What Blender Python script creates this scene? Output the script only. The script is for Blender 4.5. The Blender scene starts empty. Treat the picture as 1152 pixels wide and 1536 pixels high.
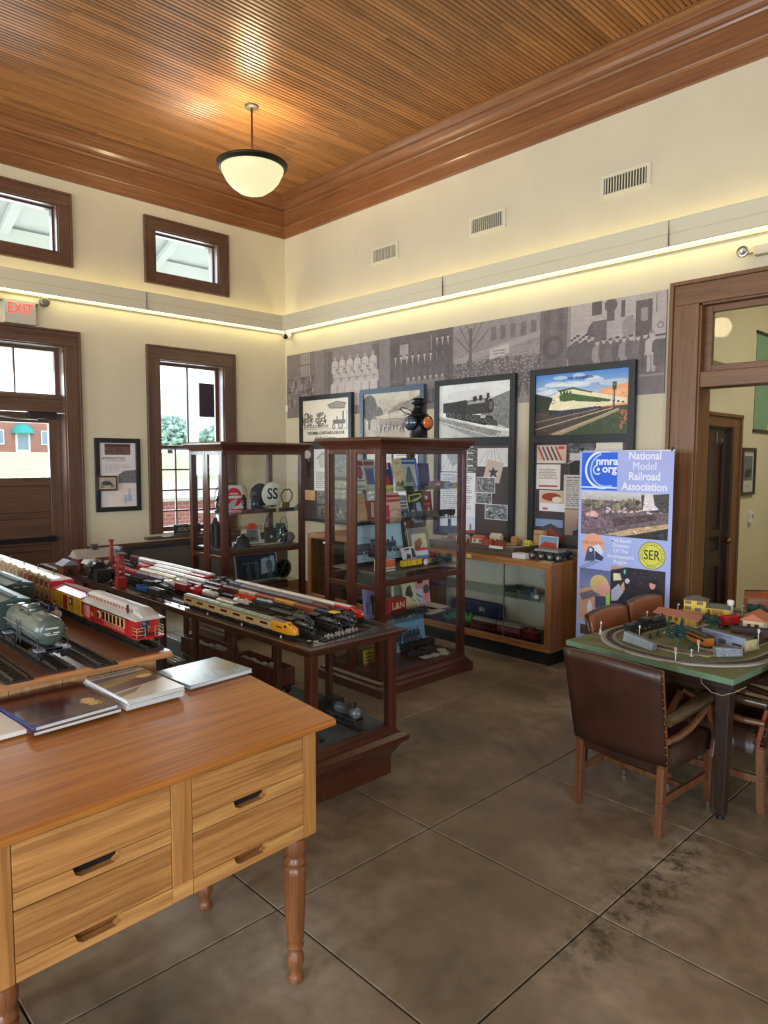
import bpy, bmesh, math, random
import numpy as np
from mathutils import Vector, Matrix
C = bpy.context.scene.collection
scene = bpy.context.scene
PI = math.pi
random.seed(7)

# ---------------------------------------------------------------- camera
cd = bpy.data.cameras.new('camera'); cam = bpy.data.objects.new('camera', cd); C.objects.link(cam)
cd.sensor_fit = 'HORIZONTAL'; cd.sensor_width = 36.0; cd.lens = 36.0*1047.1/1152; cd.clip_start = .02; cd.clip_end = 400
cam.matrix_world = Matrix(((0.693108, -0.056554, 0.718612, 0), (0.720828, 0.05019, -0.691295, 0), (0.003028, 0.997137, 0.075553, 1.7), (0, 0, 0, 1)))
scene.camera = cam
scene.view_settings.view_transform = 'Standard'; scene.view_settings.look = 'None'
scene.view_settings.exposure = 0.75; scene.view_settings.gamma = 1.0; scene.view_settings.use_curve_mapping = False

# ---------------------------------------------------------------- sky, daylight at the seen windows, added fill lights
w = bpy.data.worlds.new('world'); scene.world = w; w.use_nodes = True
nt = w.node_tree; bg = nt.nodes['Background']
bg.inputs[0].default_value = (.84, .92, 1.0, 1); bg.inputs[1].default_value = 2.4
def area(name, loc, rot, sx, sy, power, col):
    l = bpy.data.lights.new(name, 'AREA'); l.shape = 'RECTANGLE'; l.size = sx; l.size_y = sy; l.energy = power; l.color = col
    o = bpy.data.objects.new(name, l); C.objects.link(o); o.location = loc; o.rotation_euler = rot
    return o
DAY = (.80, .90, 1.0)
# daylight at the windows that are in view (just outside the glass, shining in)
area('window_daylight', (-7.95, 4.11, 1.80), (0, -PI/2, 0), 1.9, .8, 42, DAY)
area('door_daylight', (-7.95, 2.23, 1.95), (0, -PI/2, 0), 1.3, .85, 26, DAY)
area('clerestory_daylight', (-7.95, 4.11, 4.0), (0, -PI/2, 0), .5, .85, 9, DAY)
area('clerestory_daylight', (-7.95, 2.23, 4.0), (0, -PI/2, 0), .5, .85, 9, DAY)
# fill lights added behind and beside the camera; no windows are built there
for yy in (-4.6, -2.0): area('rear_fill_light', (5.85, yy, 2.0), (0, PI/2, 0), 2.0, 1.1, 150, DAY)
for xx in (-5.6, -2.2, 1.0): area('side_fill_light', (xx, -5.85, 2.0), (PI/2, 0, 0), 1.1, 2.0, 150, DAY)

# ---------------------------------------------------------------- materials
MATS = {}
def _new(name):
    m = bpy.data.materials.new(name); m.use_nodes = True
    return m, m.node_tree, m.node_tree.nodes['Principled BSDF']
def lin(c):
    return tuple(((x/255)/12.92 if x/255 <= .04045 else ((x/255+.055)/1.055)**2.4) for x in c)
def paint(name, c, rough=.5, metal=0., var=0., coat=0., scale=40.):
    if name in MATS: return MATS[name]
    m, t, b = _new(name); l = lin(c)
    b.inputs['Base Color'].default_value = (*l, 1); b.inputs['Roughness'].default_value = rough; b.inputs['Metallic'].default_value = metal
    b.inputs['Coat Weight'].default_value = coat; b.inputs['Coat Roughness'].default_value = .12
    if var:
        tc = t.nodes.new('ShaderNodeTexCoord'); n = t.nodes.new('ShaderNodeTexNoise'); n.inputs['Scale'].default_value = scale; n.inputs['Detail'].default_value = 5
        r = t.nodes.new('ShaderNodeValToRGB'); r.color_ramp.elements[0].position = .3; r.color_ramp.elements[1].position = .7
        r.color_ramp.elements[0].color = (*[x*(1-var) for x in l], 1); r.color_ramp.elements[1].color = (*[min(1, x*(1+var)) for x in l], 1)
        t.links.new(tc.outputs['Object'], n.inputs['Vector']); t.links.new(n.outputs['Fac'], r.inputs[0]); t.links.new(r.outputs[0], b.inputs['Base Color'])
    MATS[name] = m; return m
def wood(name, dark, light, axis='x', rough=.4, scale=1., coat=.0, rand=.25, bump=.15, grain=1.):
    """long grain along AXIS of the object; light/dark ramps; a different tint per object"""
    if name in MATS: return MATS[name]
    m, t, b = _new(name); N = t.nodes.new; L = t.links.new
    tc = N('ShaderNodeTexCoord'); mp = N('ShaderNodeMapping'); oi = N('ShaderNodeObjectInfo')
    k = {'x': (1.6, 42, 42), 'y': (42, 1.6, 42), 'z': (42, 42, 1.6)}[axis]
    mp.inputs['Scale'].default_value = [x*scale for x in k]
    ad = N('ShaderNodeVectorMath'); ad.operation = 'ADD'; ms = N('ShaderNodeVectorMath'); ms.operation = 'SCALE'; ms.inputs['Scale'].default_value = 37.
    cx = N('ShaderNodeCombineXYZ')
    for i in range(3): L(oi.outputs['Random'], cx.inputs[i])
    L(cx.outputs[0], ms.inputs[0]); L(tc.outputs['Object'], ad.inputs[0]); L(ms.outputs[0], ad.inputs[1]); L(ad.outputs[0], mp.inputs['Vector'])
    n1 = N('ShaderNodeTexNoise'); n1.inputs['Scale'].default_value = 1.0; n1.inputs['Detail'].default_value = 8; n1.inputs['Roughness'].default_value = .62; n1.inputs['Distortion'].default_value = .6*grain
    n2 = N('ShaderNodeTexNoise'); n2.inputs['Scale'].default_value = 5.; n2.inputs['Detail'].default_value = 4
    L(mp.outputs[0], n1.inputs['Vector']); L(mp.outputs[0], n2.inputs['Vector'])
    mx = N('ShaderNodeMath'); mx.operation = 'MULTIPLY_ADD'; mx.inputs[1].default_value = .35; L(n2.outputs['Fac'], mx.inputs[0])
    sb = N('ShaderNodeMath'); sb.operation = 'MULTIPLY_ADD'; sb.inputs[1].default_value = .8; sb.inputs[2].default_value = -.07; L(n1.outputs['Fac'], sb.inputs[0]); L(sb.outputs[0], mx.inputs[2])
    r = N('ShaderNodeValToRGB'); r.color_ramp.elements[0].position = .30; r.color_ramp.elements[1].position = .68
    r.color_ramp.elements[0].color = (*lin(dark), 1); r.color_ramp.elements[1].color = (*lin(light), 1)
    L(mx.outputs[0], r.inputs[0])
    hs = N('ShaderNodeHueSaturation'); mr = N('ShaderNodeMapRange'); mr.inputs[3].default_value = 1-rand; mr.inputs[4].default_value = 1+rand
    L(oi.outputs['Random'], mr.inputs[0]); L(mr.outputs[0], hs.inputs['Value']); L(r.outputs[0], hs.inputs['Color']); L(hs.outputs[0], b.inputs['Base Color'])
    b.inputs['Roughness'].default_value = rough; b.inputs['Coat Weight'].default_value = coat; b.inputs['Coat Roughness'].default_value = .15
    if bump:
        bp = N('ShaderNodeBump'); bp.inputs['Strength'].default_value = bump; bp.inputs['Distance'].default_value = .002
        L(mx.outputs[0], bp.inputs['Height']); L(bp.outputs[0], b.inputs['Normal'])
    MATS[name] = m; return m
def glassy(name='glass', tint=(.94, .97, .96), gloss=1.0):
    if name in MATS: return MATS[name]
    m, t, b = _new(name); t.nodes.remove(b); N = t.nodes.new; L = t.links.new
    tr = N('ShaderNodeBsdfTransparent'); tr.inputs[0].default_value = (*tint, 1); g = N('ShaderNodeBsdfGlossy'); g.inputs['Roughness'].default_value = .02
    fr = N('ShaderNodeFresnel'); gn = N('ShaderNodeNewGeometry'); io = N('ShaderNodeMapRange'); io.inputs[3].default_value = 1.45; io.inputs[4].default_value = 1/1.45
    L(gn.outputs['Backfacing'], io.inputs[0]); L(io.outputs[0], fr.inputs[0])
    ml = N('ShaderNodeMath'); ml.operation = 'MULTIPLY'; ml.inputs[1].default_value = gloss
    mx = N('ShaderNodeMixShader'); L(fr.outputs[0], ml.inputs[0]); L(ml.outputs[0], mx.inputs[0]); L(tr.outputs[0], mx.inputs[1]); L(g.outputs[0], mx.inputs[2])
    L(mx.outputs[0], t.nodes['Material Output'].inputs[0]); MATS[name] = m; return m
def emit(name, c, s):
    if name in MATS: return MATS[name]
    m, t, b = _new(name); b.inputs['Base Color'].default_value = (*lin(c), 1); b.inputs['Emission Color'].default_value = (*lin(c), 1); b.inputs['Emission Strength'].default_value = s
    MATS[name] = m; return m

# ---------------------------------------------------------------- mesh building
class MB:
    def __init__(s): s.v = []; s.f = []; s.m = []; s.s = []
    def add(s, vs, fs, mi=0, sm=False):
        o = len(s.v); s.v += [tuple(p) for p in vs]
        for f in fs: s.f.append([i+o for i in f]); s.m.append(mi); s.s.append(sm)
        return s
    def box(s, x0, x1, y0, y1, z0, z1, mi=0):
        return s.add([(x0,y0,z0),(x1,y0,z0),(x1,y1,z0),(x0,y1,z0),(x0,y0,z1),(x1,y0,z1),(x1,y1,z1),(x0,y1,z1)],
                     [(3,2,1,0),(4,5,6,7),(0,1,5,4),(1,2,6,5),(2,3,7,6),(3,0,4,7)], mi)
    def cbox(s, c, d, mi=0, rot=None):
        x, y, z = [q/2 for q in d]; R = rot or Matrix.Identity(3); c = Vector(c)
        P = [c + R @ Vector(p) for p in ((-x,-y,-z),(x,-y,-z),(x,y,-z),(-x,y,-z),(-x,-y,z),(x,-y,z),(x,y,z),(-x,y,z))]
        return s.add(P, [(3,2,1,0),(4,5,6,7),(0,1,5,4),(1,2,6,5),(2,3,7,6),(3,0,4,7)], mi)
    def hexa(s, P, mi=0):
        return s.add(P, [(3,2,1,0),(4,5,6,7),(0,1,5,4),(1,2,6,5),(2,3,7,6),(3,0,4,7)], mi)
    def cyl(s, p, q, r, r1=None, n=10, mi=0, sm=True):
        p = Vector(p); q = Vector(q); r1 = r if r1 is None else r1; d = (q-p).normalized()
        a = d.orthogonal().normalized(); b = d.cross(a); vs = []
        for c, rr in ((p, r), (q, r1)):
            for i in range(n):
                t = 2*PI*(i+.5)/n; vs.append(c + a*(rr*math.cos(t)) + b*(rr*math.sin(t)))
        s.add(vs, [(i, (i+1)%n, n+(i+1)%n, n+i) for i in range(n)], mi, sm)
        return s.add(vs, [list(range(n))[::-1], list(range(n, 2*n))], mi)
    def lathe(s, prof, n=16, o=(0,0,0), ax='z', mi=0, sm=True):
        vs = []
        for r, h in prof:
            for i in range(n):
                t = 2*PI*i/n; a, b = r*math.cos(t), r*math.sin(t)
                p = {'z': (a, b, h), 'x': (h, a, b), 'y': (b, h, a)}[ax]
                vs.append((p[0]+o[0], p[1]+o[1], p[2]+o[2]))
        k = len(prof)
        s.add(vs, [(j*n+i, j*n+(i+1)%n, (j+1)*n+(i+1)%n, (j+1)*n+i) for j in range(k-1) for i in range(n)], mi, sm)
        return s.add(vs, [list(range(n))[::-1], list(range((k-1)*n, k*n))], mi)
    def prism(s, poly, ax, a0, a1, mi=0, sm=False):
        """polygon given in the plane across AX: x -> (y,z), y -> (x,z), z -> (x,y)"""
        n = len(poly)
        def P(u, v, a): return {'x': (a, u, v), 'y': (u, a, v), 'z': (u, v, a)}[ax]
        vs = [P(u, v, a0) for u, v in poly] + [P(u, v, a1) for u, v in poly]
        s.add(vs, [(i, (i+1)%n, n+(i+1)%n, n+i) for i in range(n)], mi, sm)
        return s.add(vs, [list(range(n))[::-1], list(range(n, 2*n))], mi)
    def ball(s, c, r, n=10, k=6, mi=0):
        r = (r, r, r) if not hasattr(r, '__len__') else r
        vs = [(c[0]+r[0]*math.sin(PI*j/k)*math.cos(2*PI*i/n), c[1]+r[1]*math.sin(PI*j/k)*math.sin(2*PI*i/n), c[2]+r[2]*math.cos(PI*j/k)) for j in range(k+1) for i in range(n)]
        return s.add(vs, [(j*n+i, (j+1)*n+i, (j+1)*n+(i+1)%n, j*n+(i+1)%n) for j in range(k) for i in range(n)], mi, True)
    def tube(s, path, r, n=6, mi=0):
        P = [Vector(p) for p in path]; vs = []; a = None
        for i, p in enumerate(P):
            d = (P[min(i+1, len(P)-1)] - P[max(i-1, 0)]).normalized()
            a = (d.orthogonal() if a is None else a - d*a.dot(d)).normalized(); b = d.cross(a)
            rr = r[i] if hasattr(r, '__len__') else r
            for k in range(n): vs.append(p + a*rr*math.cos(2*PI*k/n) + b*rr*math.sin(2*PI*k/n))
        m = len(P)
        s.add(vs, [(j*n+i, j*n+(i+1)%n, (j+1)*n+(i+1)%n, (j+1)*n+i) for j in range(m-1) for i in range(n)], mi, True)
        return s.add(vs, [list(range(n))[::-1], list(range((m-1)*n, m*n))], mi)
    def mesh(s, name, mats):
        me = bpy.data.meshes.new(name); me.from_pydata(s.v, [], s.f); me.validate()
        bm = bmesh.new(); bm.from_mesh(me)
        bmesh.ops.remove_doubles(bm, verts=bm.verts, dist=1e-6)
        bmesh.ops.recalc_face_normals(bm, faces=bm.faces); bm.to_mesh(me); bm.free()
        return me
    def build(s, name, mats, parent=None, loc=None, rot=None, bev=0., seg=2, kind=None):
        if not isinstance(mats, (list, tuple)): mats = [mats]
        me = bpy.data.meshes.new(name); me.from_pydata([tuple(p) for p in s.v], [], s.f)
        for m in mats: me.materials.append(m)
        me.polygons.foreach_set('material_index', s.m); me.polygons.foreach_set('use_smooth', s.s)
        bm = bmesh.new(); bm.from_mesh(me); bmesh.ops.recalc_face_normals(bm, faces=bm.faces); bm.to_mesh(me); bm.free()
        return link(name, me, parent, loc, rot, bev, seg, kind)
def link(name, me, parent=None, loc=None, rot=None, bev=0., seg=2, kind=None):
    o = bpy.data.objects.new(name, me); C.objects.link(o)
    if parent is not None: o.parent = parent
    if loc is not None: o.location = loc
    if rot is not None: o.rotation_euler = rot
    if bev:
        b = o.modifiers.new('edge', 'BEVEL'); b.width = bev; b.segments = seg; b.limit_method = 'ANGLE'; b.angle_limit = .6
    if kind: o['kind'] = kind
    return o
def thing(name, label, cat, loc=(0,0,0), rz=0., group=None, rot=None):
    o = bpy.data.objects.new(name, None); C.objects.link(o); o.location = loc; o.rotation_euler = rot or (0, 0, rz); o.empty_display_size = .05
    o['label'] = label; o['category'] = cat
    if group: o['group'] = group
    return o
def tag(o, label, cat, group=None):
    o['label'] = label; o['category'] = cat
    if group: o['group'] = group
    return o
def struct(o): o['kind'] = 'structure'; return o
def dup(root, loc, rz=None, label=None):
    r = root.copy(); C.objects.link(r); r.location = loc
    if rz is not None: r.rotation_euler = (0, 0, rz)
    if label: r['label'] = label
    for ch in list(root.children):
        c = ch.copy(); C.objects.link(c); c.parent = r
        for g in list(ch.children):
            d = g.copy(); C.objects.link(d); d.parent = c
    return r
def text(name, body, size, mat, parent=None, loc=(0,0,0), rot=(PI/2,0,0), align='CENTER', bold=0., ext=.0006, sx=1.):
    cu = bpy.data.curves.new(name, 'FONT'); cu.body = body; cu.size = size; cu.align_x = align; cu.align_y = 'CENTER'; cu.extrude = ext; cu.offset = bold; cu.resolution_u = 3
    tmp = bpy.data.objects.new('tmp', cu); me = bpy.data.meshes.new_from_object(tmp); bpy.data.objects.remove(tmp); bpy.data.curves.remove(cu)
    me.materials.clear(); me.materials.append(mat); o = bpy.data.objects.new(name, me); C.objects.link(o)
    if parent is not None: o.parent = parent
    o.location = loc; o.rotation_euler = rot; o.scale = (sx, 1, 1)
    return o

# ---------------------------------------------------------------- flat prints drawn by the script itself
class Cv:
    def __init__(s, w, h, c=(255,255,255), seed=1):
        s.w, s.h = w, h; s.a = np.empty((h, w, 3)); s.a[:] = c; s.r = np.random.RandomState(seed); s.rr = random.Random(seed)
        s.U, s.V = np.meshgrid((np.arange(w)+.5)/w, (np.arange(h)+.5)/h); s.asp = h/w
    def _win(s, u0, v0, u1, v1):
        x0 = max(0, int(u0*s.w)); x1 = min(s.w, int(u1*s.w)+2); y0 = max(0, int(v0*s.h)); y1 = min(s.h, int(v1*s.h)+2)
        return slice(y0, max(y0, y1)), slice(x0, max(x0, x1))
    def _put(s, W, mask, c, al=1.):
        sub = s.a[W]; k = mask*al
        sub[...] = sub*(1-k[..., None]) + np.array(c, float)*k[..., None]
    def rect(s, u0, v0, u1, v1, c, al=1.):
        y0, y1 = int(round(v0*s.h)), int(round(v1*s.h)); x0, x1 = int(round(u0*s.w)), int(round(u1*s.w))
        x0 = max(0, x0); y0 = max(0, y0)
        s.a[y0:max(y1, y0+1), x0:max(x1, x0+1)] = s.a[y0:max(y1, y0+1), x0:max(x1, x0+1)]*(1-al) + np.array(c, float)*al; return s
    def ell(s, u, v, ru, rv, c, al=1.):
        W = s._win(u-ru, v-rv, u+ru, v+rv); d = ((s.U[W]-u)/ru)**2 + ((s.V[W]-v)/rv)**2
        s._put(W, (d <= 1).astype(float), c, al); return s
    def circ(s, u, v, r, c, al=1.): return s.ell(u, v, r, r/s.asp, c, al)
    def ring(s, u, v, r, wd, c, al=1.):
        W = s._win(u-r-wd, v-(r+wd)/s.asp, u+r+wd, v+(r+wd)/s.asp); d = np.sqrt((s.U[W]-u)**2 + ((s.V[W]-v)*s.asp)**2)
        s._put(W, (abs(d-r) <= wd/2).astype(float), c, al); return s
    def poly(s, P, c, al=1.):
        P = np.array(P, float); W = s._win(P[:,0].min(), P[:,1].min(), P[:,0].max(), P[:,1].max())
        U, V = s.U[W], s.V[W]; ins = np.zeros(U.shape, bool); n = len(P)
        for i in range(n):
            x0, y0 = P[i]; x1, y1 = P[(i+1)%n]
            if y0 == y1: continue
            ins ^= ((y0 > V) != (y1 > V)) & (U < (x1-x0)*(V-y0)/(y1-y0)+x0)
        s._put(W, ins.astype(float), c, al); return s
    def line(s, P, wd, c, al=1.):
        for (u0, v0), (u1, v1) in zip(P[:-1], P[1:]):
            e = wd; W = s._win(min(u0,u1)-e, min(v0,v1)-e/s.asp, max(u0,u1)+e, max(v0,v1)+e/s.asp)
            X, Y = s.U[W]-u0, (s.V[W]-v0)*s.asp; dx, dy = u1-u0, (v1-v0)*s.asp; L = dx*dx+dy*dy+1e-12
            t = np.clip((X*dx+Y*dy)/L, 0, 1); d = np.hypot(X-t*dx, Y-t*dy)
            s._put(W, np.clip((wd/2-d)*s.w+.5, 0, 1), c, al)
        return s
    def grad(s, u0, v0, u1, v1, c0, c1):
        W = s._win(u0, v0, u1-1./s.w, v1-1./s.h); t = np.clip((s.V[W]-v0)/(v1-v0), 0, 1)[..., None]
        s.a[W] = np.array(c0, float)*(1-t)+np.array(c1, float)*t; return s
    def _n(s, h, w, k):
        g = s.r.rand(max(2, int(k*h/w)+2), int(k)+2); y = np.linspace(0, g.shape[0]-1.001, h); x = np.linspace(0, g.shape[1]-1.001, w)
        yi, xi = y.astype(int), x.astype(int); fy, fx = (y-yi)[:, None], (x-xi)[None]
        return (g[yi][:, xi]*(1-fy)*(1-fx)+g[yi+1][:, xi]*fy*(1-fx)+g[yi][:, xi+1]*(1-fy)*fx+g[yi+1][:, xi+1]*fy*fx)
    def noise(s, amp, k=20, u0=0, v0=0, u1=1, v1=1, tint=(1,1,1)):
        W = s._win(u0, v0, u1-1./s.w, v1-1./s.h); h, w_ = s.a[W].shape[:2]
        if h < 2 or w_ < 2: return s
        n = (s._n(h, w_, k)+.6*s._n(h, w_, k*2.3)+.35*s._n(h, w_, k*5))/1.95-.5
        s.a[W] += n[..., None]*2*amp*np.array(tint); return s
    def detail(s, u0, v0, u1, v1, n=500, amp=26, sz=.03):
        """photographic fine detail: small soft strokes, lighter and darker"""
        for i in range(n):
            u = u0+(u1-u0)*s.rr.random(); v = v0+(v1-v0)*s.rr.random(); a = (s.rr.random()-.5)*2*amp; w_ = sz*(.2+s.rr.random())*(u1-u0); h = sz*(.2+s.rr.random())*(u1-u0)/s.asp*.6
            y0, y1, x0, x1 = int(v*s.h), int(min(v+h, v1)*s.h)+1, int(u*s.w), int(min(u+w_, u1)*s.w)+1; s.a[y0:y1, x0:x1] += a
        return s
    def lines(s, u0, v0, u1, v1, n, c, al=.75, head=False):
        for i in range(n):
            v = v0+(v1-v0)*(i+.5)/n; hh = (v1-v0)/n*.22; u = u0; e = u1-(u1-u0)*(s.rr.random()*.12 if (i+1) % 5 else .5)
            while u < e:
                wl = (.02+.05*s.rr.random())*(u1-u0)*1.6; s.rect(u, v-hh, min(u+wl, e), v+hh, c, al); u += wl+.012*(u1-u0)*1.6
        return s
    def person(s, u, v, h, body, skin, legs=None, white=0):
        """standing figure, feet at V, total height H (in v units)"""
        k = s.asp; w_ = h*k*.30
        s.rect(u-w_*.36, v-h*.5, u-w_*.04, v, legs or body); s.rect(u+w_*.04, v-h*.5, u+w_*.36, v, legs or body)
        s.poly([(u-w_*.5, v-h*.78), (u-w_*.2, v-h*.84), (u+w_*.2, v-h*.84), (u+w_*.5, v-h*.78), (u+w_*.56, v-h*.45), (u+w_*.4, v-h*.42), (u-w_*.4, v-h*.42), (u-w_*.56, v-h*.45)], body)
        if white: s.poly([(u-w_*.12, v-h*.83), (u+w_*.12, v-h*.83), (u, v-h*.6)], (215,205,195))
        s.ell(u, v-h*.92, h*k*.062, h*.08, skin)
        s.ell(u, v-h*.975, h*k*.068, h*.035, tuple(x*.6 for x in body))
    def crowd(s, u0, v0, u1, v1, rows, n, bodies, skin, size):
        for j in range(rows):
            for i in range(n):
                u = u0+(u1-u0)*(i+s.rr.random())/n; v = v0+(v1-v0)*(j+.5*s.rr.random())/max(1, rows-1)
                s.person(u, v+size, size*(.9+.2*s.rr.random()), s.rr.choice(bodies), s.rr.choice(skin))
        return s
    def rail(s, u0, v0, u1, v1, w0, w1, c_rail, c_tie, n=18):
        """a track running from a wide near end to a narrow far end"""
        for i in range(n):
            t = (i/(n-1))**.6; u = u0+(u1-u0)*t; v = v0+(v1-v0)*t; q = w0+(w1-w0)*t
            s.line([(u-q*.62, v-q*.05), (u+q*.62, v+q*.05)], .30*q*.3+.002, c_tie)
        s.line([(u0-w0*.4, v0), (u1-w1*.4, v1)], .007, c_rail); s.line([(u0+w0*.4, v0), (u1+w1*.4, v1)], .007, c_rail); return s
    def loco(s, u, v, L, dk=(30,30,32), lt=(150,150,150), flip=False, persp=0.):
        """side view of a steam engine standing on V, L long (in u)"""
        f = -1 if flip else 1; k = 1/s.asp
        X = lambda a: u+f*a*L
        Y = lambda b: v-b*L*k
        R = lambda a0, b0, a1, b1, c: s.poly([(X(a0), Y(b0)), (X(a1), Y(b0)), (X(a1), Y(b1)), (X(a0), Y(b1))], c)
        R(0, .07, .34, .24, dk); R(.36, .07, .50, .30, dk); R(.33, .28, .53, .32, dk); R(.40, .19, .47, .27, lt)
        R(.50, .10, .93, .25, dk); R(.50, .21, .90, .232, lt); s.ell(X(.93), Y(.175), .012*1, .075*L*k, lt)
        R(.84, .25, .88, .34, dk); s.ell(X(.62), Y(.25), .035*L, .045*L*k, dk); s.ell(X(.74), Y(.25), .03*L, .04*L*k, dk)
        R(.35, .06, .97, .085, lt)
        for a, r in ((.05,.035),(.12,.035),(.22,.035),(.29,.035),(.42,.05),(.53,.06),(.65,.06),(.77,.06),(.88,.035)):
            s.circ(X(a), Y(r), r*L, dk); s.ring(X(a), Y(r), r*L*.85, .006, lt, .7)
        s.poly([(X(.94), Y(.09)), (X(1.02), Y(.0)), (X(.92), Y(.0))], dk); return s
    def sepia(s, tint, amt=1.):
        g = s.a.mean(2, keepdims=True)/255; s.a[:] = s.a*(1-amt)+amt*g*np.array(tint, float); return s
    def mat(s, name, rough=.45, coat=0.):
        if name in MATS: return MATS[name]
        im = bpy.data.images.new(name, s.w, s.h); px = np.ones((s.h, s.w, 4), np.float32); px[..., :3] = np.clip(s.a/255, 0, 1)[::-1]
        im.pixels.foreach_set(px.ravel()); im.update(); im.pack()
        m, t, b = _new(name); n = t.nodes.new('ShaderNodeTexImage'); n.image = im; n.extension = 'EXTEND'
        t.links.new(n.outputs[0], b.inputs['Base Color']); b.inputs['Roughness'].default_value = rough; b.inputs['Coat Weight'].default_value = coat; MATS[name] = m; return m
def sheet(name, w_, h, t, face, edge, parent=None, loc=(0,0,0), rot=(0,0,0), back=None):
    """a printed sheet: width along x, height along z, print on the -y face; origin at the middle of its bottom edge, on the back"""
    me = bpy.data.meshes.new(name); x = w_/2
    me.from_pydata([(-x,-t,0),(x,-t,0),(x,-t,h),(-x,-t,h),(-x,0,0),(x,0,0),(x,0,h),(-x,0,h)], [], [(0,1,2,3),(5,4,7,6),(1,5,6,2),(4,0,3,7),(3,2,6,7),(4,5,1,0)])
    me.materials.append(face); me.materials.append(edge)
    for p in me.polygons: p.material_index = 0 if p.index == 0 else 1
    uv = me.uv_layers.new(name='UVMap')
    for i, c in enumerate(((0,0),(1,0),(1,1),(0,1))): uv.data[i].uv = c
    return link(name, me, parent, loc, rot)
# ================================================================ THE SETTING
XL, YR, ZC = -7.52, 5.45, 5.0
plaster = paint('cream_plaster', (200,189,162), .85, var=.03, scale=3.)
casing_w = wood('dark_stained_casing', (62,42,32), (104,72,54), 'z', .38, 1., rand=.1, coat=.15)
casing_h = wood('dark_stained_rail', (62,42,32), (104,72,54), 'y', .38, 1., rand=.1, coat=.15)
casing_r = wood('brown_casing', (82,52,28), (128,85,48), 'z', .42, 1., rand=.06)
casing_rx = wood('brown_casing_rail', (82,52,28), (128,85,48), 'x', .42, 1., rand=.06)
crown_x = wood('crown_wood_x', (98,60,35), (142,92,55), 'x', .36, .8, rand=.05, coat=.15)
crown_y = wood('crown_wood_y', (98,60,35), (142,92,55), 'y', .36, .8, rand=.05, coat=.15)
blackmetal = paint('black_metal', (28,29,30), .42, .4)
white_paint = paint('white_paint', (226,232,236), .6)
glass = glassy()

def wall(name, ax, p0, p1, a0, a1, z0, z1, holes, mat):
    A = sorted({a0, a1, *[h[0] for h in holes], *[h[1] for h in holes]}); Z = sorted({z0, z1, *[h[2] for h in holes], *[h[3] for h in holes]})
    m = MB()
    for i in range(len(A)-1):
        for j in range(len(Z)-1):
            ca, cz = (A[i]+A[i+1])/2, (Z[j]+Z[j+1])/2
            if any(h[0] < ca < h[1] and h[2] < cz < h[3] for h in holes): continue
            if ax == 'x': m.box(p0, p1, A[i], A[i+1], Z[j], Z[j+1])
            else: m.box(A[i], A[i+1], p0, p1, Z[j], Z[j+1])
    return struct(m.build(name, mat))
DY0, DY1, DZ = 1.795, 2.669, 2.845                      # door opening in the left wall
W1 = (3.70, 4.525, .84, 2.81); W2 = (3.68, 4.475, 3.77, 4.235); W3 = (1.83, 2.645, 3.775, 4.245)
wall('wall_left', 'x', XL-.22, XL, -6, YR+.22, -.05, 5.1, [(DY0, DY1, -.05, DZ), W1, W2, W3], plaster)
OX0, OX1, OZ = -2.222, -1.24, 2.88
wall('wall_right', 'y', YR, YR+.2, XL, 6, -.05, 5.1, [(OX0, OX1, -.05, OZ)], plaster)
wall('wall_back', 'x', 6, 6.2, -6, YR+.2, -.05, 5.1, [], plaster)
wall('wall_front', 'y', -6.2, -6.0, XL-.2, 6.2, -.05, 5.1, [], plaster)

# floor: poured concrete in scored slabs, each slab its own piece
m, t, b = _new('stained_concrete'); MATS['stained_concrete'] = m; N = t.nodes.new; L = t.links.new
ge = N('ShaderNodeNewGeometry'); n1 = N('ShaderNodeTexNoise'); n1.inputs['Scale'].default_value = 1.3; n1.inputs['Detail'].default_value = 7; n1.inputs['Roughness'].default_value = .6
n2 = N('ShaderNodeTexNoise'); n2.inputs['Scale'].default_value = 14; n2.inputs['Detail'].default_value = 6
n3 = N('ShaderNodeTexNoise'); n3.inputs['Scale'].default_value = 11; n3.inputs['Detail'].default_value = 8; n3.inputs['Roughness'].default_value = .75
for n in (n1, n2, n3): L(ge.outputs['Position'], n.inputs['Vector'])
r = N('ShaderNodeValToRGB'); e = r.color_ramp.elements; e[0].position = .3; e[1].position = .72; e[0].color = (*lin((92,84,73)), 1); e[1].color = (*lin((168,156,139)), 1)
x = e.new(.5); x.color = (*lin((128,113,94)), 1); L(n1.outputs['Fac'], r.inputs[0])
mx = N('ShaderNodeMix'); mx.data_type = 'RGBA'; mx.blend_type = 'OVERLAY'; mx.inputs[0].default_value = .45; L(r.outputs[0], mx.inputs[6]); L(n2.outputs['Fac'], mx.inputs[7])
# worn dark stains along the joint by the leather chair
se = N('ShaderNodeSeparateXYZ'); L(ge.outputs['Position'], se.inputs[0])
def rng(inp, a, b_, c, d):
    q = N('ShaderNodeMapRange'); q.interpolation_type = 'SMOOTHSTEP'; q.inputs[1].default_value = a; q.inputs[2].default_value = b_; q.inputs[3].default_value = c; q.inputs[4].default_value = d; L(inp, q.inputs[0]); return q.outputs[0]
def mul(a, b_):
    q = N('ShaderNodeMath'); q.operation = 'MULTIPLY'; L(a, q.inputs[0]); L(b_, q.inputs[1]); return q.outputs[0]
k = mul(mul(rng(se.outputs[0], -1.36, -1.2, 0, 1), rng(se.outputs[0], -1.2, -.92, 1, 0)), mul(rng(se.outputs[1], 1.7, 2.3, 0, 1), rng(se.outputs[1], 2.9, 3.3, 1, 0)))
st = mul(k, rng(n3.outputs['Fac'], .46, .60, 0, .8))
sp = rng(n3.outputs['Fac'], .66, .74, 0, .5)
ma = N('ShaderNodeMath'); ma.operation = 'MAXIMUM'; L(st, ma.inputs[0]); L(sp, ma.inputs[1])
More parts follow.
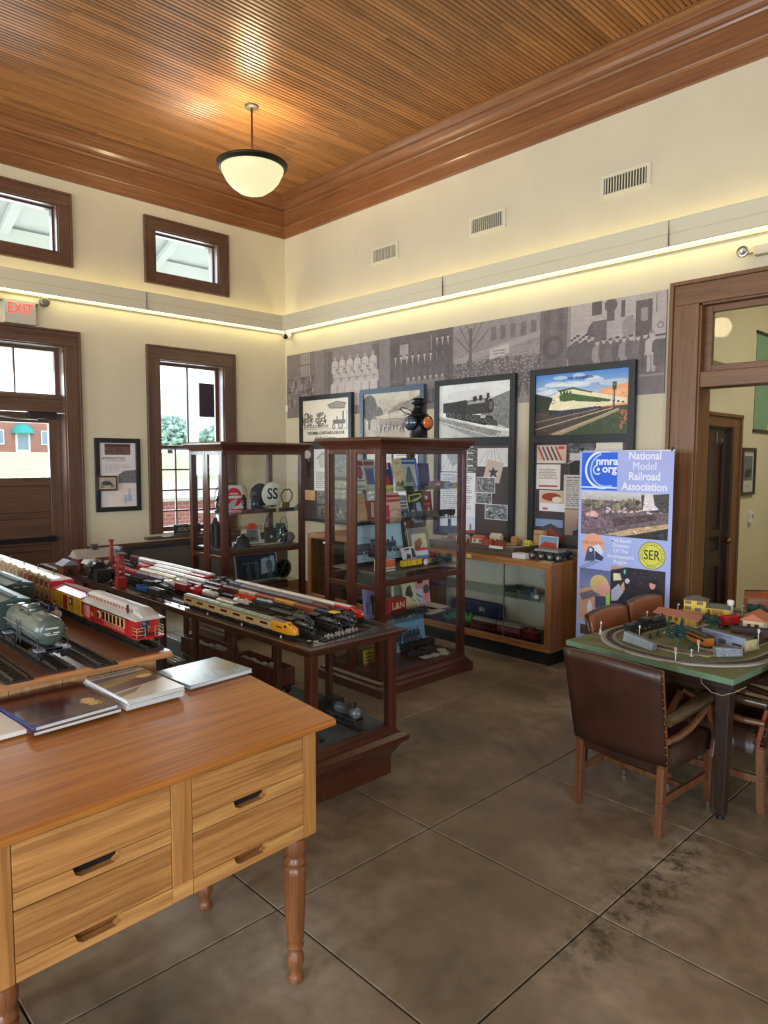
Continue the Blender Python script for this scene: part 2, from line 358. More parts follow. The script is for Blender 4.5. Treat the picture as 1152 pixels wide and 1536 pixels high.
m2 = N('ShaderNodeMix'); m2.data_type = 'RGBA'; m2.inputs[7].default_value = (*lin((52,46,38)), 1); L(ma.outputs[0], m2.inputs[0]); L(mx.outputs[2], m2.inputs[6]); L(m2.outputs[2], b.inputs['Base Color'])
b.inputs['Roughness'].default_value = .42; L(rng(n2.outputs['Fac'], .3, .7, .34, .55), b.inputs['Roughness'])
bp = N('ShaderNodeBump'); bp.inputs['Strength'].default_value = .12; bp.inputs['Distance'].default_value = .004; L(n2.outputs['Fac'], bp.inputs['Height']); L(bp.outputs[0], b.inputs['Normal'])
concrete = m
floor = struct(MB().box(XL-.2, 6.1, -6.1, 10.2, -.06, -.012).build('floor', paint('joint_dirt', (74,65,54), .9)))
FX = [-7.7, -6.3, -5.25, -4.19, -3.137, -2.092, -1.233, -.19, .85, 2.5, 4.2, 6]; FY = [-6, -4, -2.0, -.3, .61, 1.46, 2.31, 3.16, 4.01, 4.88, 5.75, 7.4, 10]
for i in range(len(FX)-1):
    for j in range(len(FY)-1):
        g = .003
        MB().box(FX[i]+g, FX[i+1]-g, FY[j]+g, FY[j+1]-g, -.011, 0).build('slab', concrete, floor, bev=.003, seg=1)

# ceiling: beaded boards, each its own piece, under a plain deck
ceil = struct(MB().box(XL-.2, 6.2, -6.1, YR+.2, ZC+.012, ZC+.08).build('ceiling', wood('ceiling_deck', (96,58,30), (140,90,48), 'y', .4, .6)))
bead = wood('beadboard', (126,82,45), (182,128,78), 'y', .36, .6, rand=.20, bump=.1)
PW = .084
def plank_mesh(Ln):
    m = MB(); h = PW/2; g = .0055
    for c in (-h/2, h/2):
        m.prism([(c-h/2+g*.35, .014), (c-h/2+g*.5, .008), (c-h/2+g*1.6, .0008), (c-h/4, 0), (c+h/4, 0), (c+h/2-g*1.6, .0008), (c+h/2-g*.5, .008), (c+h/2-g*.35, .014)], 'y', 0, Ln)
    return m.build('plank', bead, ceil)
src = {}
rr = random.Random(3)
px = XL+.14
while px < -.4:
    y = .2; first = True
    while y < 5.42:
        Ln = rr.choice((1.2, 1.8, 2.4, 3.0)) if not first else rr.choice((.6, 1.0, 1.4, 1.9)); first = False
        if y+Ln > 5.42-.5: Ln = 5.43-y
        k = round(Ln, 2)
        if k not in src: src[k] = plank_mesh(k-.0015); o = src[k]
        else: o = src[k].copy(); C.objects.link(o)
        o.location = (px+PW/2, y, ZC); y += Ln
    px += PW

# crown and frieze boards, in stepped profiles (out from the wall, height)
def moulding(parent, prof, nm, right):
    """swept along the right wall (y = YR) or the left wall (x = XL), mitred in the corner"""
    n = len(prof); vs = []
    for o_, z in prof: vs.append((XL+o_, YR-o_, z))
    for o_, z in prof: vs.append((6, YR-o_, z) if right else (XL+o_, -6, z))
    m = MB(); m.add(vs, [(i, i+1, n+i+1, n+i) for i in range(n-1)]+[(n-1, 0, n, 2*n-1)])
    return m.build(nm, crown_x if right else crown_y, parent)
for side, right in (('trim_1', True), ('trim_2', False)):
    t_ = struct(moulding(None, [(0,4.505),(.02,4.505),(.024,4.512),(.024,4.62),(.036,4.628),(.04,4.642),(.03,4.652),(.0,4.652)], side, right))
    moulding(t_, [(.0,4.652),(.026,4.652),(.026,4.80),(.04,4.808),(.046,4.822),(.046,4.834),(.03,4.842),(0,4.842)], 'frieze_board', right)
    moulding(t_, [(0,4.842),(.038,4.842),(.040,4.87),(.05,4.90),(.072,4.925),(.078,4.932),(.078,4.94),(0,4.94)], 'cove_moulding', right)
    moulding(t_, [(0,4.94),(.088,4.94),(.09,4.955),(.108,4.972),(.135,4.986),(.15,4.99),(.15,5.0),(0,5.0)], 'crown_moulding', right)

# ---- wood casings helper: boards round an opening in the left wall (plane x = XL)
def casing_left(parent, y0, y1, z0, z1, wd, bottom, proud=.026):
    x0, x1 = XL, XL+proud
    for a, b_ in ((y0-wd, y0), (y1, y1+wd)): MB().box(x0, x1, a, b_, z0-(wd if bottom else 0), z1).build('casing_board', casing_w, parent, bev=.003)
    MB().box(x0, x1, y0-wd, y1+wd, z1, z1+wd).build('casing_board', casing_h, parent, bev=.003)
    if bottom: MB().box(x0, x1, y0, y1, z0-wd, z0).build('casing_board', casing_h, parent, bev=.003)
    # back band
    m = MB(); q = .022
    m.box(x0, x1+.014, y0-wd-q, y0-wd, z0-(wd+q if bottom else 0), z1+wd+q); m.box(x0, x1+.014, y1+wd, y1+wd+q, z0-(wd+q if bottom else 0), z1+wd+q)
    m.box(x0, x1+.014, y0-wd, y1+wd, z1+wd, z1+wd+q)
    if bottom: m.box(x0, x1+.014, y0-wd, y1+wd, z0-wd-q, z0-wd)
    m.build('back_band', casing_w, parent, bev=.003)
    # jamb lining
    m = MB(); d = .20; q = .012
    m.box(XL-d, XL+.004, y0, y0+q, z0, z1); m.box(XL-d, XL+.004, y1-q, y1, z0, z1); m.box(XL-d, XL+.004, y0+q, y1-q, z1-q, z1)
    if bottom: m.box(XL-d, XL+.004, y0+q, y1-q, z0, z0+q)
    m.build('jamb', casing_w, parent)

# door_1: half-glazed panelled door under a transom
d1 = thing('door_1', 'x', 'x'); del d1['label'], d1['category']; struct(d1)
casing_left(d1, DY0, DY1, 0, DZ, .135, False)
dx0, dx1 = XL-.195, XL-.145
MB().box(XL-.2, XL-.06, DY0, DY1, 2.17, 2.33).build('transom_bar', casing_h, d1, bev=.004)
MB().box(XL-.06, XL-.045, DY0, DY1, 2.30, 2.34).build('transom_ledge', casing_h, d1, bev=.004)
tf = MB().box(dx0, dx1, DY0+.012, DY0+.05, 2.33, 2.83).box(dx0, dx1, DY1-.05, DY1-.012, 2.33, 2.83).box(dx0, dx1, DY0+.05, DY1-.05, 2.33, 2.36).box(dx0, dx1, DY0+.05, DY1-.05, 2.80, 2.83).build('transom_sash', casing_w, d1)
MB().box(dx0+.01, dx1, 2.225, 2.24, 2.36, 2.80).build('muntin', casing_w, tf)
MB().box(dx0+.02, dx0+.026, DY0+.05, DY1-.05, 2.36, 2.80).build('pane', glass, tf)
lf = thing('door_leaf', 'x', 'x'); del lf['label'], lf['category']; lf.parent = d1
for a, b_ in ((DY0+.014, DY0+.125), (DY1-.125, DY1-.014)): MB().box(dx0, dx1, a, b_, .01, 2.165).build('stile', casing_w, lf, bev=.003)
for a, b_ in ((.01,.24),(.46,.52),(.74,.80),(1.08,1.14),(1.42,1.50),(2.06,2.165)): MB().box(dx0, dx1, DY0+.125, DY1-.125, a, b_).build('rail', casing_h, lf, bev=.003)
for a, b_ in ((.24,.46),(.52,.74),(.80,1.08),(1.14,1.42)): MB().box(dx0+.012, dx1-.016, DY0+.125, DY1-.125, a, b_).build('panel', casing_h, lf, bev=.006)
MB().box(dx0+.02, dx0+.028, DY0+.125, DY1-.125, 1.50, 2.06).build('pane', glass, lf)
m = MB().box(dx1+.03, dx1+.05, DY0+.06, DY1-.10, .835, .885); [m.box(dx1, dx1+.04, a, a+.05, .83, .89) for a in (DY0+.06, DY1-.17)]
m.build('push_bar', blackmetal, d1, bev=.004)
cl = MB().box(dx1, dx1+.075, 2.33, 2.60, 2.10, 2.17).build('door_closer', paint('bronze_closer', (52,46,48), .4, .5), d1, bev=.006)
MB().tube([(dx1+.05, 2.42, 2.095), (dx1+.16, 2.2, 2.09), (dx1+.05, 2.0, 2.125)], .009).build('closer_arm', paint('dull_steel', (150,150,150), .35, .9), cl)

# window_1: double-hung sash
w1 = thing('window_1', 'x', 'x'); del w1['label'], w1['category']; struct(w1)
casing_left(w1, W1[0], W1[1], W1[2], W1[3], .135, False)
sashm = wood('sash_wood', (66,44,38), (104,72,56), 'z', .4, 1., rand=.05)
def sash(parent, x, y0, y1, z0, z1, vs, hs, st=.04, bot=.05):
    s_ = MB().box(x-.02, x+.02, y0, y0+st, z0, z1).box(x-.02, x+.02, y1-st, y1, z0, z1).box(x-.02, x+.02, y0+st, y1-st, z0, z0+bot).box(x-.02, x+.02, y0+st, y1-st, z1-st, z1).build('sash', sashm, parent, bev=.003)
    for q in vs: MB().box(x-.012, x+.012, q-.009, q+.009, z0+bot, z1-st).build('muntin', sashm, s_)
    for q in hs: MB().box(x-.011, x+.011, y0+st, y1-st, q-.009, q+.009).build('muntin', sashm, s_)
    MB().box(x-.004, x+.002, y0+st, y1-st, z0+bot, z1-st).build('pane', glass, s_)
ym = 4.11
sash(w1, XL-.13, W1[0]+.012, W1[1]-.012, 1.80, 2.80, (ym,), (), .035, .05)
sash(w1, XL-.085, W1[0]+.012, W1[1]-.012, .85, 1.85, (3.92, 4.11, 4.30), (1.09, 1.33, 1.57), .035, .06)
MB().box(XL-.10, XL+.09, W1[0]-.22, W1[1]+.22, .785, .815).build('sill', casing_h, w1, bev=.006)
for n_, Wn in (('window_2', W2), ('window_3', W3)):
    c_ = thing(n_, 'x', 'x'); del c_['label'], c_['category']; struct(c_)
    casing_left(c_, *Wn, .11, True)
    y0, y1, z0, z1 = Wn; x = XL-.10
    s_ = MB().box(x-.02, x+.02, y0+.012, y0+.03, z0+.012, z1-.012).box(x-.02, x+.02, y1-.03, y1-.012, z0+.012, z1-.012).box(x-.02, x+.02, y0+.03, y1-.03, z0+.012, z0+.03).box(x-.02, x+.02, y0+.03, y1-.03, z1-.03, z1-.012).build('sash', sashm, c_)
    MB().box(x-.004, x+.002, y0+.03, y1-.03, z0+.03, z1-.03).build('pane', glass, s_)
# wainscot of the left wall, boards under a cap
wn = struct(MB().box(XL, XL+.03, DY1+.17, YR, .70, .76).build('trim_3', casing_h, bev=.004))
for a, b_ in ((DY1+.17, 3.6), (3.6, 4.5), (4.5, YR)): MB().box(XL, XL+.018, a+.002, b_-.002, .12, .70).build('panel', casing_h, wn, bev=.003)
MB().box(XL, XL+.028, DY1+.17, YR, 0, .12).build('base_board', casing_h, wn, bev=.003)
wn = struct(MB().box(XL, XL+.03, -6, DY0-.17, .70, .76).build('trim_4', casing_h, bev=.004)); MB().box(XL, XL+.018, -6, DY0-.17, 0, .70).build('panel', casing_h, wn)
struct(MB().box(XL+.04, -2.46, YR-.022, YR, 0, .14).build('baseboard_right', casing_rx, bev=.004))

# door_2: cased opening with a fixed transom, into the next room
d2 = thing('door_2', 'x', 'x'); del d2['label'], d2['category']; struct(d2)
cw = .19
for a, b_ in ((OX0-cw, OX0), (OX1, OX1+cw)): MB().box(a, b_, YR-.026, YR, 0, OZ).build('casing_board', casing_r, d2, bev=.003)
MB().box(OX0-cw, OX1+cw, YR-.026, YR, OZ, OZ+.15).build('casing_board', casing_rx, d2, bev=.003)
m = MB().box(OX0-cw-.03, OX0-cw, YR-.045, YR, 0, OZ+.18).box(OX1+cw, OX1+cw+.03, YR-.045, YR, 0, OZ+.18).box(OX0-cw, OX1+cw, YR-.045, YR, OZ+.15, OZ+.18); m.build('back_band', casing_r, d2, bev=.004)
m = MB().box(OX0-.002, OX0+.014, YR-.004, YR+.21, 0, OZ).box(OX1-.014, OX1+.002, YR-.004, YR+.21, 0, OZ).box(OX0, OX1, YR-.004, YR+.21, OZ-.014, OZ+.002); m.build('jamb', casing_r, d2)
MB().box(OX0+.014, OX1-.014, YR+.0, YR+.19, 2.25, 2.37).build('transom_bar', casing_rx, d2, bev=.006)
ts = MB().box(OX0+.014, OX0+.07, YR+.06, YR+.11, 2.37, OZ-.014).box(OX1-.07, OX1-.014, YR+.06, YR+.11, 2.37, OZ-.014).box(OX0+.07, OX1-.07, YR+.06, YR+.11, 2.37, 2.42).box(OX0+.07, OX1-.07, YR+.06, YR+.11, OZ-.064, OZ-.014).build('transom_sash', casing_rx, d2, bev=.004)
MB().box(OX0+.07, OX1-.07, YR+.082, YR+.088, 2.42, OZ-.064).build('pane', glassy('old_glass', (.97,.97,.95), .3), ts)

# the room beyond
HX = -2.47
hallp = paint('hall_plaster', (206,198,166), .85, var=.03, scale=3.)
wall('wall_beyond', 'x', HX-.2, HX, YR+.2, 10, -.05, 4.0, [(6.06, 6.86, -.05, 2.0)], hallp)
wall('wall_beyond_back', 'y', 10, 10.2, HX-.2, 1.6, -.05, 4.0, [], hallp)
wall('wall_beyond_side', 'x', 1.4, 1.6, YR+.2, 10, -.05, 4.0, [], hallp)
struct(MB().box(HX-.2, 1.6, YR+.2, 10.2, 3.9, 4.0).build('ceiling_beyond', hallp))
struct(MB().box(HX, HX+.03, YR+.2, 10, 2.56, 2.60).build('wall_band_beyond', hallp))  # thin raised band across the wall, seen through the transom
area('hall_fill_light', (-.7, 7.4, 3.8), (0, 0, 0), .8, 1.6, 30, (1.0, .93, .78))  # ceiling light added for the room beyond, with no lamp built
d3 = thing('door_3', 'x', 'x'); del d3['label'], d3['category']; struct(d3)
darkdoor = wood('dark_door', (34,22,15), (62,40,27), 'z', .4, 1., rand=.05)
y0, y1 = 6.06, 6.86
for a, b_ in ((y0-.13, y0), (y1, y1+.14)): MB().box(HX, HX+.03, a, b_, 0, 2.0).build('casing_board', casing_r, d3, bev=.003)
MB().box(HX, HX+.03, y0-.13, y1+.14, 2.0, 2.09).build('casing_board', casing_r, d3, bev=.003)
MB().box(HX, HX+.05, y0-.15, y1+.17, 2.09, 2.12).box(HX, HX+.045, y1+.14, y1+.17, 0, 2.09).build('back_band', casing_r, d3, bev=.003)
MB().box(HX-.07, HX-.05, y0, y1, 0, 2.0).build('door_panel', darkdoor, d3)
MB().box(HX-.2, HX+.002, y0, y0+.012, 0, 2.0).box(HX-.2, HX+.002, y1-.012, y1, 0, 2.0).box(HX-.2, HX+.002, y0+.012, y1-.012, 1.985, 2.0).build('jamb', darkdoor, d3)
for a, b_ in ((y0+.012, y0+.11), (y1-.11, y1-.012), (6.41, 6.51)): MB().box(HX-.05, HX-.025, a, b_, 0, 1.985).build('stile', darkdoor, d3, bev=.003)
for a, b_ in ((0,.22),(.72,.86),(1.0,1.06),(1.86,2.0)):
    MB().box(HX-.05, HX-.027, y0+.11, 6.41, a, b_).build('rail', darkdoor, d3); MB().box(HX-.05, HX-.027, 6.51, y1-.11, a, b_).build('rail', darkdoor, d3)
MB().lathe([(.012,0),(.012,.03),(.03,.045),(.03,.07),(.012,.085)], 12, (HX-.025, y1-.06, .95), 'x').build('knob', paint('old_brass', (120,92,50), .35, .9), d3)
hk = tag(MB().box(HX-.024, HX-.018, 6.56, 6.585, 1.84, 1.95).tube([(HX-.02, 6.572, 1.86), (HX+.02, 6.572, 1.84), (HX+.03, 6.572, 1.89)], .006).build('coat_hook', paint('dull_steel', (150,150,150), .35, .9)), 'small pale coat hook high on the dark inner door', 'hook')

# ================================================================ OUT OF DOORS
grassm = paint('grass', (150,172,118), .9, var=.25, scale=2.)
roadm = paint('pale_paving', (200,200,196), .9, var=.08, scale=.6)
brickm = None
m, t, b = _new('far_brick'); MATS['far_brick'] = m
tc = t.nodes.new('ShaderNodeTexCoord'); bk = t.nodes.new('ShaderNodeTexBrick'); mp = t.nodes.new('ShaderNodeMapping'); mp.inputs['Rotation'].default_value = (PI/2, 0, PI/2)
bk.inputs['Scale'].default_value = 4.; bk.inputs['Color1'].default_value = (*lin((156,96,88)), 1); bk.inputs['Color2'].default_value = (*lin((140,84,78)), 1); bk.inputs['Mortar'].default_value = (*lin((190,160,150)), 1); bk.inputs['Mortar Size'].default_value = .012
mp.inputs['Rotation'].default_value = (0, PI/2, 0)
cx = t.nodes.new('ShaderNodeSeparateXYZ'); cy = t.nodes.new('ShaderNodeCombineXYZ'); t.links.new(tc.outputs['Object'], cx.inputs[0]); t.links.new(cx.outputs[1], cy.inputs[0]); t.links.new(cx.outputs[2], cy.inputs[1])
t.links.new(cy.outputs[0], bk.inputs['Vector']); t.links.new(bk.outputs['Color'], b.inputs['Base Color']); b.inputs['Roughness'].default_value = .9
farbrick = m
# ground falls level by the building and rises to a lawn beyond the street
struct(MB().box(-14, XL-.22, -10, 30, -.3, -.05).build('ground', roadm))
struct(MB().hexa([(-24,-20,-.6),(-14,-20,-.6),(-14,50,-.6),(-24,50,-.6),(-24,-20,.9),(-14,-20,-.05),(-14,50,-.05),(-24,50,.9)]).build('street_ground', roadm))
struct(MB().hexa([(-52,-25,-.6),(-24,-25,-.6),(-24,80,-.6),(-52,80,-.6),(-52,-25,2.1),(-24,-25,.9),(-24,80,.9),(-52,80,2.1)]).build('lawn_ground', grassm))
struct(MB().box(-160,-52,-60,140,-.6,2.1).build('far_ground', grassm))
kb = thing('street_brick_building', 'red brick building with a teal awning, seen through the glazed door', 'building', (-70, 15.65, 2.1)); kb.scale = (1.5, 1.5, 1.5)
MB().box(-8, 0, -8, 6.4, 0, 3.0).build('wall', farbrick, kb)
MB().box(-8.2, .2, -8.2, 6.6, 3.0, 3.2).build('cornice', paint('stone_cornice', (190,184,176), .8), kb)
m = MB().lathe([(0,.58),(.36,.52),(.58,.28),(.68,0)], 16, (0,0,0), 'z'); m.build('awning', paint('teal_awning', (30,140,140), .7), kb, loc=(.02, 3.5, 1.25))
dr = MB().box(0, .06, 3.08, 3.92, 0, 1.25).build('door', paint('pale_door', (206,208,214), .5), kb); MB().box(.06, .08, 3.2, 3.8, .25, 1.2).build('pane', paint('dusky_glass', (120,130,150), .1), dr)
for yy in (2.2, 4.8, .6): q = MB().box(0, .08, yy-.24, yy+.24, .55, 1.45).build('window', paint('pale_door', (206,208,214), .5), kb); MB().box(.08, .1, yy-.18, yy+.18, .62, 1.4).build('pane', paint('dusky_glass', (120,130,150), .1), q)
leafm = paint('far_leaves', (150,172,164), .95, var=.35, scale=1.2)
rr = random.Random(5)
def far_tree(loc, h, r, lab):
    tr = thing('tree', lab, 'tree', loc, group='trees across the street'); MB().cyl((0,0,0), (0,0,h*.5), r*.10, r*.06, 7).build('trunk', paint('bark', (86,72,60), .9), tr)
    m = MB(); q = random.Random(int(abs(loc[1])*10))
    for i in range(520): a = q.random()*6.28; d = q.random()**.6*r; zz = h*(.18+.78*q.random()*(1-.5*(d/r)**2)); m.cbox((d*math.cos(a), d*math.sin(a), zz), (r*.15, r*.15, r*.05), rot=Matrix.Rotation(q.random()*6, 3, 'Z') @ Matrix.Rotation(q.random()*2, 3, 'X'))
    m.build('crown', leafm, tr)
for i, (xx, yy, h, r, lab) in enumerate([(-70,35.5,4.4,3.0,'pale green tree across the street just left of the utility pole'), (-72,43.5,3.7,3.6,'pale green tree behind the utility pole, seen through the tall window'), (-70,51.5,4.6,3.2,'pale green tree across the street under the dark box in the window')]): far_tree((xx, yy, 2.1), h, r, lab)
up = thing('street_utility_pole', 'pale utility pole standing outside the tall window', 'pole', (-20, 10.95, .5)); MB().cyl((0,0,0), (0,0,11), .17, .13, 8).build('pole', paint('weathered_pole', (176,176,172), .9), up); MB().box(-.06, .06, -1.2, 1.2, 9.6, 9.8).build('crossarm', paint('weathered_pole', (176,176,172), .9), up)
for k_, (z0, z1, lab) in enumerate([(4.2,4.35,'topmost thin wire crossing the sky in the door transom'), (3.6,4.1,'middle thin wire crossing the sky in the door transom'), (3.2,3.7,'lowest thin wire crossing the sky in the door transom')]):
    tag(MB().tube([(-24, -4, z0), (-24, 4, (z0+z1)/2-.12), (-24, 12, z1)], .012, 4).build('wire', paint('wire_grey', (120,124,128), .7)), lab, 'wire')
bw = thing('garden_wall', 'low red brick wall outside the lower panes of the tall window', 'wall', (-11.2, 5.2, -.05)); MB().box(-.12, .12, -2.5, 4.5, 0, 1.02).build('wall', farbrick, bw); MB().box(-.16, .16, -2.6, 4.6, 1.02, 1.08).build('coping', paint('stone_cornice', (190,184,176), .8), bw)
bench = thing('bench', 'teal slatted bench outside the lower panes of the tall window', 'bench', (-9.6, 5.4, -.05))
teal = paint('teal_paint', (20,160,160), .5)
for k_ in range(3): MB().box(-.2+.14*k_, -.09+.14*k_, -.9, .9, .42, .45).build('slat', teal, bench)
for yy in (-.7, .7): MB().box(-.2, .19, yy-.03, yy+.03, 0, .42).build('leg', teal, bench)
# deep eaves over the clerestory
ev = thing('eaves', 'white boarded eaves on brackets outside the high windows', 'roof', (XL-.22, 2.5, 0))
MB().hexa([(-1.7,-6,4.02),(-.01,-6,4.55),(-.01,6,4.55),(-1.7,6,4.02),(-1.7,-6,4.08),(-.01,-6,4.62),(-.01,6,4.62),(-1.7,6,4.08)]).build('soffit', white_paint, ev)
MB().box(-1.0,-.86,-6,6,4.06,4.24).build('purlin', white_paint, ev)
MB().box(-1.72,-1.66,-6,6,3.96,4.12).build('fascia', white_paint, ev)
for yy in (-1.6, -.05, 1.75, 2.7): MB().hexa([(-1.5,yy-.05,3.98),(-1.38,yy-.05,3.98),(-1.38,yy+.05,3.98),(-1.5,yy+.05,3.98),(-.25,yy-.05,4.46),(-.01,yy-.05,4.46),(-.01,yy+.05,4.46),(-.25,yy+.05,4.46)]).build('bracket', white_paint, ev)
# ================================================================ FURNITURE
oak_top = wood('honey_oak_top', (146,86,34), (200,132,62), 'x', .30, .9, rand=.04, coat=.3)
oak_x = wood('honey_oak_x', (136,86,42), (210,152,88), 'x', .42, .9, rand=.10, coat=.1)
oak_z = wood('honey_oak_z', (138,88,42), (198,140,78), 'z', .42, .9, rand=.10, coat=.1)
oak_pale = wood('pale_oak_x', (160,106,54), (222,168,100), 'x', .45, .9, rand=.06)
oak_leg = wood('brown_turned_oak', (92,54,28), (146,92,54), 'z', .38, 1., rand=.06, coat=.15)
mahog = wood('mahogany_z', (48,22,15), (94,50,34), 'z', .30, 1.1, rand=.08, coat=.3)
mahog_x = wood('mahogany_x', (48,22,15), (94,50,34), 'x', .30, 1.1, rand=.08, coat=.3)
mahog_y = wood('mahogany_y', (48,22,15), (94,50,34), 'y', .30, 1.1, rand=.08, coat=.3)
dmahog = wood('dark_mahogany_x', (42,21,15), (80,43,30), 'x', .30, 1.1, rand=.08, coat=.3)
dmahog_z = wood('dark_mahogany_z', (42,21,15), (80,43,30), 'z', .30, 1.1, rand=.08, coat=.3)
dmahog_y = wood('dark_mahogany_y', (46,22,15), (90,46,31), 'y', .30, 1.1, rand=.08, coat=.3)
oakc_x = wood('case_oak_x', (120,76,36), (178,122,68), 'x', .42, 1., rand=.05)
oakc_z = wood('case_oak_z', (112,68,34), (168,110,62), 'z', .42, 1., rand=.05)
darkgap = paint('dark_gap', (22,18,14), .9)
cglass = glassy('case_glass', (.98,.99,.985), .7)
shelfglass = glassy('shelf_glass', (.80,.88,.86), 1.)
brass = paint('old_brass', (120,92,50), .35, .9)

# ---- clerk's desk with a sloping top, four drawers
dk = thing('clerk_desk', 'honey oak writing desk with sloping top, four drawers and turned legs', 'desk', (-1.70, 1.39, 0), math.radians(-87.4))
BW = 1.03; D = .74
MB().prism([(.0,.836),(.0,.853),(-.008,.858),(-.508,.903),(-.508,.880),(-.03,.832)], 'x', -.033, BW+.03).build('sloping_top', oak_top, dk, bev=.004)
MB().box(-.033, BW+.03, -D, -.509, .888, .904).build('ledge', oak_top, dk, bev=.003)
for a, b_ in ((.027,.080),(.479,.541),(.943,BW-.01)): MB().box(a, b_, -.065, -.03, .486 if a != .479 else .53, .834).build('stile', oak_z, dk, bev=.002)
MB().box(.08,.943,-.062,-.032,.822,.834).build('top_rail', oak_x, dk)
def slot(cx, z1, hw=.062, h=.026):
    return [(cx-hw, z1), (cx-hw+.006, z1-h*.7), (cx-hw+.02, z1-h), (cx+hw-.02, z1-h), (cx+hw-.006, z1-h*.7), (cx+hw, z1)]
for (a, b_) in ((.081,.478),(.542,.942)):
    c = (a+b_)/2+.002
    for z0, z1, zr in ((.704,.821,.662),(.534,.660,.488)):
        dr = MB().box(a+.001, b_-.001, -.055, -.031, z0+.001, z1-.001).build('drawer', oak_x, dk, bev=.0015)
        s_ = slot(c, z0)
        zb0 = zr+.001; P = [(a+.001, z0), (s_[0][0], z0)]+s_[1:5]+[(s_[5][0], z0), (b_-.001, z0), (b_-.001, zb0), (a+.001, zb0)]
        MB().prism(P, 'y', -.053, -.0295).build('drawer_pull', oak_pale, dr, bev=.0012)
        MB().box(c-.07, c+.07, -.12, -.056, z0-.035, z0+.01).build('pull_recess', darkgap if z0 > .6 else oak_leg, dr)
MB().box(.479,.541,-.053,-.0295,.489,.533).build('bottom_rail', oak_pale, dk, bev=.0012)
MB().box(.08,.943,-.09,-.066,.50,.83).build('carcase_front', darkgap, dk)
for a in (.027, BW-.035): MB().prism([(-.065,.50),(-.065,.834),(-.50,.880),(-.70,.885),(-.70,.50)], 'x', a, a+.025).build('side_panel', oak_z, dk)
MB().box(.03, BW-.02, -.70, -.68, .50, .885).build('back_panel', oak_x, dk)
LP = [(.024,.0),(.028,.006),(.022,.02),(.017,.035),(.024,.05),(.029,.07),(.028,.085),(.019,.102),(.018,.108),(.027,.116),(.028,.124),(.021,.134),(.027,.142),(.029,.15),(.034,.26),(.036,.37),(.036,.388),(.028,.394),(.036,.402),(.038,.412),(.030,.422),(.029,.428),(.037,.44),(.037,.466),(.034,.486)]
def turned_leg(x, y):
    m = MB(); n = 24; vs = []
    for r_, z in LP:
        for i in range(n):
            k = 1-(.09 if (i % 3 == 0 and .155 < z < .375) else 0); t_ = 2*PI*i/n; vs.append((r_*k*math.cos(t_), r_*k*math.sin(t_), z))
    q = len(LP)
    m.add(vs, [(j*n+i, j*n+(i+1)%n, (j+1)*n+(i+1)%n, (j+1)*n+i) for j in range(q-1) for i in range(n)], 0, True).add(vs[:n], [list(range(n))[::-1]]).add(vs[-n:], [list(range(n))])
    return m.build('leg', oak_leg, dk, loc=(x, y, 0))
for x in (.092, .965):
    for y in (-.062, -.60): turned_leg(x, y)

# ---- oak platform that carries the large trains
pf = thing('train_platform', 'oak topped platform carrying the large-scale trains behind the desk', 'table', (0, 0, 0))
plat_top = wood('platform_top', (88,54,34), (136,88,56), 'x', .35, 1., rand=.05, coat=.3)
MB().box(-6.3, -2.44, -.9, 1.222, .951, .974).build('top', plat_top, pf)
MB().box(-2.44, -2.42, -.9, 1.222, .951, .974).build('front_edge', wood('edge_oak_y', (150,94,52), (200,142,92), 'y', .4, 1., rand=.05), pf, bev=.004)
front = wood('front_oak_z', (150,104,66), (202,158,112), 'z', .5, 1.3, rand=.06, grain=2.)
for i in range(12): MB().box(-2.475, -2.455, 1.172-.17*(i+1)+.001, 1.172-.17*i-.001, .02, .951).build('front_board', front, pf)
MB().box(-6.25, -2.475, 1.15, 1.172, .02, .951).build('side_board', front, pf)

# ---- long low glazed case
lc = thing('low_display_case', 'long low mahogany glass case with model trains standing all over its top', 'cabinet', (0, 0, 0))
X0, X1, Y0, Y1 = -6.25, -2.60, 2.015, 2.60
m = MB(); m.box(X0-.04, X1+.045, Y0-.035, Y1+.03, .783, .800)
for k, (o, z0, z1) in enumerate(((.026,.772,.783),(.016,.762,.772),(.008,.752,.762))): m.box(X0-o, X1+o, Y0-o, Y1+o, z0, z1)
m.build('top_frame', dmahog, lc, bev=.003)
topm = paint('dark_case_top', (42,40,40), .16, coat=.5, var=.25, scale=9.)
MB().box(X0+.01, X1+.005, Y0+.005, Y1-.01, .8, .8025).build('top_panel', topm, lc)
m = MB()
for i in range(34): m.box(X1+.016, X1+.024, Y0+.004+.0172*i, Y0+.013+.0172*i, .762, .772)
m.build('dentil_strip', mahog_y, lc)
for x, y in ((X1-.05, Y0), (X1-.05, Y1-.05), (X0, Y0), (X0, Y1-.05)): MB().box(x, x+.05, y, y+.05, .21, .752).build('corner_post', mahog, lc, bev=.004)
for x in (-2.91, -3.33, -3.75, -4.17, -4.6, -5.03, -5.46, -5.88): MB().box(x, x+.035, Y0+.004, Y0+.034, .25, .752).build('mullion', dmahog_z, lc, bev=.003)
for x in (-3.17, -3.72, -4.3, -4.9, -5.5): MB().box(x, x+.04, Y1-.034, Y1-.004, .25, .752).build('mullion', dmahog_z, lc, bev=.003)
for a, b_, mt, nm in (((X0+.05, X1-.05, Y0+.014, Y0+.018), 0, cglass, 'pane'), ((X0+.05, X1-.05, Y1-.018, Y1-.014), 0, cglass, 'pane'), ((X1-.02, X1-.016, Y0+.05, Y1-.05), 0, cglass, 'pane')): MB().box(*a, .27, .752).build(nm, mt, lc)
MB().box(X0+.01, X1-.022, Y0+.02, Y1-.02, .255, .268).build('case_floor', paint('blue_grey_felt', (92,104,116), .95, var=.15, scale=60.), lc)
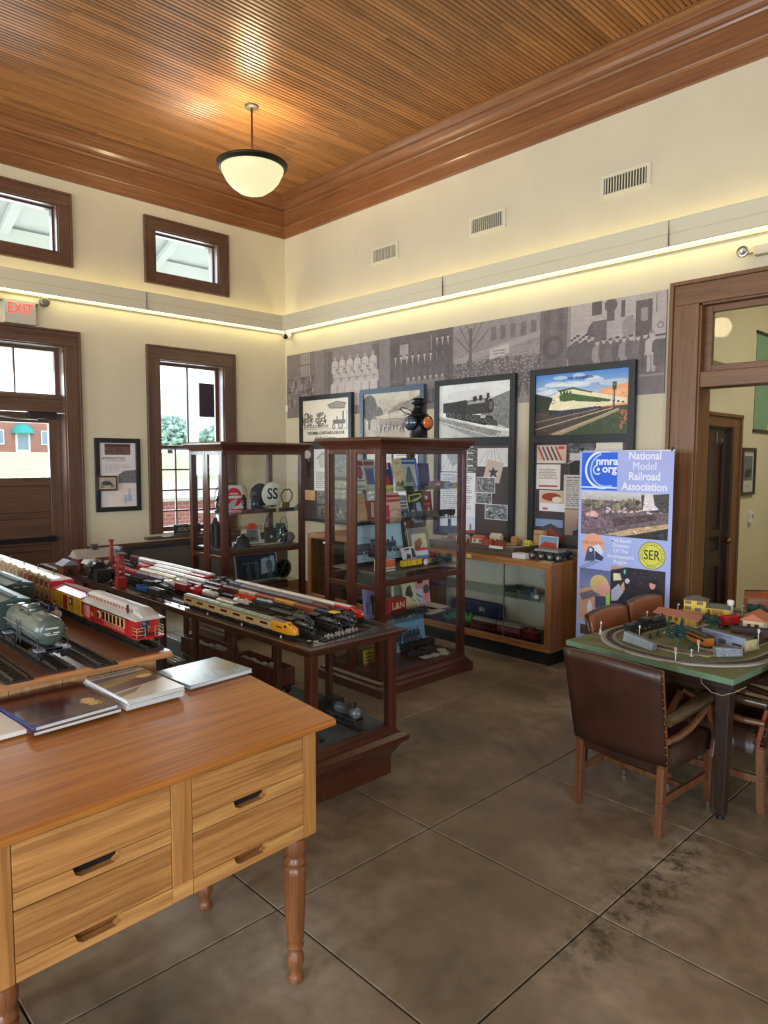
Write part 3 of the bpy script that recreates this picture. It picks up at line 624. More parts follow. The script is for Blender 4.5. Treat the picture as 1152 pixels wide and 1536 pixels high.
def rim(z0, z1, o0, o1): 
    return [(X0-o0,Y0-o0,z0),(X1+o0,Y0-o0,z0),(X1+o0,Y1+o0,z0),(X0-o0,Y1+o0,z0),(X0-o1,Y0-o1,z1),(X1+o1,Y0-o1,z1),(X1+o1,Y1+o1,z1),(X0-o1,Y1+o1,z1)]
m = MB(); m.hexa(rim(0,.105,-.022,-.022)); m.hexa(rim(.105,.135,-.018,.0)); m.hexa(rim(.135,.19,.0,.034)); m.hexa(rim(.19,.215,.05,.05)); m.hexa(rim(.215,.232,.046,.02)); m.hexa(rim(.232,.254,.004,.0))
m.build('base', mahog_x, lc)
MB().box(X1-.03, X1+.002, Y0+.05, Y1-.05, .254, .276).build('sill_rail', mahog_y, lc, bev=.003)

# ---- tall glazed cabinets
def cabinet(x1, lab, SH):
    """front glass faces +x, two doors on the -y side; origin at the middle of the base"""
    x0 = x1-.62; y0, y1 = 3.385, 4.325; H = 1.775
    t_ = thing('display_cabinet', lab, 'cabinet', ((x0+x1)/2, (y0+y1)/2, 0)); a, b_ = .31, .47; P = .052
    m = MB(); m.hexa([(-a-.05,-b_-.05,0),(a+.05,-b_-.05,0),(a+.05,b_+.05,0),(-a-.05,b_+.05,0),(-a-.05,-b_-.05,.062),(a+.05,-b_-.05,.062),(a+.05,b_+.05,.062),(-a-.05,b_+.05,.062)])
    for (o0, o1, z0, z1) in ((.05,.034,.062,.074),(.03,.03,.074,.09),(.022,.01,.09,.105),(.008,.004,.105,.118)):
        m.hexa([(-a-o0,-b_-o0,z0),(a+o0,-b_-o0,z0),(a+o0,b_+o0,z0),(-a-o0,b_+o0,z0),(-a-o1,-b_-o1,z1),(a+o1,-b_-o1,z1),(a+o1,b_+o1,z1),(-a-o1,b_+o1,z1)])
    m.build('base', mahog_y, t_)
    for sx in (-1, 1):
        for sy in (-1, 1):
            m = MB(); cx, cy = sx*(a-P/2), sy*(b_-P/2); m.box(cx-P/2, cx+P/2, cy-P/2, cy+P/2, .118, H)
            for q in (-.012, .0, .012): m.box(sx*a-.002, sx*a+.002, cy+q-.003, cy+q+.003, .16, H-.05)
            m.build('corner_post', mahog, t_, bev=.003)
    for z0, z1, nm in ((.118,.147,'bottom_rail'),(.787,.829,'middle_rail'),(1.742,H,'top_rail')):
        for sx in (-1, 1): MB().box(sx*a-.03*(sx > 0), sx*a+.03*(sx < 0), -b_+P, b_-P, z0, z1).build(nm, mahog_y, t_, bev=.003)
        MB().box(-a+P, a-P, b_-.03, b_, z0, z1).build(nm, mahog_x, t_, bev=.003)
    m = MB()
    for (o0, o1, z0, z1) in ((.004,.008,H,1.788),(.012,.02,1.788,1.80),(.02,.052,1.80,1.832),(.06,.06,1.832,1.845),(.06,.05,1.845,1.855)):
        m.hexa([(-a-o0,-b_-o0,z0),(a+o0,-b_-o0,z0),(a+o0,b_+o0,z0),(-a-o0,b_+o0,z0),(-a-o1,-b_-o1,z1),(a+o1,-b_-o1,z1),(a+o1,b_+o1,z1),(-a-o1,b_+o1,z1)])
    m.build('cornice', mahog_y, t_)
    for sx in (-1, 1): MB().box(sx*(a-.012)-.002, sx*(a-.012)+.002, -b_+P, b_-P, .147, 1.742).build('pane', cglass, t_)
    MB().box(-a+P, a-P, b_-.014, b_-.01, .147, 1.742).build('pane', cglass, t_)
    for k, (u0, u1) in enumerate(((-a+.004, -.0015), (.0015, a-.004))):
        d_ = MB().box(u0, u0+.048, -b_-.012, -b_+.012, .122, H-.004).box(u1-.048, u1, -b_-.012, -b_+.012, .122, H-.004).box(u0+.048, u1-.048, -b_-.012, -b_+.012, .122, .165).box(u0+.048, u1-.048, -b_-.012, -b_+.012, .755, .79).box(u0+.048, u1-.048, -b_-.012, -b_+.012, 1.735, H-.004).build('door', mahog, t_, bev=.003)
        MB().box(u0+.048, u1-.048, -b_-.002, -b_+.002, .165, 1.735).build('pane', cglass, d_)
        if k == 0: MB().lathe([(.004,0),(.004,-.012),(.009,-.016),(.009,-.024),(.004,-.028)], 8, (u0+.02, -b_-.012, 1.06), 'y').build('knob', paint('pale_knob', (220,214,200), .3), d_)
    for z in SH[:-2]: MB().box(-a+.04, a-.03, -b_+.03, b_-.03, z-.006, z).build('glass_shelf', shelfglass, t_)
    MB().box(-a+.04, a-.03, -b_+.03, b_-.03, SH[-2]-.012, SH[-2]).build('glass_shelf', wood('shelf_board', (70,62,54), (110,100,88), 'y', .5), t_)
    MB().box(-a+.04, a-.03, -b_+.03, b_-.03, SH[-1]-.006, SH[-1]).build('glass_shelf', shelfglass, t_)
    MB().box(-a+.02, a-.02, -b_+.03, b_-.03, .124, .146).build('cabinet_floor', dmahog_y, t_)
    return t_
cab_b = cabinet(-3.55, 'tall mahogany glass cabinet with the railway lantern on top', (1.475, 1.245, .88, .495))
cab_a = cabinet(-5.65, 'tall mahogany glass cabinet near the room corner with a round SS sign inside', (1.18, .845, .475))

# ---- oak counter cases along the right wall
backpanel = paint('case_lining', (204,204,188), .8, var=.04, scale=4.)
def oak_case(x0, x1, lab):
    t_ = thing('oak_display_case', lab, 'cabinet', (x0, 4.87, 0)); Lx = x1-x0; Dp = .555; H = .858
    MB().box(.04, Lx-.02, .03, Dp, 0, .115).build('plinth', paint('black_toe_kick', (20,21,22), .6), t_)
    MB().box(0, Lx, 0, Dp, .115, .135).build('bottom', oakc_x, t_); MB().box(0, Lx, 0, Dp, .836, H).build('top', oakc_x, t_, bev=.003)
    for x in (0, Lx-.022): MB().box(x, x+.022, .0, Dp, .135, .836).build('side_panel', oakc_z, t_)
    MB().box(.022, Lx-.022, 0, .024, .135, .168).build('bottom_rail', oakc_x, t_, bev=.003); MB().box(.022, Lx-.022, 0, .024, .805, .836).build('top_rail', oakc_x, t_, bev=.003)
    for x in (.022, Lx-.06): MB().box(x, x+.038, 0, .024, .168, .805).build('stile', oakc_z, t_, bev=.002)
    MB().box(.022, Lx-.022, .02, .024, .160, .170).build('track_strip', paint('aluminium_track', (170,168,158), .3, .9), t_)
    MB().box(.022, Lx-.022, Dp-.03, Dp-.02, .135, .836).build('back_panel', backpanel, t_)
    MB().box(.022, Lx-.022, .03, Dp-.03, .135, .145).build('deck', paint('dark_deck', (46,40,36), .7), t_)
    h = Lx-.505
    MB().box(.06, h+.02, .028, .032, .168, .805).build('pane', cglass, t_); MB().box(h, Lx-.06, .036, .040, .168, .805).build('pane', cglass, t_)
    MB().box(h+.012, h+.02, .022, .034, .168, .805).build('pane_edge', paint('aluminium_track', (170,168,158), .3, .9), t_)
    MB().box(.03, h+.02, .12, Dp-.05, .494, .50).build('glass_shelf', shelfglass, t_); MB().box(h+.02, Lx-.03, .12, Dp-.05, .494, .50).build('glass_shelf', shelfglass, t_)
    return t_
oak_case(-4.70, -3.10, 'oak counter case with glass front beside the tall blue banner')
oak_case(-6.32, -4.702, 'oak counter case behind the tall glass cabinets, end to end with the other')
tag(MB().box(-3.984, -3.93, 4.864, 4.8695, .818, .852).build('yellow_tag', paint('yellow_card', (220,190,96), .6)), 'small yellow card fixed to the front edge of the oak counter case', 'tag')

# ---- layout table
tb = thing('layout_table', 'dark wooden table under the green model train layout board', 'table', (-1.585, 3.335, 0), math.radians(-4.2))
ebony = wood('dark_table_z', (26,17,12), (50,34,25), 'z', .4, 1., rand=.05, coat=.1); ebony_x = wood('dark_table_x', (26,17,12), (50,34,25), 'x', .4, 1., rand=.05)
for x, y in ((-.385,.07),(.385,.07),(-.385,1.5),(.385,1.5)):
    lg = MB().hexa([(x-.022,y-.022,.02),(x+.022,y-.022,.02),(x+.022,y+.022,.02),(x-.022,y+.022,.02),(x-.034,y-.034,.64),(x+.034,y-.034,.64),(x+.034,y+.034,.64),(x-.034,y+.034,.64)]).build('leg', ebony, tb, bev=.004)
    MB().cyl((x,y,0),(x,y,.02),.018,.016,10).build('glide', blackmetal, lg)
for a in ((-.36,.36,.06,.085),(-.36,.36,1.485,1.51),(-.395,-.37,.09,1.48),(.37,.395,.09,1.48)): MB().box(*a, .612, .64).build('apron', ebony_x, tb)
MB().box(-.44, .44, .02, 1.56, .64, .676).build('tabletop', ebony_x, tb, bev=.004)

# ---- leather armchairs
def leather(name, c0, c1, rough=.38):
    if name in MATS: return MATS[name]
    m, t, b = _new(name); N = t.nodes.new; L = t.links.new; tc = N('ShaderNodeTexCoord')
    n = N('ShaderNodeTexNoise'); n.inputs['Scale'].default_value = 5; n.inputs['Detail'].default_value = 6; v = N('ShaderNodeTexVoronoi'); v.inputs['Scale'].default_value = 260
    L(tc.outputs['Object'], n.inputs['Vector']); L(tc.outputs['Object'], v.inputs['Vector'])
    r = N('ShaderNodeValToRGB'); r.color_ramp.elements[0].position = .3; r.color_ramp.elements[1].position = .7; r.color_ramp.elements[0].color = (*lin(c0), 1); r.color_ramp.elements[1].color = (*lin(c1), 1)
    L(n.outputs['Fac'], r.inputs[0]); L(r.outputs[0], b.inputs['Base Color']); b.inputs['Roughness'].default_value = rough
    bp = N('ShaderNodeBump'); bp.inputs['Strength'].default_value = .12; bp.inputs['Distance'].default_value = .001; L(v.outputs['Distance'], bp.inputs['Height']); L(bp.outputs[0], b.inputs['Normal'])
    MATS[name] = m; return m
leath_back = leather('chair_leather', (38,22,15), (64,36,25), .36); leath_face = leather('chair_leather_face', (112,58,34), (148,82,50), .36)
leath_arm = leather('arm_leather', (50,36,24), (82,62,40), .24)
chairwood = wood('chair_wood', (74,43,25), (122,77,46), 'z', .36, 1., rand=.06, coat=.2)
nailm = paint('nail_brass', (150,120,70), .3, .9)
def soft(m, x0, x1, y0, y1, z0, z1, r=.02, crown=.012):
    """cushion: rounded slab with a domed top"""
    nx, ny = 8, 8
    vs = []
    for j in range(ny+1):
        for i in range(nx+1):
            u, v = i/nx, j/ny; e = min(1, min(u, 1-u)*5)*min(1, min(v, 1-v)*5)
            vs.append((x0+(x1-x0)*u, y0+(y1-y0)*v, z1-r*(1-e)+crown*math.sin(PI*u)*math.sin(PI*v)))
    q = len(vs); vs += [(v[0], v[1], z0) for v in vs]
    fs = [(j*(nx+1)+i, j*(nx+1)+i+1, (j+1)*(nx+1)+i+1, (j+1)*(nx+1)+i) for j in range(ny) for i in range(nx)]
    bd = [i for i in range(nx)]+[j*(nx+1)+nx for j in range(ny)]+[ny*(nx+1)+nx-i for i in range(nx)]+[(ny-j)*(nx+1) for j in range(ny)]
    fs += [(bd[k], bd[k]+q, bd[(k+1)%len(bd)]+q, bd[(k+1)%len(bd)]) for k in range(len(bd))]
    return m.add(vs, fs, 0, True)
def make_chair(lab, arms=True):
    """faces +y; the back legs stand at y = 0"""
    t_ = thing('leather_armchair', lab, 'chair')
    for sx in (-1, 1):
        x = sx*.212
        m = MB(); P = [(-.012,0),(-.004,.16),(.004,.32),(-.012,.46)]; 
        for k in range(3):
            (ya, za), (yb, zb) = P[k], P[k+1]; m.hexa([(x-.017,ya-.018,za),(x+.017,ya-.018,za),(x+.017,ya+.018,za),(x-.017,ya+.018,za),(x-.018,yb-.019,zb),(x+.018,yb-.019,zb),(x+.018,yb+.019,zb),(x-.018,yb+.019,zb)])
        m.build('leg', chairwood, t_, bev=.004)
        x = sx*.228; lg = MB().hexa([(x-.015,.415,.035),(x+.015,.415,.035),(x+.015,.445,.035),(x-.015,.445,.035),(x-.02,.408,.30),(x+.02,.408,.30),(x+.02,.45,.30),(x-.02,.45,.30)]).build('leg', chairwood, t_, bev=.004)
        MB().cyl((x,.43,0),(x,.43,.035),.012,.014,8).build('glide', paint('chrome_glide', (170,170,166), .25, .9), lg)
        MB().box(sx*.22-.009, sx*.22+.009, .01, .42, .15, .185).build('stretcher', chairwood, t_, bev=.003)
        if arms:
            m = MB(); x = sx*.245
            m.hexa([(x-.012,.40,.27),(x+.012,.40,.27),(x+.012,.455,.27),(x-.012,.455,.27),(x-.010,.425,.36),(x+.010,.425,.36),(x+.010,.455,.36),(x-.010,.455,.36)])
            m.hexa([(x-.010,.425,.36),(x+.010,.425,.36),(x+.010,.455,.36),(x-.010,.455,.36),(x-.012,.35,.53),(x+.012,.35,.53),(x+.012,.385,.53),(x-.012,.385,.53)])
            m.build('arm_post', chairwood, t_, bev=.004)
            MB().tube([(x,-.02,.455),(x,.08,.452),(x,.18,.468),(x,.28,.50),(x,.36,.535)], [.015,.017,.018,.017,.013], 8).build('arm_rail', chairwood, t_)
            m = MB(); vs = []; path = [(-.03,.548,.024),(.06,.552,.027),(.18,.562,.031),(.30,.575,.034),(.385,.585,.036),(.425,.58,.030)]
            n = 10
            for (y, z, w_) in path:
                for i in range(n): a = 2*PI*i/n; vs.append((x+w_*math.copysign(abs(math.cos(a))**.6, math.cos(a)), y, z+.022*math.copysign(abs(math.sin(a))**.7, math.sin(a))))
            q = len(path); m.add(vs, [(j*n+i, j*n+(i+1)%n, (j+1)*n+(i+1)%n, (j+1)*n+i) for j in range(q-1) for i in range(n)], 0, True).add(vs[:n], [list(range(n))[::-1]]).add(vs[-n:], [list(range(n))])
            m.build('arm_pad', leath_arm, t_)
    MB().box(-.21,.21,.20,.22,.155,.18).build('stretcher', chairwood, t_, bev=.003)
    m = MB(); soft(m, -.222,.222,.015,.46,.285,.405); m.build('seat', leath_back, t_)
    # curved, raked back: dark leather behind, face leather in front
    def back(y_off, th, nm, mt, ins=0.):
        m = MB(); nx, nz = 10, 8; vs = []
        for side in (0, 1):
            for j in range(nz+1):
                for i in range(nx+1):
                    u = -1+2*i/nx; v = j/nz; z = .335+ins+v*(.455-2*ins)+ .018*(1-u*u)*(v-.0)*.8; w_ = (.236+.014*v-ins)
                    y = -.018-.095*v-.018*(1-u*u)*1.2+y_off+(th if side else 0)*(1-.35*max(abs(u), abs(2*v-1))**6)
                    vs.append((u*w_, y, z))
        q = (nx+1)*(nz+1); fs = []
        for j in range(nz):
            for i in range(nx): a = j*(nx+1)+i; fs += [(a, a+1, a+nx+2, a+nx+1), (q+a+1, q+a, q+a+nx+1, q+a+nx+2)]
        for j in range(nz): a = j*(nx+1); b_ = a+nx; fs += [(a, a+nx+1, q+a+nx+1, q+a), (b_+nx+1, b_, q+b_, q+b_+nx+1)]
        for i in range(nx): a = i; b_ = nz*(nx+1)+i; fs += [(a+1, a, q+a, q+a+1), (b_, b_+1, q+b_+1, q+b_)]
        m.add(vs, fs, 0, True); return m.build(nm, mt, t_)
    bk = back(0, .03, 'back', leath_back); back(.029, .022, 'back_face', leath_face, .004)
    m = MB()
    for sx in (-1, 1):
        for k in range(12): v = (k+.5)/12; m.ball((sx*(.238+.014*v), -.006-.095*v, .335+v*.455), .0042, 6, 4)
    m.build('nail_heads', nailm, bk, kind='stuff')
    m = MB()
    for sx in (-1, 1):
        for k in range(5): m.ball((sx*.2235, .03, .295+k*.022), .004, 6, 4); m.ball((sx*.205, .012, .295+k*.022), .004, 6, 4)
        for k in range(6): m.ball((sx*.2235, .448, .295+k*.018), .004, 6, 4)
    m.build('nail_heads', nailm, t_, kind='stuff')
    MB().box(-.20,.20,.0,.02,.285,.37).build('back_rail', leath_back, t_)
    return t_
ch = make_chair('brown leather armchair with its studded back towards the room, near side of the layout table')
ch.location = (-1.536, 3.026, 0); ch.rotation_euler = (0, 0, math.radians(-4))
dup(ch, (-1.10, 3.775, 0), math.radians(93), 'leather armchair pushed in at the right end of the layout table, mostly cut off')
ch2 = make_chair('brown leather chair by the blue banner, nearer of two across the layout table', False)
ch2.location = (-1.995, 3.882, 0); ch2.rotation_euler = (0, 0, math.radians(-89)); ch2.scale = (.93, .92, 1)
dup(ch2, (-1.995, 4.366, 0), math.radians(-90), 'brown leather chair by the blue banner, farther of two across the layout table')
dup(ch2, (-1.50, 5.12, 0), math.radians(184), 'brown leather chair at the doorway end of the layout table')
# ================================================================ LIGHT FIXTURES AND WALL FITTINGS
val_m = paint('valance_paint', (206,196,166), .6)
lens_w = emit('cove_lens', (255,244,184), 7.5)
def valance(right, lab):
    t_ = thing('cove_light', lab, 'light', (0, 0, 0))
    def swp(pts, nm, mt, a0=0.):
        n = len(pts); vs = [(XL+o_+a0*(not right)*0, YR-o_, z) for o_, z in pts]+[((5.9, YR-o_, z) if right else (XL+o_, -5.9, z)) for o_, z in pts]
        m = MB(); m.add(vs, [(i, (i+1) % n, n+(i+1) % n, n+i) for i in range(n)]).add(vs[:n], [list(range(n))]).add(vs[n:], [list(range(n))]); return m.build(nm, mt, t_)
    swp([(.118,3.315),(.132,3.318),(.136,3.40),(.130,3.405),(.136,3.412),(.146,3.497),(.150,3.505),(.138,3.507),(.122,3.41)], 'front_board', val_m)
    swp([(.03,3.32),(.118,3.322),(.118,3.33),(.03,3.33)], 'trough', val_m)
    swp([(.072,3.3135),(.102,3.3145),(.102,3.3195),(.072,3.3195)], 'lamp_lens', lens_w)
    swp([(.03,3.30),(.04,3.302),(.04,3.33),(.03,3.33)], 'rear_lip', val_m)
    swp([(.05,3.345),(.09,3.345),(.09,3.352),(.05,3.352)], 'uplight_lens', lens_w)
    for k in range(7):
        a = -7.0+1.4*k if right else 4.9-1.4*k
        m = MB(); (m.box(a-.006, a+.006, YR-.13, YR, 3.325, 3.345) if right else m.box(XL, XL+.13, a-.006, a+.006, 3.325, 3.345)); m.build('bracket', val_m, t_)
    for a in ((-4.69, -2.42, -.2) if right else (3.5, 1.5)):
        m = MB(); m.box(*((a-.0015, a+.0015, YR-.152, YR-.13) if right else (XL+.13, XL+.152, a-.0015, a+.0015)), 3.318, 3.506); m.build('board_joint', paint('joint_line', (120,112,92), .8), t_)
valance(True, 'long cream cove light running the length of the wall with the historic photographs')
valance(False, 'long cream cove light running over the entrance door and tall window')

pl = thing('pendant_lamp', 'pendant lamp with frosted glass bowl and dark rim hanging from the wooden ceiling', 'lamp', (-5.785, 3.826, 0))
dkm = paint('dark_bronze', (46,42,36), .38, .6)
MB().lathe([(.0,4.978),(.055,4.978),(.066,4.984),(.066,5.0)], 20).build('canopy', paint('pale_bronze', (104,96,84), .4, .5), pl)
MB().cyl((0,0,4.545),(0,0,4.98), .0085, n=8).build('rod', paint('brown_rod', (84,44,26), .35, .5), pl)
bowlm = emit('bowl_glass', (250,240,186), .56); bowlm.node_tree.nodes['Principled BSDF'].inputs['Base Color'].default_value = (.12, .11, .08, 1)
MB().lathe([(.0,4.186),(.06,4.192),(.13,4.218),(.20,4.268),(.25,4.325),(.286,4.395),(.297,4.44),(.29,4.44),(.278,4.395),(.243,4.33),(.19,4.276),(.0,4.20)], 36).build('glass_bowl', bowlm, pl)
MB().lathe([(.283,4.438),(.297,4.425),(.312,4.43),(.316,4.445),(.328,4.45),(.333,4.468),(.322,4.474),(.29,4.46),(.283,4.438)], 36).build('rim', dkm, pl)
sp_ = MB()
for k in range(3): a = 2*PI*k/3+.4; sp_.cyl((0,0,4.545), (.31*math.cos(a), .31*math.sin(a), 4.46), .006, n=6)
sp_.build('strut', dkm, pl)
l_ = bpy.data.lights.new('pendant_and_fill_bulb', 'POINT'); l_.energy = 34; l_.color = (1.0, .80, .48); l_.shadow_soft_size = .09
o_ = bpy.data.objects.new('pendant_and_fill_bulb', l_); C.objects.link(o_); o_.location = (-5.785, 3.826, 4.50)
# added fill bulbs out of view, standing for more pendants; no lamps built
for q in ((-5.785, -.6), (-5.785, -4.2)):
    l_ = bpy.data.lights.new('pendant_and_fill_bulb', 'POINT'); l_.energy = 34; l_.color = (1.0, .80, .48); l_.shadow_soft_size = .2
    o_ = bpy.data.objects.new('pendant_and_fill_bulb', l_); C.objects.link(o_); o_.location = (*q, 4.45)

ventm = paint('vent_cream', (206,196,170), .5); ventd = paint('vent_dark', (56,50,42), .8)
for x0, x1, lab in ((-5.868,-5.452,'wall vent grille nearest the corner'),(-4.468,-4.04,'middle one of the three wall vent grilles'),(-3.074,-2.642,'wall vent grille nearest the doorway')):
    v = thing('wall_vent', lab, 'vent', ((x0+x1)/2, YR, 3.95)); W_ = (x1-x0)/2
    MB().box(-W_+.03, W_-.03, -.003, 0, -.062, .062).build('backing', ventd, v)
    MB().box(-W_, W_, -.014, 0, .064, .092).box(-W_, W_, -.014, 0, -.092, -.064).box(-W_, -W_+.032, -.014, 0, -.064, .064).box(W_-.032, W_, -.014, 0, -.064, .064).build('frame', ventm, v, bev=.002)
    n = 15; me = None
    for i in range(n):
        x = -W_+.045+(2*W_-.09)*i/(n-1)
        if me is None: o_ = MB().box(-.004, .004, -.012, -.003, -.063, .063).build('slat', ventm, v); me = o_.data
        else: o_ = link('slat', me, v)
        o_.location = (x, 0, 0)
ex = thing('exit_sign', 'lit exit sign with red letters above the entrance door', 'sign', (XL, 2.25, 3.125))
MB().box(0, .05, -.145, .145, -.115, .115).build('housing', paint('sign_grey', (182,176,160), .5), ex, bev=.005)
text('lettering', 'EXIT', .14, emit('exit_red', (255,60,56), 1.3), ex, (.0515, 0, .025), (PI/2, 0, PI/2), bold=.0015, sx=.82)
for sy, lab in ((-1, ''), (1, '')):
    hd = MB().box(.0, .03, sy*.165-.01, sy*.165+.01, .08, .10).lathe([(.02,.01),(.046,.02),(.046,.075),(.04,.08),(.0,.076)], 12, (0, sy*.228, .125), 'x').build('lamp_head', paint('lamp_head_grey', (120,116,108), .3, .5), ex)
cm = thing('dome_camera', 'white dome security camera in the corner under the cove light', 'camera', (-7.36, 5.36, 3.30))
MB().lathe([(.05,.01),(.055,-.01),(.055,-.05),(.04,-.085),(.0,-.10)], 16).build('housing', paint('camera_white', (222,220,210), .35), cm)
MB().ball((.018,-.035,-.055), .033, 12, 8).build('lens', paint('black_gloss', (10,10,12), .08), cm)
MB().cyl((0,0,.0),(0,.02,.06),.02,n=8).box(-.02,.02,.0,.09,.04,.06).build('mount', paint('camera_white', (222,220,210), .35), cm)
sn = thing('wall_sensor', 'small white sensor box on the wall in the corner under the dome camera', 'sensor', (-7.485, YR, 2.35)); MB().box(-.02,.02,-.022,0,-.04,.04).build('box', paint('camera_white', (222,220,210), .35), sn, bev=.004); MB().box(-.004,.004,-.025,-.021,-.02,-.012).build('led', paint('grey_dot', (120,120,120), .4), sn)
eml = thing('emergency_light', 'emergency light fixture above the doorway with a swivel lamp', 'light', (-1.66, YR, 3.18))
MB().box(-.18,.2,-.07,0,-.035,.035).build('housing', paint('valance_paint', (206,196,166), .6), eml, bev=.006); MB().lathe([(.0,-.03),(.03,-.03),(.042,-.075),(.038,-.08),(.0,-.06)], 12, (-.24,-.03,-.005), 'y').build('lamp_head', paint('chrome_glide', (170,170,166), .25, .9), eml); MB().cyl((-.24,-.03,-.005),(-.17,-.03,-.0), .012, n=8).build('swivel', paint('valance_paint', (206,196,166), .6), eml)
# the hall: picture, map, switch, thermostat
fm = paint('dark_frame', (40,28,20), .4)
cv = Cv(120, 190, (188,190,180), 3).rect(.1,.12,.9,.72,(96,104,104)).noise(25,6,.1,.12,.9,.72).ell(.5,.55,.25,.1,(40,44,44)).poly([(.2,.6),(.8,.42),(.85,.5),(.3,.68)],(36,40,40)).lines(.25,.8,.75,.9,2,(120,120,112))
hp = thing('framed_picture', 'small framed picture hanging in the room beyond the doorway', 'picture', (HX, 7.30, 1.36), PI/2)
def frame4(par, w_, h, bw_, t, mt, z0=0.):
    MB().box(-w_/2,-w_/2+bw_,-t,0,z0,z0+h).box(w_/2-bw_,w_/2,-t,0,z0,z0+h).box(-w_/2+bw_,w_/2-bw_,-t,0,z0,z0+bw_).box(-w_/2+bw_,w_/2-bw_,-t,0,z0+h-bw_,z0+h).build('frame', mt, par, bev=.003)
frame4(hp, .36, .46, .03, .025, fm); sheet('print', .30, .40, .008, cv.mat('hall_picture_print'), fm, hp, (0,0,.03))
cv = Cv(160, 220, (206,190,140), 9).noise(14,8).poly([(0,0),(.5,0),(.42,.4),(.55,.8),(.4,1),(0,1)],(120,160,130)).noise(10,20).line([(.42,.4),(.9,.35)],.01,(170,90,70)).line([(.5,.6),(.95,.7)],.01,(120,120,150)).line([(.6,.0),(.65,1)],.008,(150,120,90))
mp_ = thing('wall_map', 'coloured wall map hanging in the room beyond the doorway, partly cut off', 'map', (HX, 7.87, 1.99), PI/2); sheet('print', .9, .95, .004, cv.mat('hall_map_print'), fm, mp_, (0,0,.02))
for z in (0, .96): MB().cyl((-.47,-.01,z),(.47,-.01,z),.014,n=8).build('rod', fm, mp_)
sw = thing('light_switch', 'dark switch plate on the wall beside the inner door', 'switch', (HX, 7.10, 1.10), PI/2); MB().box(-.035,.035,-.006,0,-.06,.06).build('plate', paint('brown_plate', (70,50,34), .4), sw, bev=.002); MB().box(-.008,.008,-.012,-.006,-.018,.018).build('toggle', paint('pale_knob', (220,214,200), .3), sw)
th_ = thing('thermostat', 'small white wall device under the framed picture in the next room', 'device', (HX, 7.42, 1.13), PI/2); MB().box(-.035,.035,-.03,0,-.05,.06).build('body', paint('camera_white', (222,220,210), .35), th_, bev=.004); MB().box(-.02,.02,-.032,-.029,.0,.035).build('display', paint('grey_dot', (120,120,120), .4), th_)

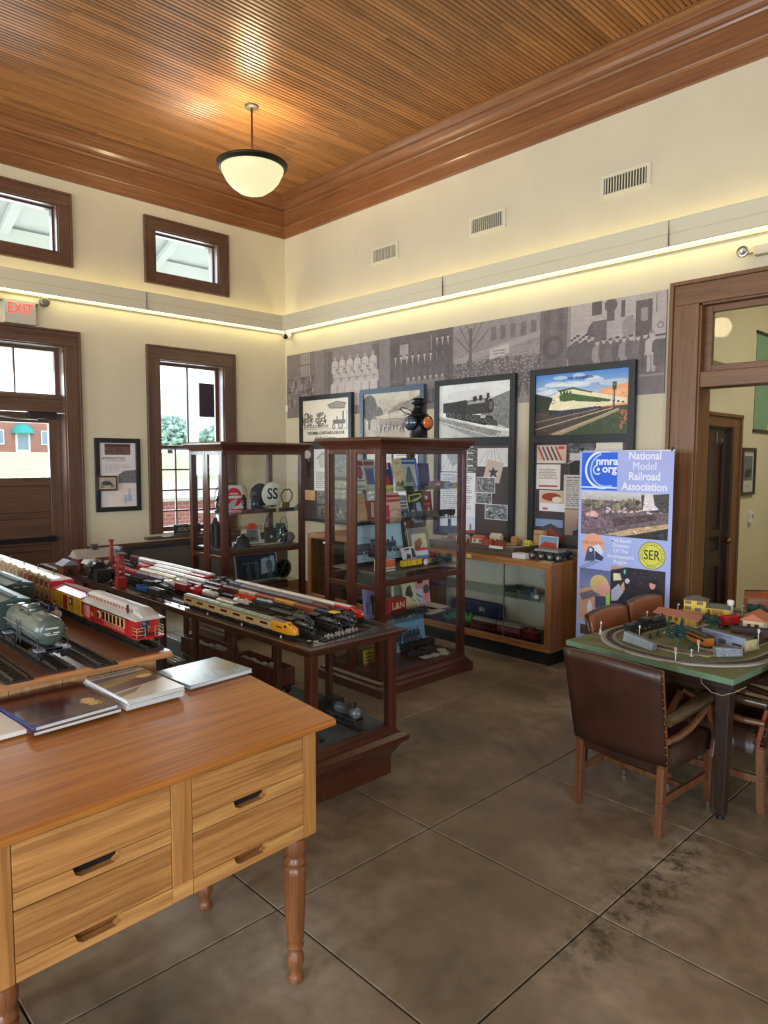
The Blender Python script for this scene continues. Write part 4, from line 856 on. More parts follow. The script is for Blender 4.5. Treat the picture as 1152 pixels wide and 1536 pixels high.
# ================================================================ PRINTS ON THE WALLS
SK = [(200,190,182),(186,176,168),(170,160,154)]; DKB = [(70,62,64),(58,52,54),(84,74,76),(64,58,60)]; LTB = [(206,198,190),(190,182,176)]
SEP0, SEP1 = np.array((54,46,50.)), np.array((206,194,188.))
def duo(c, lo=SEP0, hi=SEP1):
    g = np.clip(c.a.mean(2, keepdims=True)/255, 0, 1); c.a[:] = lo*(1-g)+hi*g; return c
def mural_art(k):
    if k == 0:
        c = Cv(190, 260, (120,112,110), 11); c.rect(0,0,1,.45,(118,108,106)); 
        for i in range(16): c.line([(0,.03*i),(1,.03*i)],.006,(104,94,94))
        c.rect(.5,.02,.85,.36,(170,160,152)); [c.line([(.5+.09*i,.02),(.5+.09*i,.36)],.012,(90,80,80)) for i in range(5)]; c.rect(.5,.18,.85,.2,(90,80,80))
        c.crowd(0,.33,1,.72,7,13,[(64,60,60),(120,112,108),(176,168,160),(90,84,82)],[(206,196,186)],.16); c.rect(0,.84,1,1,(120,108,108)); c.noise(16,14)
    elif k == 1:
        c = Cv(420, 300, (112,102,102), 12); c.rect(0,.0,.16,1,(130,118,118)); c.rect(.17,.0,.19,.9,(90,80,82)); c.rect(.22,.05,1,.9,(84,76,76)); c.rect(.3,.0,.9,.2,(130,120,118)); c.rect(.22,.72,1,.9,(96,88,86))
        for i in range(6): c.person(.34+.115*i,.58,.46,(222,216,206),(180,168,160),(210,204,196)); c.lines(.30+.115*i,.28,.38+.115*i,.31,1,(90,80,80))
        for i in range(6): c.person(.37+.115*i,.74,.42,(214,208,198),(180,168,160),(200,194,186)); c.lines(.33+.115*i,.45,.41+.115*i,.48,1,(90,80,80))
        for i in range(6): c.person(.32+.12*i,.88,.42,(224,218,208),(180,168,160),(206,198,190))
        c.rect(0,.9,1,1,(118,106,106)); c.noise(16,18)
    elif k == 2:
        c = Cv(440, 300, (70,62,66), 13); c.rect(0,0,.16,1,(120,108,110)); c.rect(.05,0,.06,1,(96,84,86)); c.rect(.17,.1,.97,.95,(58,52,54)); c.rect(.3,.12,.42,.32,(168,158,150)); c.rect(.45,.1,.7,.4,(84,76,76)); c.rect(.72,.05,.735,.9,(150,140,134))
        for i in range(9): c.person(.24+.08*i,.62,.36,(66,60,60),(206,196,186),(78,70,70),1)
        for i in range(3): c.person(.80+.07*i,.42,.34,(56,50,52),(206,196,186),None,1)
        for i in range(7): c.person(.42+.075*i,.88,.33,(120,112,108),(206,196,186),(90,84,82))
        for u, r in ((.30,.055),(.385,.028),(.20,.028)): c.circ(u,.86,r,(214,206,198)); c.ring(u,.86,r*.96,.008,(60,54,54))
        c.lines(.27,.84,.33,.88,2,(70,62,62)); c.rect(0,.93,1,1,(110,98,100)); c.noise(16,18)
    elif k == 3:
        c = Cv(420, 300, (150,140,138), 14); c.rect(0,.0,1,.35,(140,130,128)); 
        for i in range(5): c.rect(.46+.11*i,.08,.52+.11*i,.24,(96,88,88))
        c.poly([(0,.42),(1,.20),(1,.27),(0,.50)],(170,160,156)); c.rect(0,.47,1,.8,(100,92,92)); c.poly([(.45,.34),(.67,.30),(.67,.42),(.45,.46)],(214,206,198))
        c.crowd(0,.42,1,.76,8,26,[(64,58,60),(90,82,82),(120,110,108),(78,70,72)],[(200,190,182)],.15)
        c.poly([(.46,.345),(.66,.31),(.66,.41),(.46,.45)],(214,206,198)); c.lines(.48,.35,.64,.42,2,(80,72,72))
        c.rect(.2,.05,.235,.95,(76,68,70)); 
        for a, b_ in (((.217,.30),(.08,.02)),((.217,.28),(.36,.0)),((.217,.20),(.28,.0)),((.217,.35),(.42,.12)),((.217,.36),(.03,.14)),((.217,.15),(.16,0))): c.line([a, b_],.01,(76,68,70))
        c.noise(14,18)
    else:
        c = Cv(460, 330, (166,156,156), 15); c.rect(0,0,.24,1,(92,82,86)); c.rect(.03,0,.09,1,(78,68,72)); c.rect(.15,0,.2,1,(78,68,72)); c.ring(.115,.42,.075,.04,(60,52,56)); c.rect(.245,0,.262,1,(140,128,128))
        c.rect(.262,0,1,.5,(196,184,180)); c.ell(.47,.36,.07,.16,(70,62,66)); c.rect(.45,.2,.76,.47,(86,78,80)); c.rect(.56,.2,.73,.42,(190,180,172)); c.ell(.73,.31,.05,.11,(150,140,136)); c.rect(.78,.06,.9,.5,(66,58,62)); c.rect(.82,.14,.87,.27,(150,140,138)); c.rect(.56,.02,.62,.22,(76,68,72)); c.ell(.59,.06,.05,.07,(70,62,66)); c.rect(.67,.03,.70,.2,(70,62,66)); c.rect(.44,.0,.52,.14,(64,56,60)); c.rect(.4,.46,.95,.49,(60,52,56))
        c.line([(.93,.02),(.93,.2)],.006,(70,62,64)); c.ring(.96,.33,.02,.006,(70,62,64)); c.rect(.262,.62,1,.8,(90,82,84))
        for i in range(8): c.person(.28+.024*i,.72-.02*(i%3),.36,(74,66,70),(196,186,178))
        for i in range(9): c.person(.49+.052*i,.76-.01*(i%2),.36,((150,142,140),(84,76,78),(100,92,92),(70,62,66))[i%4],(204,194,186))
        c.person(.90,.78,.40,(206,198,190),(206,196,186),(196,188,180)); 
        for i in range(5): c.person(.94+.016*i,.72,.3,(70,62,66),(190,180,174))
        c.rect(0,.80,1,.82,(150,138,136)); c.rect(0,.82,1,1,(100,90,96)); c.noise(14,16)
    c.detail(0,.0,1,.8,900,20,.018); c.noise(10,70); return duo(c)
mu = thing('photo_mural', 'long sepia mural of historic railway photographs across the wall top', 'mural', (0, YR-.005, 2.226))
ME = [-7.477, -6.905, -5.74, -4.66, -3.63, -2.475]
edge_dk = paint('mural_edge', (96,84,86), .7)
for k in range(5): sheet('mural_panel', ME[k+1]-ME[k]-.003, .80, .006, mural_art(k).mat('mural_print_%d' % k, .5), edge_dk, mu, ((ME[k]+ME[k+1])/2, 0, 0))

frame_m = paint('charcoal_frame', (40,43,46), .42, .3); frame_sheen = paint('window_sheen_frame', (78,92,110), .4, .3); holem = paint('bolt_hole', (12,12,13), .6)  # second panel's frame: bluish window reflection put into its colour
PUR = (66,56,60)
def art_poster(k):
    if k == 0:
        c = Cv(360, 224, (226,216,196), 21); c.noise(6,10); ink = (60,54,50)
        for u in (.10, .40):
            for i in range(90): a = c.rr.random()*6.28; r = c.rr.random()**.5; c.circ(u+.13*r*math.cos(a), .47+.13*r*math.sin(a)/c.asp*.8, .012, (70,66,60), .7)
        for i in range(16): c.rect(.02+.035*i,.60,.04+.035*i,.68,ink,.6)
        c.rect(.0,.70,1,.712,ink); c.rect(0,.74,1,.746,ink,.6)
        c.rect(.66,.5,.92,.60,ink,.75); c.circ(.68,.66,.035,ink); c.circ(.82,.64,.05,ink); c.circ(.68,.66,.022,(200,190,172)); c.circ(.82,.64,.035,(200,190,172)); c.rect(.86,.3,.89,.5,ink); c.rect(.74,.42,.76,.5,ink); c.poly([(.55,.14),(.75,.07),(.93,.12),(.9,.24),(.6,.22)],(150,140,126)); c.line([(.55,.14),(.75,.07),(.93,.12),(.9,.24),(.6,.22),(.55,.14)],.008,ink); c.line([(.95,.3),(.95,.68)],.008,ink); return c
    if k == 1:
        c = Cv(360, 224, (176,164,146), 22); c.grad(0,0,1,.45,(198,188,170),(170,158,140)); c.poly([(.45,.4),(.62,.25),(.8,.2),(1,.08),(1,.5),(.4,.5)],(132,122,110)); c.ell(.1,.3,.14,.28,(84,76,68)); c.ell(.25,.42,.1,.14,(96,88,78)); c.rect(.08,.4,.12,.95,(76,66,58)); c.poly([(.2,.5),(.8,.36),(.85,.45),(.3,.6)],(190,178,160)); c.rect(.28,.55,.85,.72,(140,128,114)); c.rect(0,.78,1,1,(168,156,138))
        for i in range(24): c.person(.3+.6*c.rr.random(),.75+.1*c.rr.random(),.14,(90,80,72),(190,176,160))
        c.detail(0,.1,1,1,700,24,.03); c.noise(22,16); return c
    if k == 2:
        c = Cv(400, 248, (226,226,222), 23); c.grad(0,0,1,.5,(222,222,218),(206,206,202)); c.noise(16,9); c.poly([(.62,.34),(.78,.28),(1,.18),(1,.86),(.6,.66)],(120,120,116)); c.noise(34,22,.62,.25,1,.8)
        c.ell(.42,.22,.3,.10,(206,206,204)); c.ell(.6,.3,.16,.08,(190,190,188))
        c.poly([(0,.62),(1,.92),(1,1),(0,1)],(196,196,192)); c.poly([(0,.58),(.9,.9),(.7,1),(.5,1),(0,.7)],(150,150,146))
        for i in range(26): c.line([(.02+.034*i,.62+.0115*i),(-.02+.034*i,.68+.0125*i)],.008,(80,80,78),.8)
        c.line([(0,.60),(.9,.90)],.007,(226,226,222)); c.line([(0,.68),(.75,.99)],.007,(226,226,222)); c.line([(.62,.74),(1,.86)],.006,(90,90,88))
        d = (30,30,31); c.poly([(.06,.34),(.27,.32),(.28,.56),(.06,.52)],d); c.poly([(.27,.32),(.40,.30),(.42,.6),(.27,.56)],(22,22,23)); c.poly([(.38,.32),(.70,.29),(.73,.56),(.40,.58)],(40,40,41)); c.poly([(.42,.33),(.66,.31),(.66,.37),(.42,.39)],(150,150,148)); c.ell(.735,.43,.045,.13,(30,30,31)); c.ell(.74,.43,.026,.08,(90,90,90)); c.rect(.68,.20,.72,.3,d); c.ell(.52,.29,.03,.05,d); c.ell(.60,.28,.025,.05,d)
        c.poly([(.1,.52),(.76,.62),(.80,.76),(.66,.78),(.1,.6)],d)
        for u, v in ((.42,.62),(.49,.64),(.56,.66),(.63,.68),(.70,.70),(.14,.57),(.2,.58),(.3,.6)): c.circ(u,v,.03,(24,24,25)); c.ring(u,v,.024,.006,(130,130,128))
        c.poly([(.72,.68),(.82,.70),(.84,.80),(.70,.78)],(60,60,60)); c.rect(.60,.60,.67,.65,(180,180,176)); c.detail(.05,.3,.85,.8,260,34,.022); c.detail(0,.55,1,1,300,22,.03); c.noise(10,60); return c
    if k == 3:
        c = Cv(420, 250, (120,170,220), 24); c.grad(0,0,1,.5,(72,130,200),(214,214,214))
        for i in range(26): c.ell(c.rr.random()*.75, .05+.35*c.rr.random(), .05+.07*c.rr.random(), .02+.03*c.rr.random(), (222,226,228), .65)
        c.poly([(.72,.3),(1,.22),(1,.62),(.62,.6)],(240,160,104)); c.ell(.9,.36,.14,.06,(236,180,130),.7); c.ell(.85,.2,.15,.05,(206,206,212),.7)
        c.poly([(0,.30),(.06,.33),(.14,.36),(.22,.40),(.26,.66),(0,.66)],(30,44,34)); c.poly([(0,.62),(1,.56),(1,1),(0,1)],(70,58,54)); c.poly([(.55,.72),(1,.56),(1,1),(.35,1)],(52,66,38)); c.noise(16,16,.4,.6,1,1)
        cr, gr = (232,222,184), (62,92,44)
        c.poly([(.20,.38),(.27,.26),(.42,.24),(.62,.33),(.98,.46),(.98,.53),(.72,.56),(.30,.60),(.15,.58)],cr); c.poly([(.27,.36),(.33,.31),(.46,.35),(.80,.46),(.80,.50),(.46,.44),(.33,.46),(.28,.44)],gr); c.poly([(.25,.27),(.42,.235),(.64,.33),(.62,.345),(.42,.265),(.27,.30)],gr); c.poly([(.42,.40),(.50,.42),(.72,.46),(.72,.50),(.45,.46)],gr)
        for q in range(4): c.poly([(.28+.035*q,.27+.008*q),(.30+.035*q,.275+.008*q),(.30+.035*q,.34),(.28+.035*q,.335)],(40,60,66))
        for q in range(7): c.rect(.66+.045*q,.43+.012*q,.685+.045*q,.455+.012*q,(54,60,58))
        c.circ(.205,.45,.018,(240,236,214)); c.ring(.205,.45,.018,.006,(90,84,70)); c.poly([(.15,.58),(.30,.60),(.72,.56),(.72,.61),(.30,.68),(.16,.66)],(34,34,40))
        for q in range(9): c.circ(.22+.055*q,.65-.008*q,.018,(24,24,30)); c.ring(.22+.055*q,.65-.008*q,.014,.004,(90,100,140))
        for q in range(24): t_ = q/23; c.line([(.02+.75*t_,.97-.33*t_),(.20+.62*t_,1.02-.36*t_)],.012*(1-.6*t_),(60,46,40))
        c.line([(.0,.90),(.86,.59)],.008,(200,180,150)); c.line([(.2,1),(.9,.61)],.008,(200,180,150)); c.line([(0,.78),(.7,.60)],.006,(170,150,130)); c.poly([(.16,.98),(.9,.62),(.92,.64),(.30,1)],(196,170,134),.7)
        c.line([(.855,.22),(.855,.62)],.012,(50,48,46)); c.rect(.835,.20,.875,.32,(60,56,52)); c.line([(.84,.4),(.84,.62)],.004,(80,76,70)); c.circ(.855,.24,.008,(90,190,120))
        for i in range(40): c.circ(.92+.07*c.rr.random(),.62+.3*c.rr.random(),.006,(216,110,96))
        c.detail(0,.3,1,1,260,16,.03); c.noise(7,60); return c
def art_lower(k):
    c = Cv(360, 372, PUR, 30+k); c.noise(4,8)
    def ph(u0,v0,u1,v1,tone=(120,116,114),amp=34): c.rect(u0,v0,u1,v1,tone); c.noise(amp,16,u0,v0,u1,v1); c.detail(u0,v0,u1,v1,90,amp*1.3,.10)
    if k == 0:
        c.person(.12,.42,.34,(24,22,22),(190,182,176),None,1); c.ell(.08,.1,.09,.06,(190,182,176)); c.rect(.24,.03,.62,.6,(226,224,222)); c.poly([(.28,.16),(.43,.05),(.58,.16)],(170,168,166)); c.circ(.43,.2,.09,(196,194,192)); c.lines(.28,.33,.58,.57,9,(120,118,118)); ph(.3,.6,.62,.78); ph(.02,.6,.26,.74,(206,170,120),16); ph(.66,.1,.95,.4); ph(.66,.45,.95,.7,(150,140,120)); ph(.3,.8,.95,.98,(90,84,82))
    elif k == 1:
        c.rect(.05,.04,.5,.5,(206,200,190)); c.noise(20,12,.05,.04,.5,.5); c.rect(.54,.04,.95,.6,(228,226,224)); c.lines(.58,.1,.92,.57,14,(120,118,118)); ph(.05,.54,.5,.8); ph(.54,.64,.95,.96,(150,130,110))
    elif k == 2:
        c.rect(.03,.02,.5,.30,(222,222,222)); c.poly([(.1,.1),(.3,.04),(.4,.16),(.2,.24)],(150,150,150),.7); [c.line([(.05+.07*i,.28),(.2+.05*i,.04)],.004,(110,110,110)) for i in range(6)]
        for i in range(4): ph(.42,.03+.07*i,.56,.085+.07*i,(90,90,90),40)
        c.rect(.56,.04,.97,.24,(220,220,220)); [c.line([(.58+.08*i,.22),(.7+.03*i,.06)],.004,(120,120,120)) for i in range(5)]
        c.rect(.02,.31,.54,.98,(226,226,232)); c.lines(.06,.34,.5,.72,17,(110,110,118)); c.lines(.06,.325,.24,.34,1,(70,70,74))
        c.poly([(.70,.16),(.92,.20),(.86,.42),(.64,.38)],(196,178,168)); c.poly([(.78,.24),(.80,.28),(.85,.28),(.81,.31),(.83,.36),(.78,.33),(.73,.36),(.75,.31),(.71,.28),(.76,.28)],(50,46,56))
        for a in ((.56,.36,.80,.52),(.55,.53,.76,.64),(.68,.65,.97,.80)): c.rect(a[0]-.008,a[1]-.008,a[2]+.008,a[3]+.008,(224,224,226)); ph(*a,(110,112,116),46)
        c.rect(.02,.80,.54,.98,(206,210,226)); c.rect(.14,.84,.19,.98,(50,56,76)); c.poly([(.02,.93),(.3,.91),(.4,.98),(.02,.98)],(60,66,84)); c.rect(.46,.88,.485,.98,(150,90,84)); c.poly([(.34,.96),(.54,.94),(.54,.98),(.34,.98)],(140,80,70))
    else:
        c.rect(.02,.02,.36,.20,(206,180,160)); [c.line([(.04+.05*i,.04),(.12+.05*i,.19)],.02,((150,70,56),(70,80,110),(90,60,44),(60,66,92))[i%4]) for i in range(5)]; c.rect(.27,.03,.34,.06,(190,60,50)); c.rect(.02,.17,.34,.2,(214,204,190))
        ph(.38,.0,.95,.36,(80,78,80),40); [c.line([(.66,.08),(.38+.07*i,.0 if i > 4 else .2)],.008,(214,212,214),.8) for i in range(9)]; c.poly([(.4,.2),(.6,.1),(.6,.3),(.4,.36)],(40,38,40)); c.rect(.40,.10,.52,.17,(206,204,206)); c.poly([(.72,.12),(.95,.22),(.95,.36),(.74,.34)],(44,42,44)); c.rect(.68,.0,.95,.10,(206,200,180))
        c.rect(.02,.21,.30,.46,(222,216,208)); c.lines(.05,.25,.27,.36,4,(150,120,110)); c.rect(.05,.42,.27,.435,(170,60,54)); c.circ(.16,.30,.06,(190,176,170),.6)
        c.rect(.34,.31,.98,.64,(206,198,192)); c.lines(.37,.325,.8,.345,1,(40,36,36),1.); c.lines(.37,.355,.96,.62,13,(110,104,104))
        c.rect(.06,.47,.36,.68,(228,226,230)); c.rect(.07,.475,.35,.60,(206,180,150)); c.ell(.2,.535,.11,.04,(150,56,40)); c.ell(.27,.56,.06,.03,(222,214,190)); c.rect(.10,.645,.16,.665,(200,60,66))
        c.rect(.0,.76,.34,.98,(60,54,52)); c.rect(.02,.76,.34,.84,(130,150,180)); c.poly([(.06,.86),(.2,.80),(.33,.86),(.33,.92),(.06,.92)],(70,66,72)); c.poly([(.02,.9),(.2,.86),(.34,.93),(.34,.98),(.02,.98)],(150,60,44))
        c.rect(.36,.65,.99,.98,(150,128,114)); c.grad(.36,.65,.99,.82,(196,166,146),(160,132,114)); c.poly([(.45,.86),(.6,.81),(.75,.86),(.75,.9),(.45,.9)],(52,46,44)); c.rect(.36,.9,.99,.98,(74,66,60)); c.line([(.5,.74),(.5,.9)],.005,(60,54,52)); c.line([(.85,.68),(.85,.9)],.004,(60,54,52))
    return c
PX = [-6.66, -5.515, -4.366, -3.20]; PWD = [1.0, 1.0, 1.0, 1.005]; PT = [2.478, 2.486, 2.50, 2.508]
PLAB = ['framed history panel nearest the corner, showing a line drawing of an early train under trees', 'framed history panel with a faded grey station scene, partly behind the lantern', 'framed history panel with a black and white photograph of a steam locomotive', 'framed history panel with a colour picture of a green and cream streamlined train']
for k in range(4):
    fmat = frame_sheen if k == 1 else frame_m
    p = thing('history_panel', PLAB[k], 'poster', (PX[k], YR-.013, .92)); H = PT[k]-.92; W_ = PWD[k]; fw = .056; t_ = .045
    sm = paint('panel_side_blue', (70,86,108), .4, .3)
    for sx in (-1, 1):
        o_ = MB().box(sx*W_/2-(fw if sx > 0 else 0), sx*W_/2+(fw if sx < 0 else 0), -t_, 0, 0, H).build('frame_side', fmat, p, bev=.002)
        m = MB(); [m.cyl((sx*(W_/2-fw/2), -t_-.0006, z), (sx*(W_/2-fw/2), -t_+.002, z), .0055, n=8) for z in [(.04+.058*i) for i in range(int((H-.06)/.058)+1)]]; m.build('bolt_holes', holem, o_, kind='stuff')
        if k in (0, 1):
            m = MB(); [m.cyl((W_/2+.0006, -t_/2, z), (W_/2-.002, -t_/2, z), .0055, n=8) for z in [(.04+.058*i) for i in range(int((H-.06)/.058)+1)]]
            if sx > 0: m.build('bolt_holes', holem, o_, kind='stuff')
    for z0, z1 in ((H-fw, H), (.925, .995), (0, .03)):
        o_ = MB().box(-W_/2+fw, W_/2-fw, -t_, 0, z0, z1).build('frame_rail', fmat, p, bev=.002)
        if z1 == H:
            m = MB(); [m.cyl((x, -t_-.0006, H-fw/2), (x, -t_+.002, H-fw/2), .0055, n=8) for x in [(-W_/2+.06+.058*i) for i in range(int((W_-.1)/.058)+1)]]; m.build('bolt_holes', holem, o_, kind='stuff')
    MB().box(-W_/2+fw, W_/2-fw, -.012, 0, .03, H-fw).build('backing', paint('panel_backing', PUR, .6), p)
    sheet('upper_print', W_-2*fw, H-fw-.995, .012, art_poster(k).mat('poster_art_%d' % k, .38), edge_dk, p, (0, -.014, .995))
    sheet('lower_print', W_-2*fw, .895, .008, art_lower(k).mat('collage_art_%d' % k, .42), edge_dk, p, (0, -.012, .03))
    inkm = paint('print_ink', (44,40,40), .6)
    if k == 0:
        text('lettering', 'TUSCUMBIA, COURTLAND & DECATUR', .050, inkm, p, (0, -.0275, 1.095), bold=.0012, sx=.80); text('lettering', 'Rail Road Company', .06, inkm, p, (0, -.0275, 1.035), sx=.8)
    if k == 3: text('lettering', 'THE TENNESSEAN', .030, paint('navy_ink', (40,60,110), .6), p, (0, -.0275, H-fw-.05), bold=.0008)
# introduction panel by the door
cv = Cv(260, 410, (214,206,206), 41); cv.noise(3,10); cv.rect(.16,.03,.84,.20,(96,74,66)); cv.noise(40,24,.16,.03,.84,.20); cv.rect(.16,.045,.84,.075,(70,50,44)); cv.rect(.16,.02,.84,.04,(190,182,180)); cv.lines(.16,.28,.75,.305,1,(90,84,84),.9); cv.lines(.16,.33,.85,.47,7,(140,134,134))
cv.poly([(.5,.5),(.68,.44),(1,.43),(1,.63),(.5,.63)],(110,106,108)); cv.noise(44,26,.5,.44,1,.63); cv.rect(.24,.63,.9,.985,(222,206,196)); cv.noise(10,12,.24,.63,.9,.98)
for i in range(16): cv.rect(.62+.22*cv.rr.random(),.66+.3*cv.rr.random(),.68+.2*cv.rr.random(),.67+.3*cv.rr.random(),(130,150,190),.5)
ip = thing('intro_panel', 'black framed introduction panel on the wall between the door and the tall window', 'poster', (XL+.002, 3.195, 1.122), PI/2)
frame4(ip, .50, .795, .05, .03, paint('black_frame', (26,28,32), .4), 0.); sheet('print', .42, .72, .012, cv.mat('intro_print', .4), edge_dk, ip, (0,0,.04))
text('lettering', 'INTRODUCTION', .036, paint('print_ink', (44,40,40), .6), ip, (-.045, -.0135, .575), sx=.9)
fp = thing('small_picture', 'small brown framed photograph fixed over the edge of the introduction panel', 'picture', (XL+.034, 3.062, 1.352), PI/2)
cv = Cv(150, 110, (196,176,150), 42); cv.rect(.08,.1,.92,.9,(170,156,136)); cv.noise(22,14,.08,.1,.92,.9); cv.ell(.45,.5,.28,.2,(70,72,78)); cv.ell(.6,.55,.2,.12,(60,62,68)); cv.rect(.7,.62,.9,.85,(110,100,88)); cv.rect(.1,.6,.3,.88,(130,116,100))
frame4(fp, .215, .16, .018, .018, paint('brown_frame', (60,38,30), .4)); sheet('print', .185, .13, .01, cv.mat('small_picture_print', .4), edge_dk, fp, (0,0,.015))
# SOUTH sign on the sill, dark box in the window, dark board leaning below
so = thing('south_sign', 'dark SOUTH name plate standing on the sill of the tall window', 'sign', (XL+.055, 3.98, .815), PI/2)
MB().box(-.17,.17,-.014,0,0,.125).build('plate', paint('dark_plate', (36,36,40), .4), so, bev=.003); text('lettering', 'SOUTH', .062, paint('plate_letters', (170,160,130), .5), so, (-.01,-.0145,.062), sx=1.1); MB().box(-.16,.16,-.0155,-.014,.012,.016).box(-.16,.16,-.0155,-.014,.109,.113).build('border', paint('plate_letters', (170,160,130), .5), so)
wb = thing('window_box', 'dark flat box hung against the upper pane of the tall window', 'box', (XL-.10, 4.345, 2.2)); MB().box(0,.02,-.1,.1,0,.40).build('box', paint('dark_plum', (40,30,48), .6), wb, bev=.004); MB().tube([(.01,.0,0),(.01,-.01,-.15),(.01,.02,-.3)], .003, 5).build('cord', paint('black_toe_kick', (20,21,22), .6), wb)
lb = thing('leaning_board', 'large dark framed board leaning against the wall under the tall window', 'board', (XL+.24, 3.80, 0), 0)
lb.rotation_euler = (-.19, 0, PI/2); MB().box(-.56,.56,-.012,0,.0,.72).build('board', paint('grey_brown_board', (70,66,62), .5, var=.1, scale=5.), lb); m = MB().box(-.58,-.545,-.03,0,0,.745).box(.545,.58,-.03,0,0,.745).box(-.545,.545,-.03,0,0,.03).box(-.545,.545,-.03,0,.71,.745); m.build('frame', paint('black_frame', (26,28,32), .4), lb, bev=.003)

# ================================================================ BANNER
bn = thing('banner_stand', 'tall periwinkle blue roll-up banner of the model railroad association', 'banner', (-2.622, 5.12, 0))
MB().box(-.40,.40,-.06,.06,0,.075).build('base', paint('aluminium_base', (150,152,156), .35, .8), bn, bev=.01); MB().box(-.392,.392,-.008,.008,1.766,1.776).build('top_rail', paint('aluminium_base', (150,152,156), .35, .8), bn); MB().cyl((0,.02,.06),(0,.02,1.77),.008,n=8).build('pole', paint('aluminium_base', (150,152,156), .35, .8), bn)
for sx in (-1, 1): MB().box(sx*.37-.006,sx*.37+.006,-.012,.006,1.765,1.795).build('clip', blackmetal, bn)
BWd, BH = .775, 1.69
cv = Cv(520, 1134, (150,162,220), 51)
cv.grad(0,0,1,.25,(168,174,226),(170,184,240)); cv.grad(0,.25,1,1,(170,184,240),(176,192,246))
V = lambda m_: m_/BH
cv.rect(.025,V(.012),.425,V(.312),(24,96,220))
for (uu, vv, r, w_, c0) in ((.26,.15,.245,.024,(232,240,255)),(.30,.15,.225,.02,(160,196,250))): cv.ring(uu,V(vv),r*.76,w_,c0)
cv.poly([(.24,V(.012)),(.425,V(.012)),(.425,V(.29)),(.33,V(.262)),(.30,V(.15))],(24,96,220)); cv.rect(.425,0,.62,V(.32),(169,178,232)); cv.rect(.0,V(.012),.025,V(.32),(169,178,232)); cv.rect(.025,V(.284),.425,V(.296),(226,234,250)); cv.ring(.205,V(.15),.045,.014,(226,234,250)); cv.poly([(.20,V(.10)),(.27,V(.10)),(.27,V(.19)),(.215,V(.165))],(24,96,220)); cv.circ(.215,V(.147),.018,(240,244,255))
u0,v0,u1,v1 = .03,V(.322),.963,V(.672)
cv.rect(u0,v0,u1,v1,(120,100,104)); cv.grad(u0,v0,u1,v0+.04,(206,210,214),(190,180,170)); f = lambda a,b_: (u0+(u1-u0)*a, v0+(v1-v0)*b_)
for i in range(34): a, b_ = cv.rr.random()*.75, .18+.2*cv.rr.random(); p_ = f(a, b_); cv.circ(p_[0],p_[1],.025,cv.rr.choice([(84,90,66),(120,116,84),(70,66,60),(150,140,110)]))
cv.poly([f(.7,.05),f(1,.0),f(1,.5),f(.72,.4)],(70,62,62)); cv.poly([f(.74,.03),f(.83,.03),f(.85,.25),f(.9,.35),f(.72,.40)],(226,214,214)); cv.poly([f(0,.58),f(.6,.44),f(1,.40),f(1,.8),f(0,1)],(110,92,96))
for i in range(24): p_ = f(.3+.5*cv.rr.random(),.33+.12*cv.rr.random()); cv.rect(p_[0],p_[1],p_[0]+.03,p_[1]+.007,(214,190,190))
cv.poly([f(.05,.52),f(.15,.44),f(.22,.52),f(.2,.6),f(.06,.58)],(226,170,170)); cv.poly([f(.39,.58),f(.63,.52),f(.63,.70),f(.40,.78)],(86,62,68)); cv.poly([f(.64,.51),f(.88,.44),f(.87,.58),f(.65,.68)],(80,58,64)); cv.poly([f(0,.64),f(.38,.58),f(.38,.80),f(0,.92)],(120,96,108)); cv.poly([f(.3,.97),f(.6,.80),f(1,.64),f(1,.78),f(.5,.98)],(200,170,130)); cv.poly([f(.5,1),f(1,.74),f(1,1)],(40,40,46))
for a in (.37,.62,.1): cv.line([f(a,.1),f(a,.6)],.003,(50,44,48))
cv.detail(u0,v0+.03,u1,v1,700,30,.03); cv.noise(16,60,u0,v0,u1,v1)
cv.circ(.177,V(.762),.128,(240,170,136)); cv.poly([(.15,V(.78)),(.24,V(.74)),(.29,V(.80)),(.27,V(.86)),(.16,V(.88))],(228,232,244)); cv.poly([(.11,V(.80)),(.19,V(.78)),(.2,V(.88)),(.08,V(.90))],(70,78,112)); cv.circ(.15,V(.80),.036,(60,70,104)); cv.circ(.15,V(.80),.022,(206,216,236)); cv.poly([(.2,V(.80)),(.3,V(.85)),(.28,V(.88)),(.2,V(.87))],(54,62,92)); cv.line([(.02,V(.955)),(.2,V(.885))],.006,(84,92,140)); cv.line([(.07,V(.955)),(.24,V(.89))],.006,(84,92,140)); cv.rect(.085,V(.885),.21,V(.895),(120,124,150))
cv.circ(.81,V(.795),.136,(60,70,44)); cv.circ(.81,V(.795),.131,(226,222,84)); cv.ring(.81,V(.795),.098,.004,(96,100,50))
u0,v0,u1,v1 = .03,V(.955),.40,V(1.386); cv.rect(u0,v0,u1,v1,(120,130,170)); cv.grad(u0,v0,u1,v0+.09,(96,108,150),(140,148,190)); cv.poly([f(0,.4),f(.6,.3),f(1,.5),f(1,1),f(0,1)],(214,170,140)); cv.poly([f(0,.5),f(.5,.36),f(.8,.42),f(.1,.62)],(120,112,124)); cv.ell(*f(.62,.27),.105,.045,(226,196,130)); cv.ell(*f(.78,.36),.08,.032,(238,176,156)); cv.ell(*f(.6,.38),.05,.018,(238,176,156)); cv.poly([f(.84,.42),f(1,.42),f(1,.78),f(.82,.76)],(170,230,96)); cv.poly([f(.5,.5),f(.82,.48),f(.86,.8),f(.5,.82)],(70,78,116)); cv.poly([f(.42,.72),f(.8,.74),f(.95,.84),f(.5,.84)],(238,176,156)); cv.ell(*f(.34,.76),.03,.04,(220,228,244)); cv.detail(u0,v0,u1,v1,160,20,.05); cv.noise(12,40,u0,v0,u1,v1)
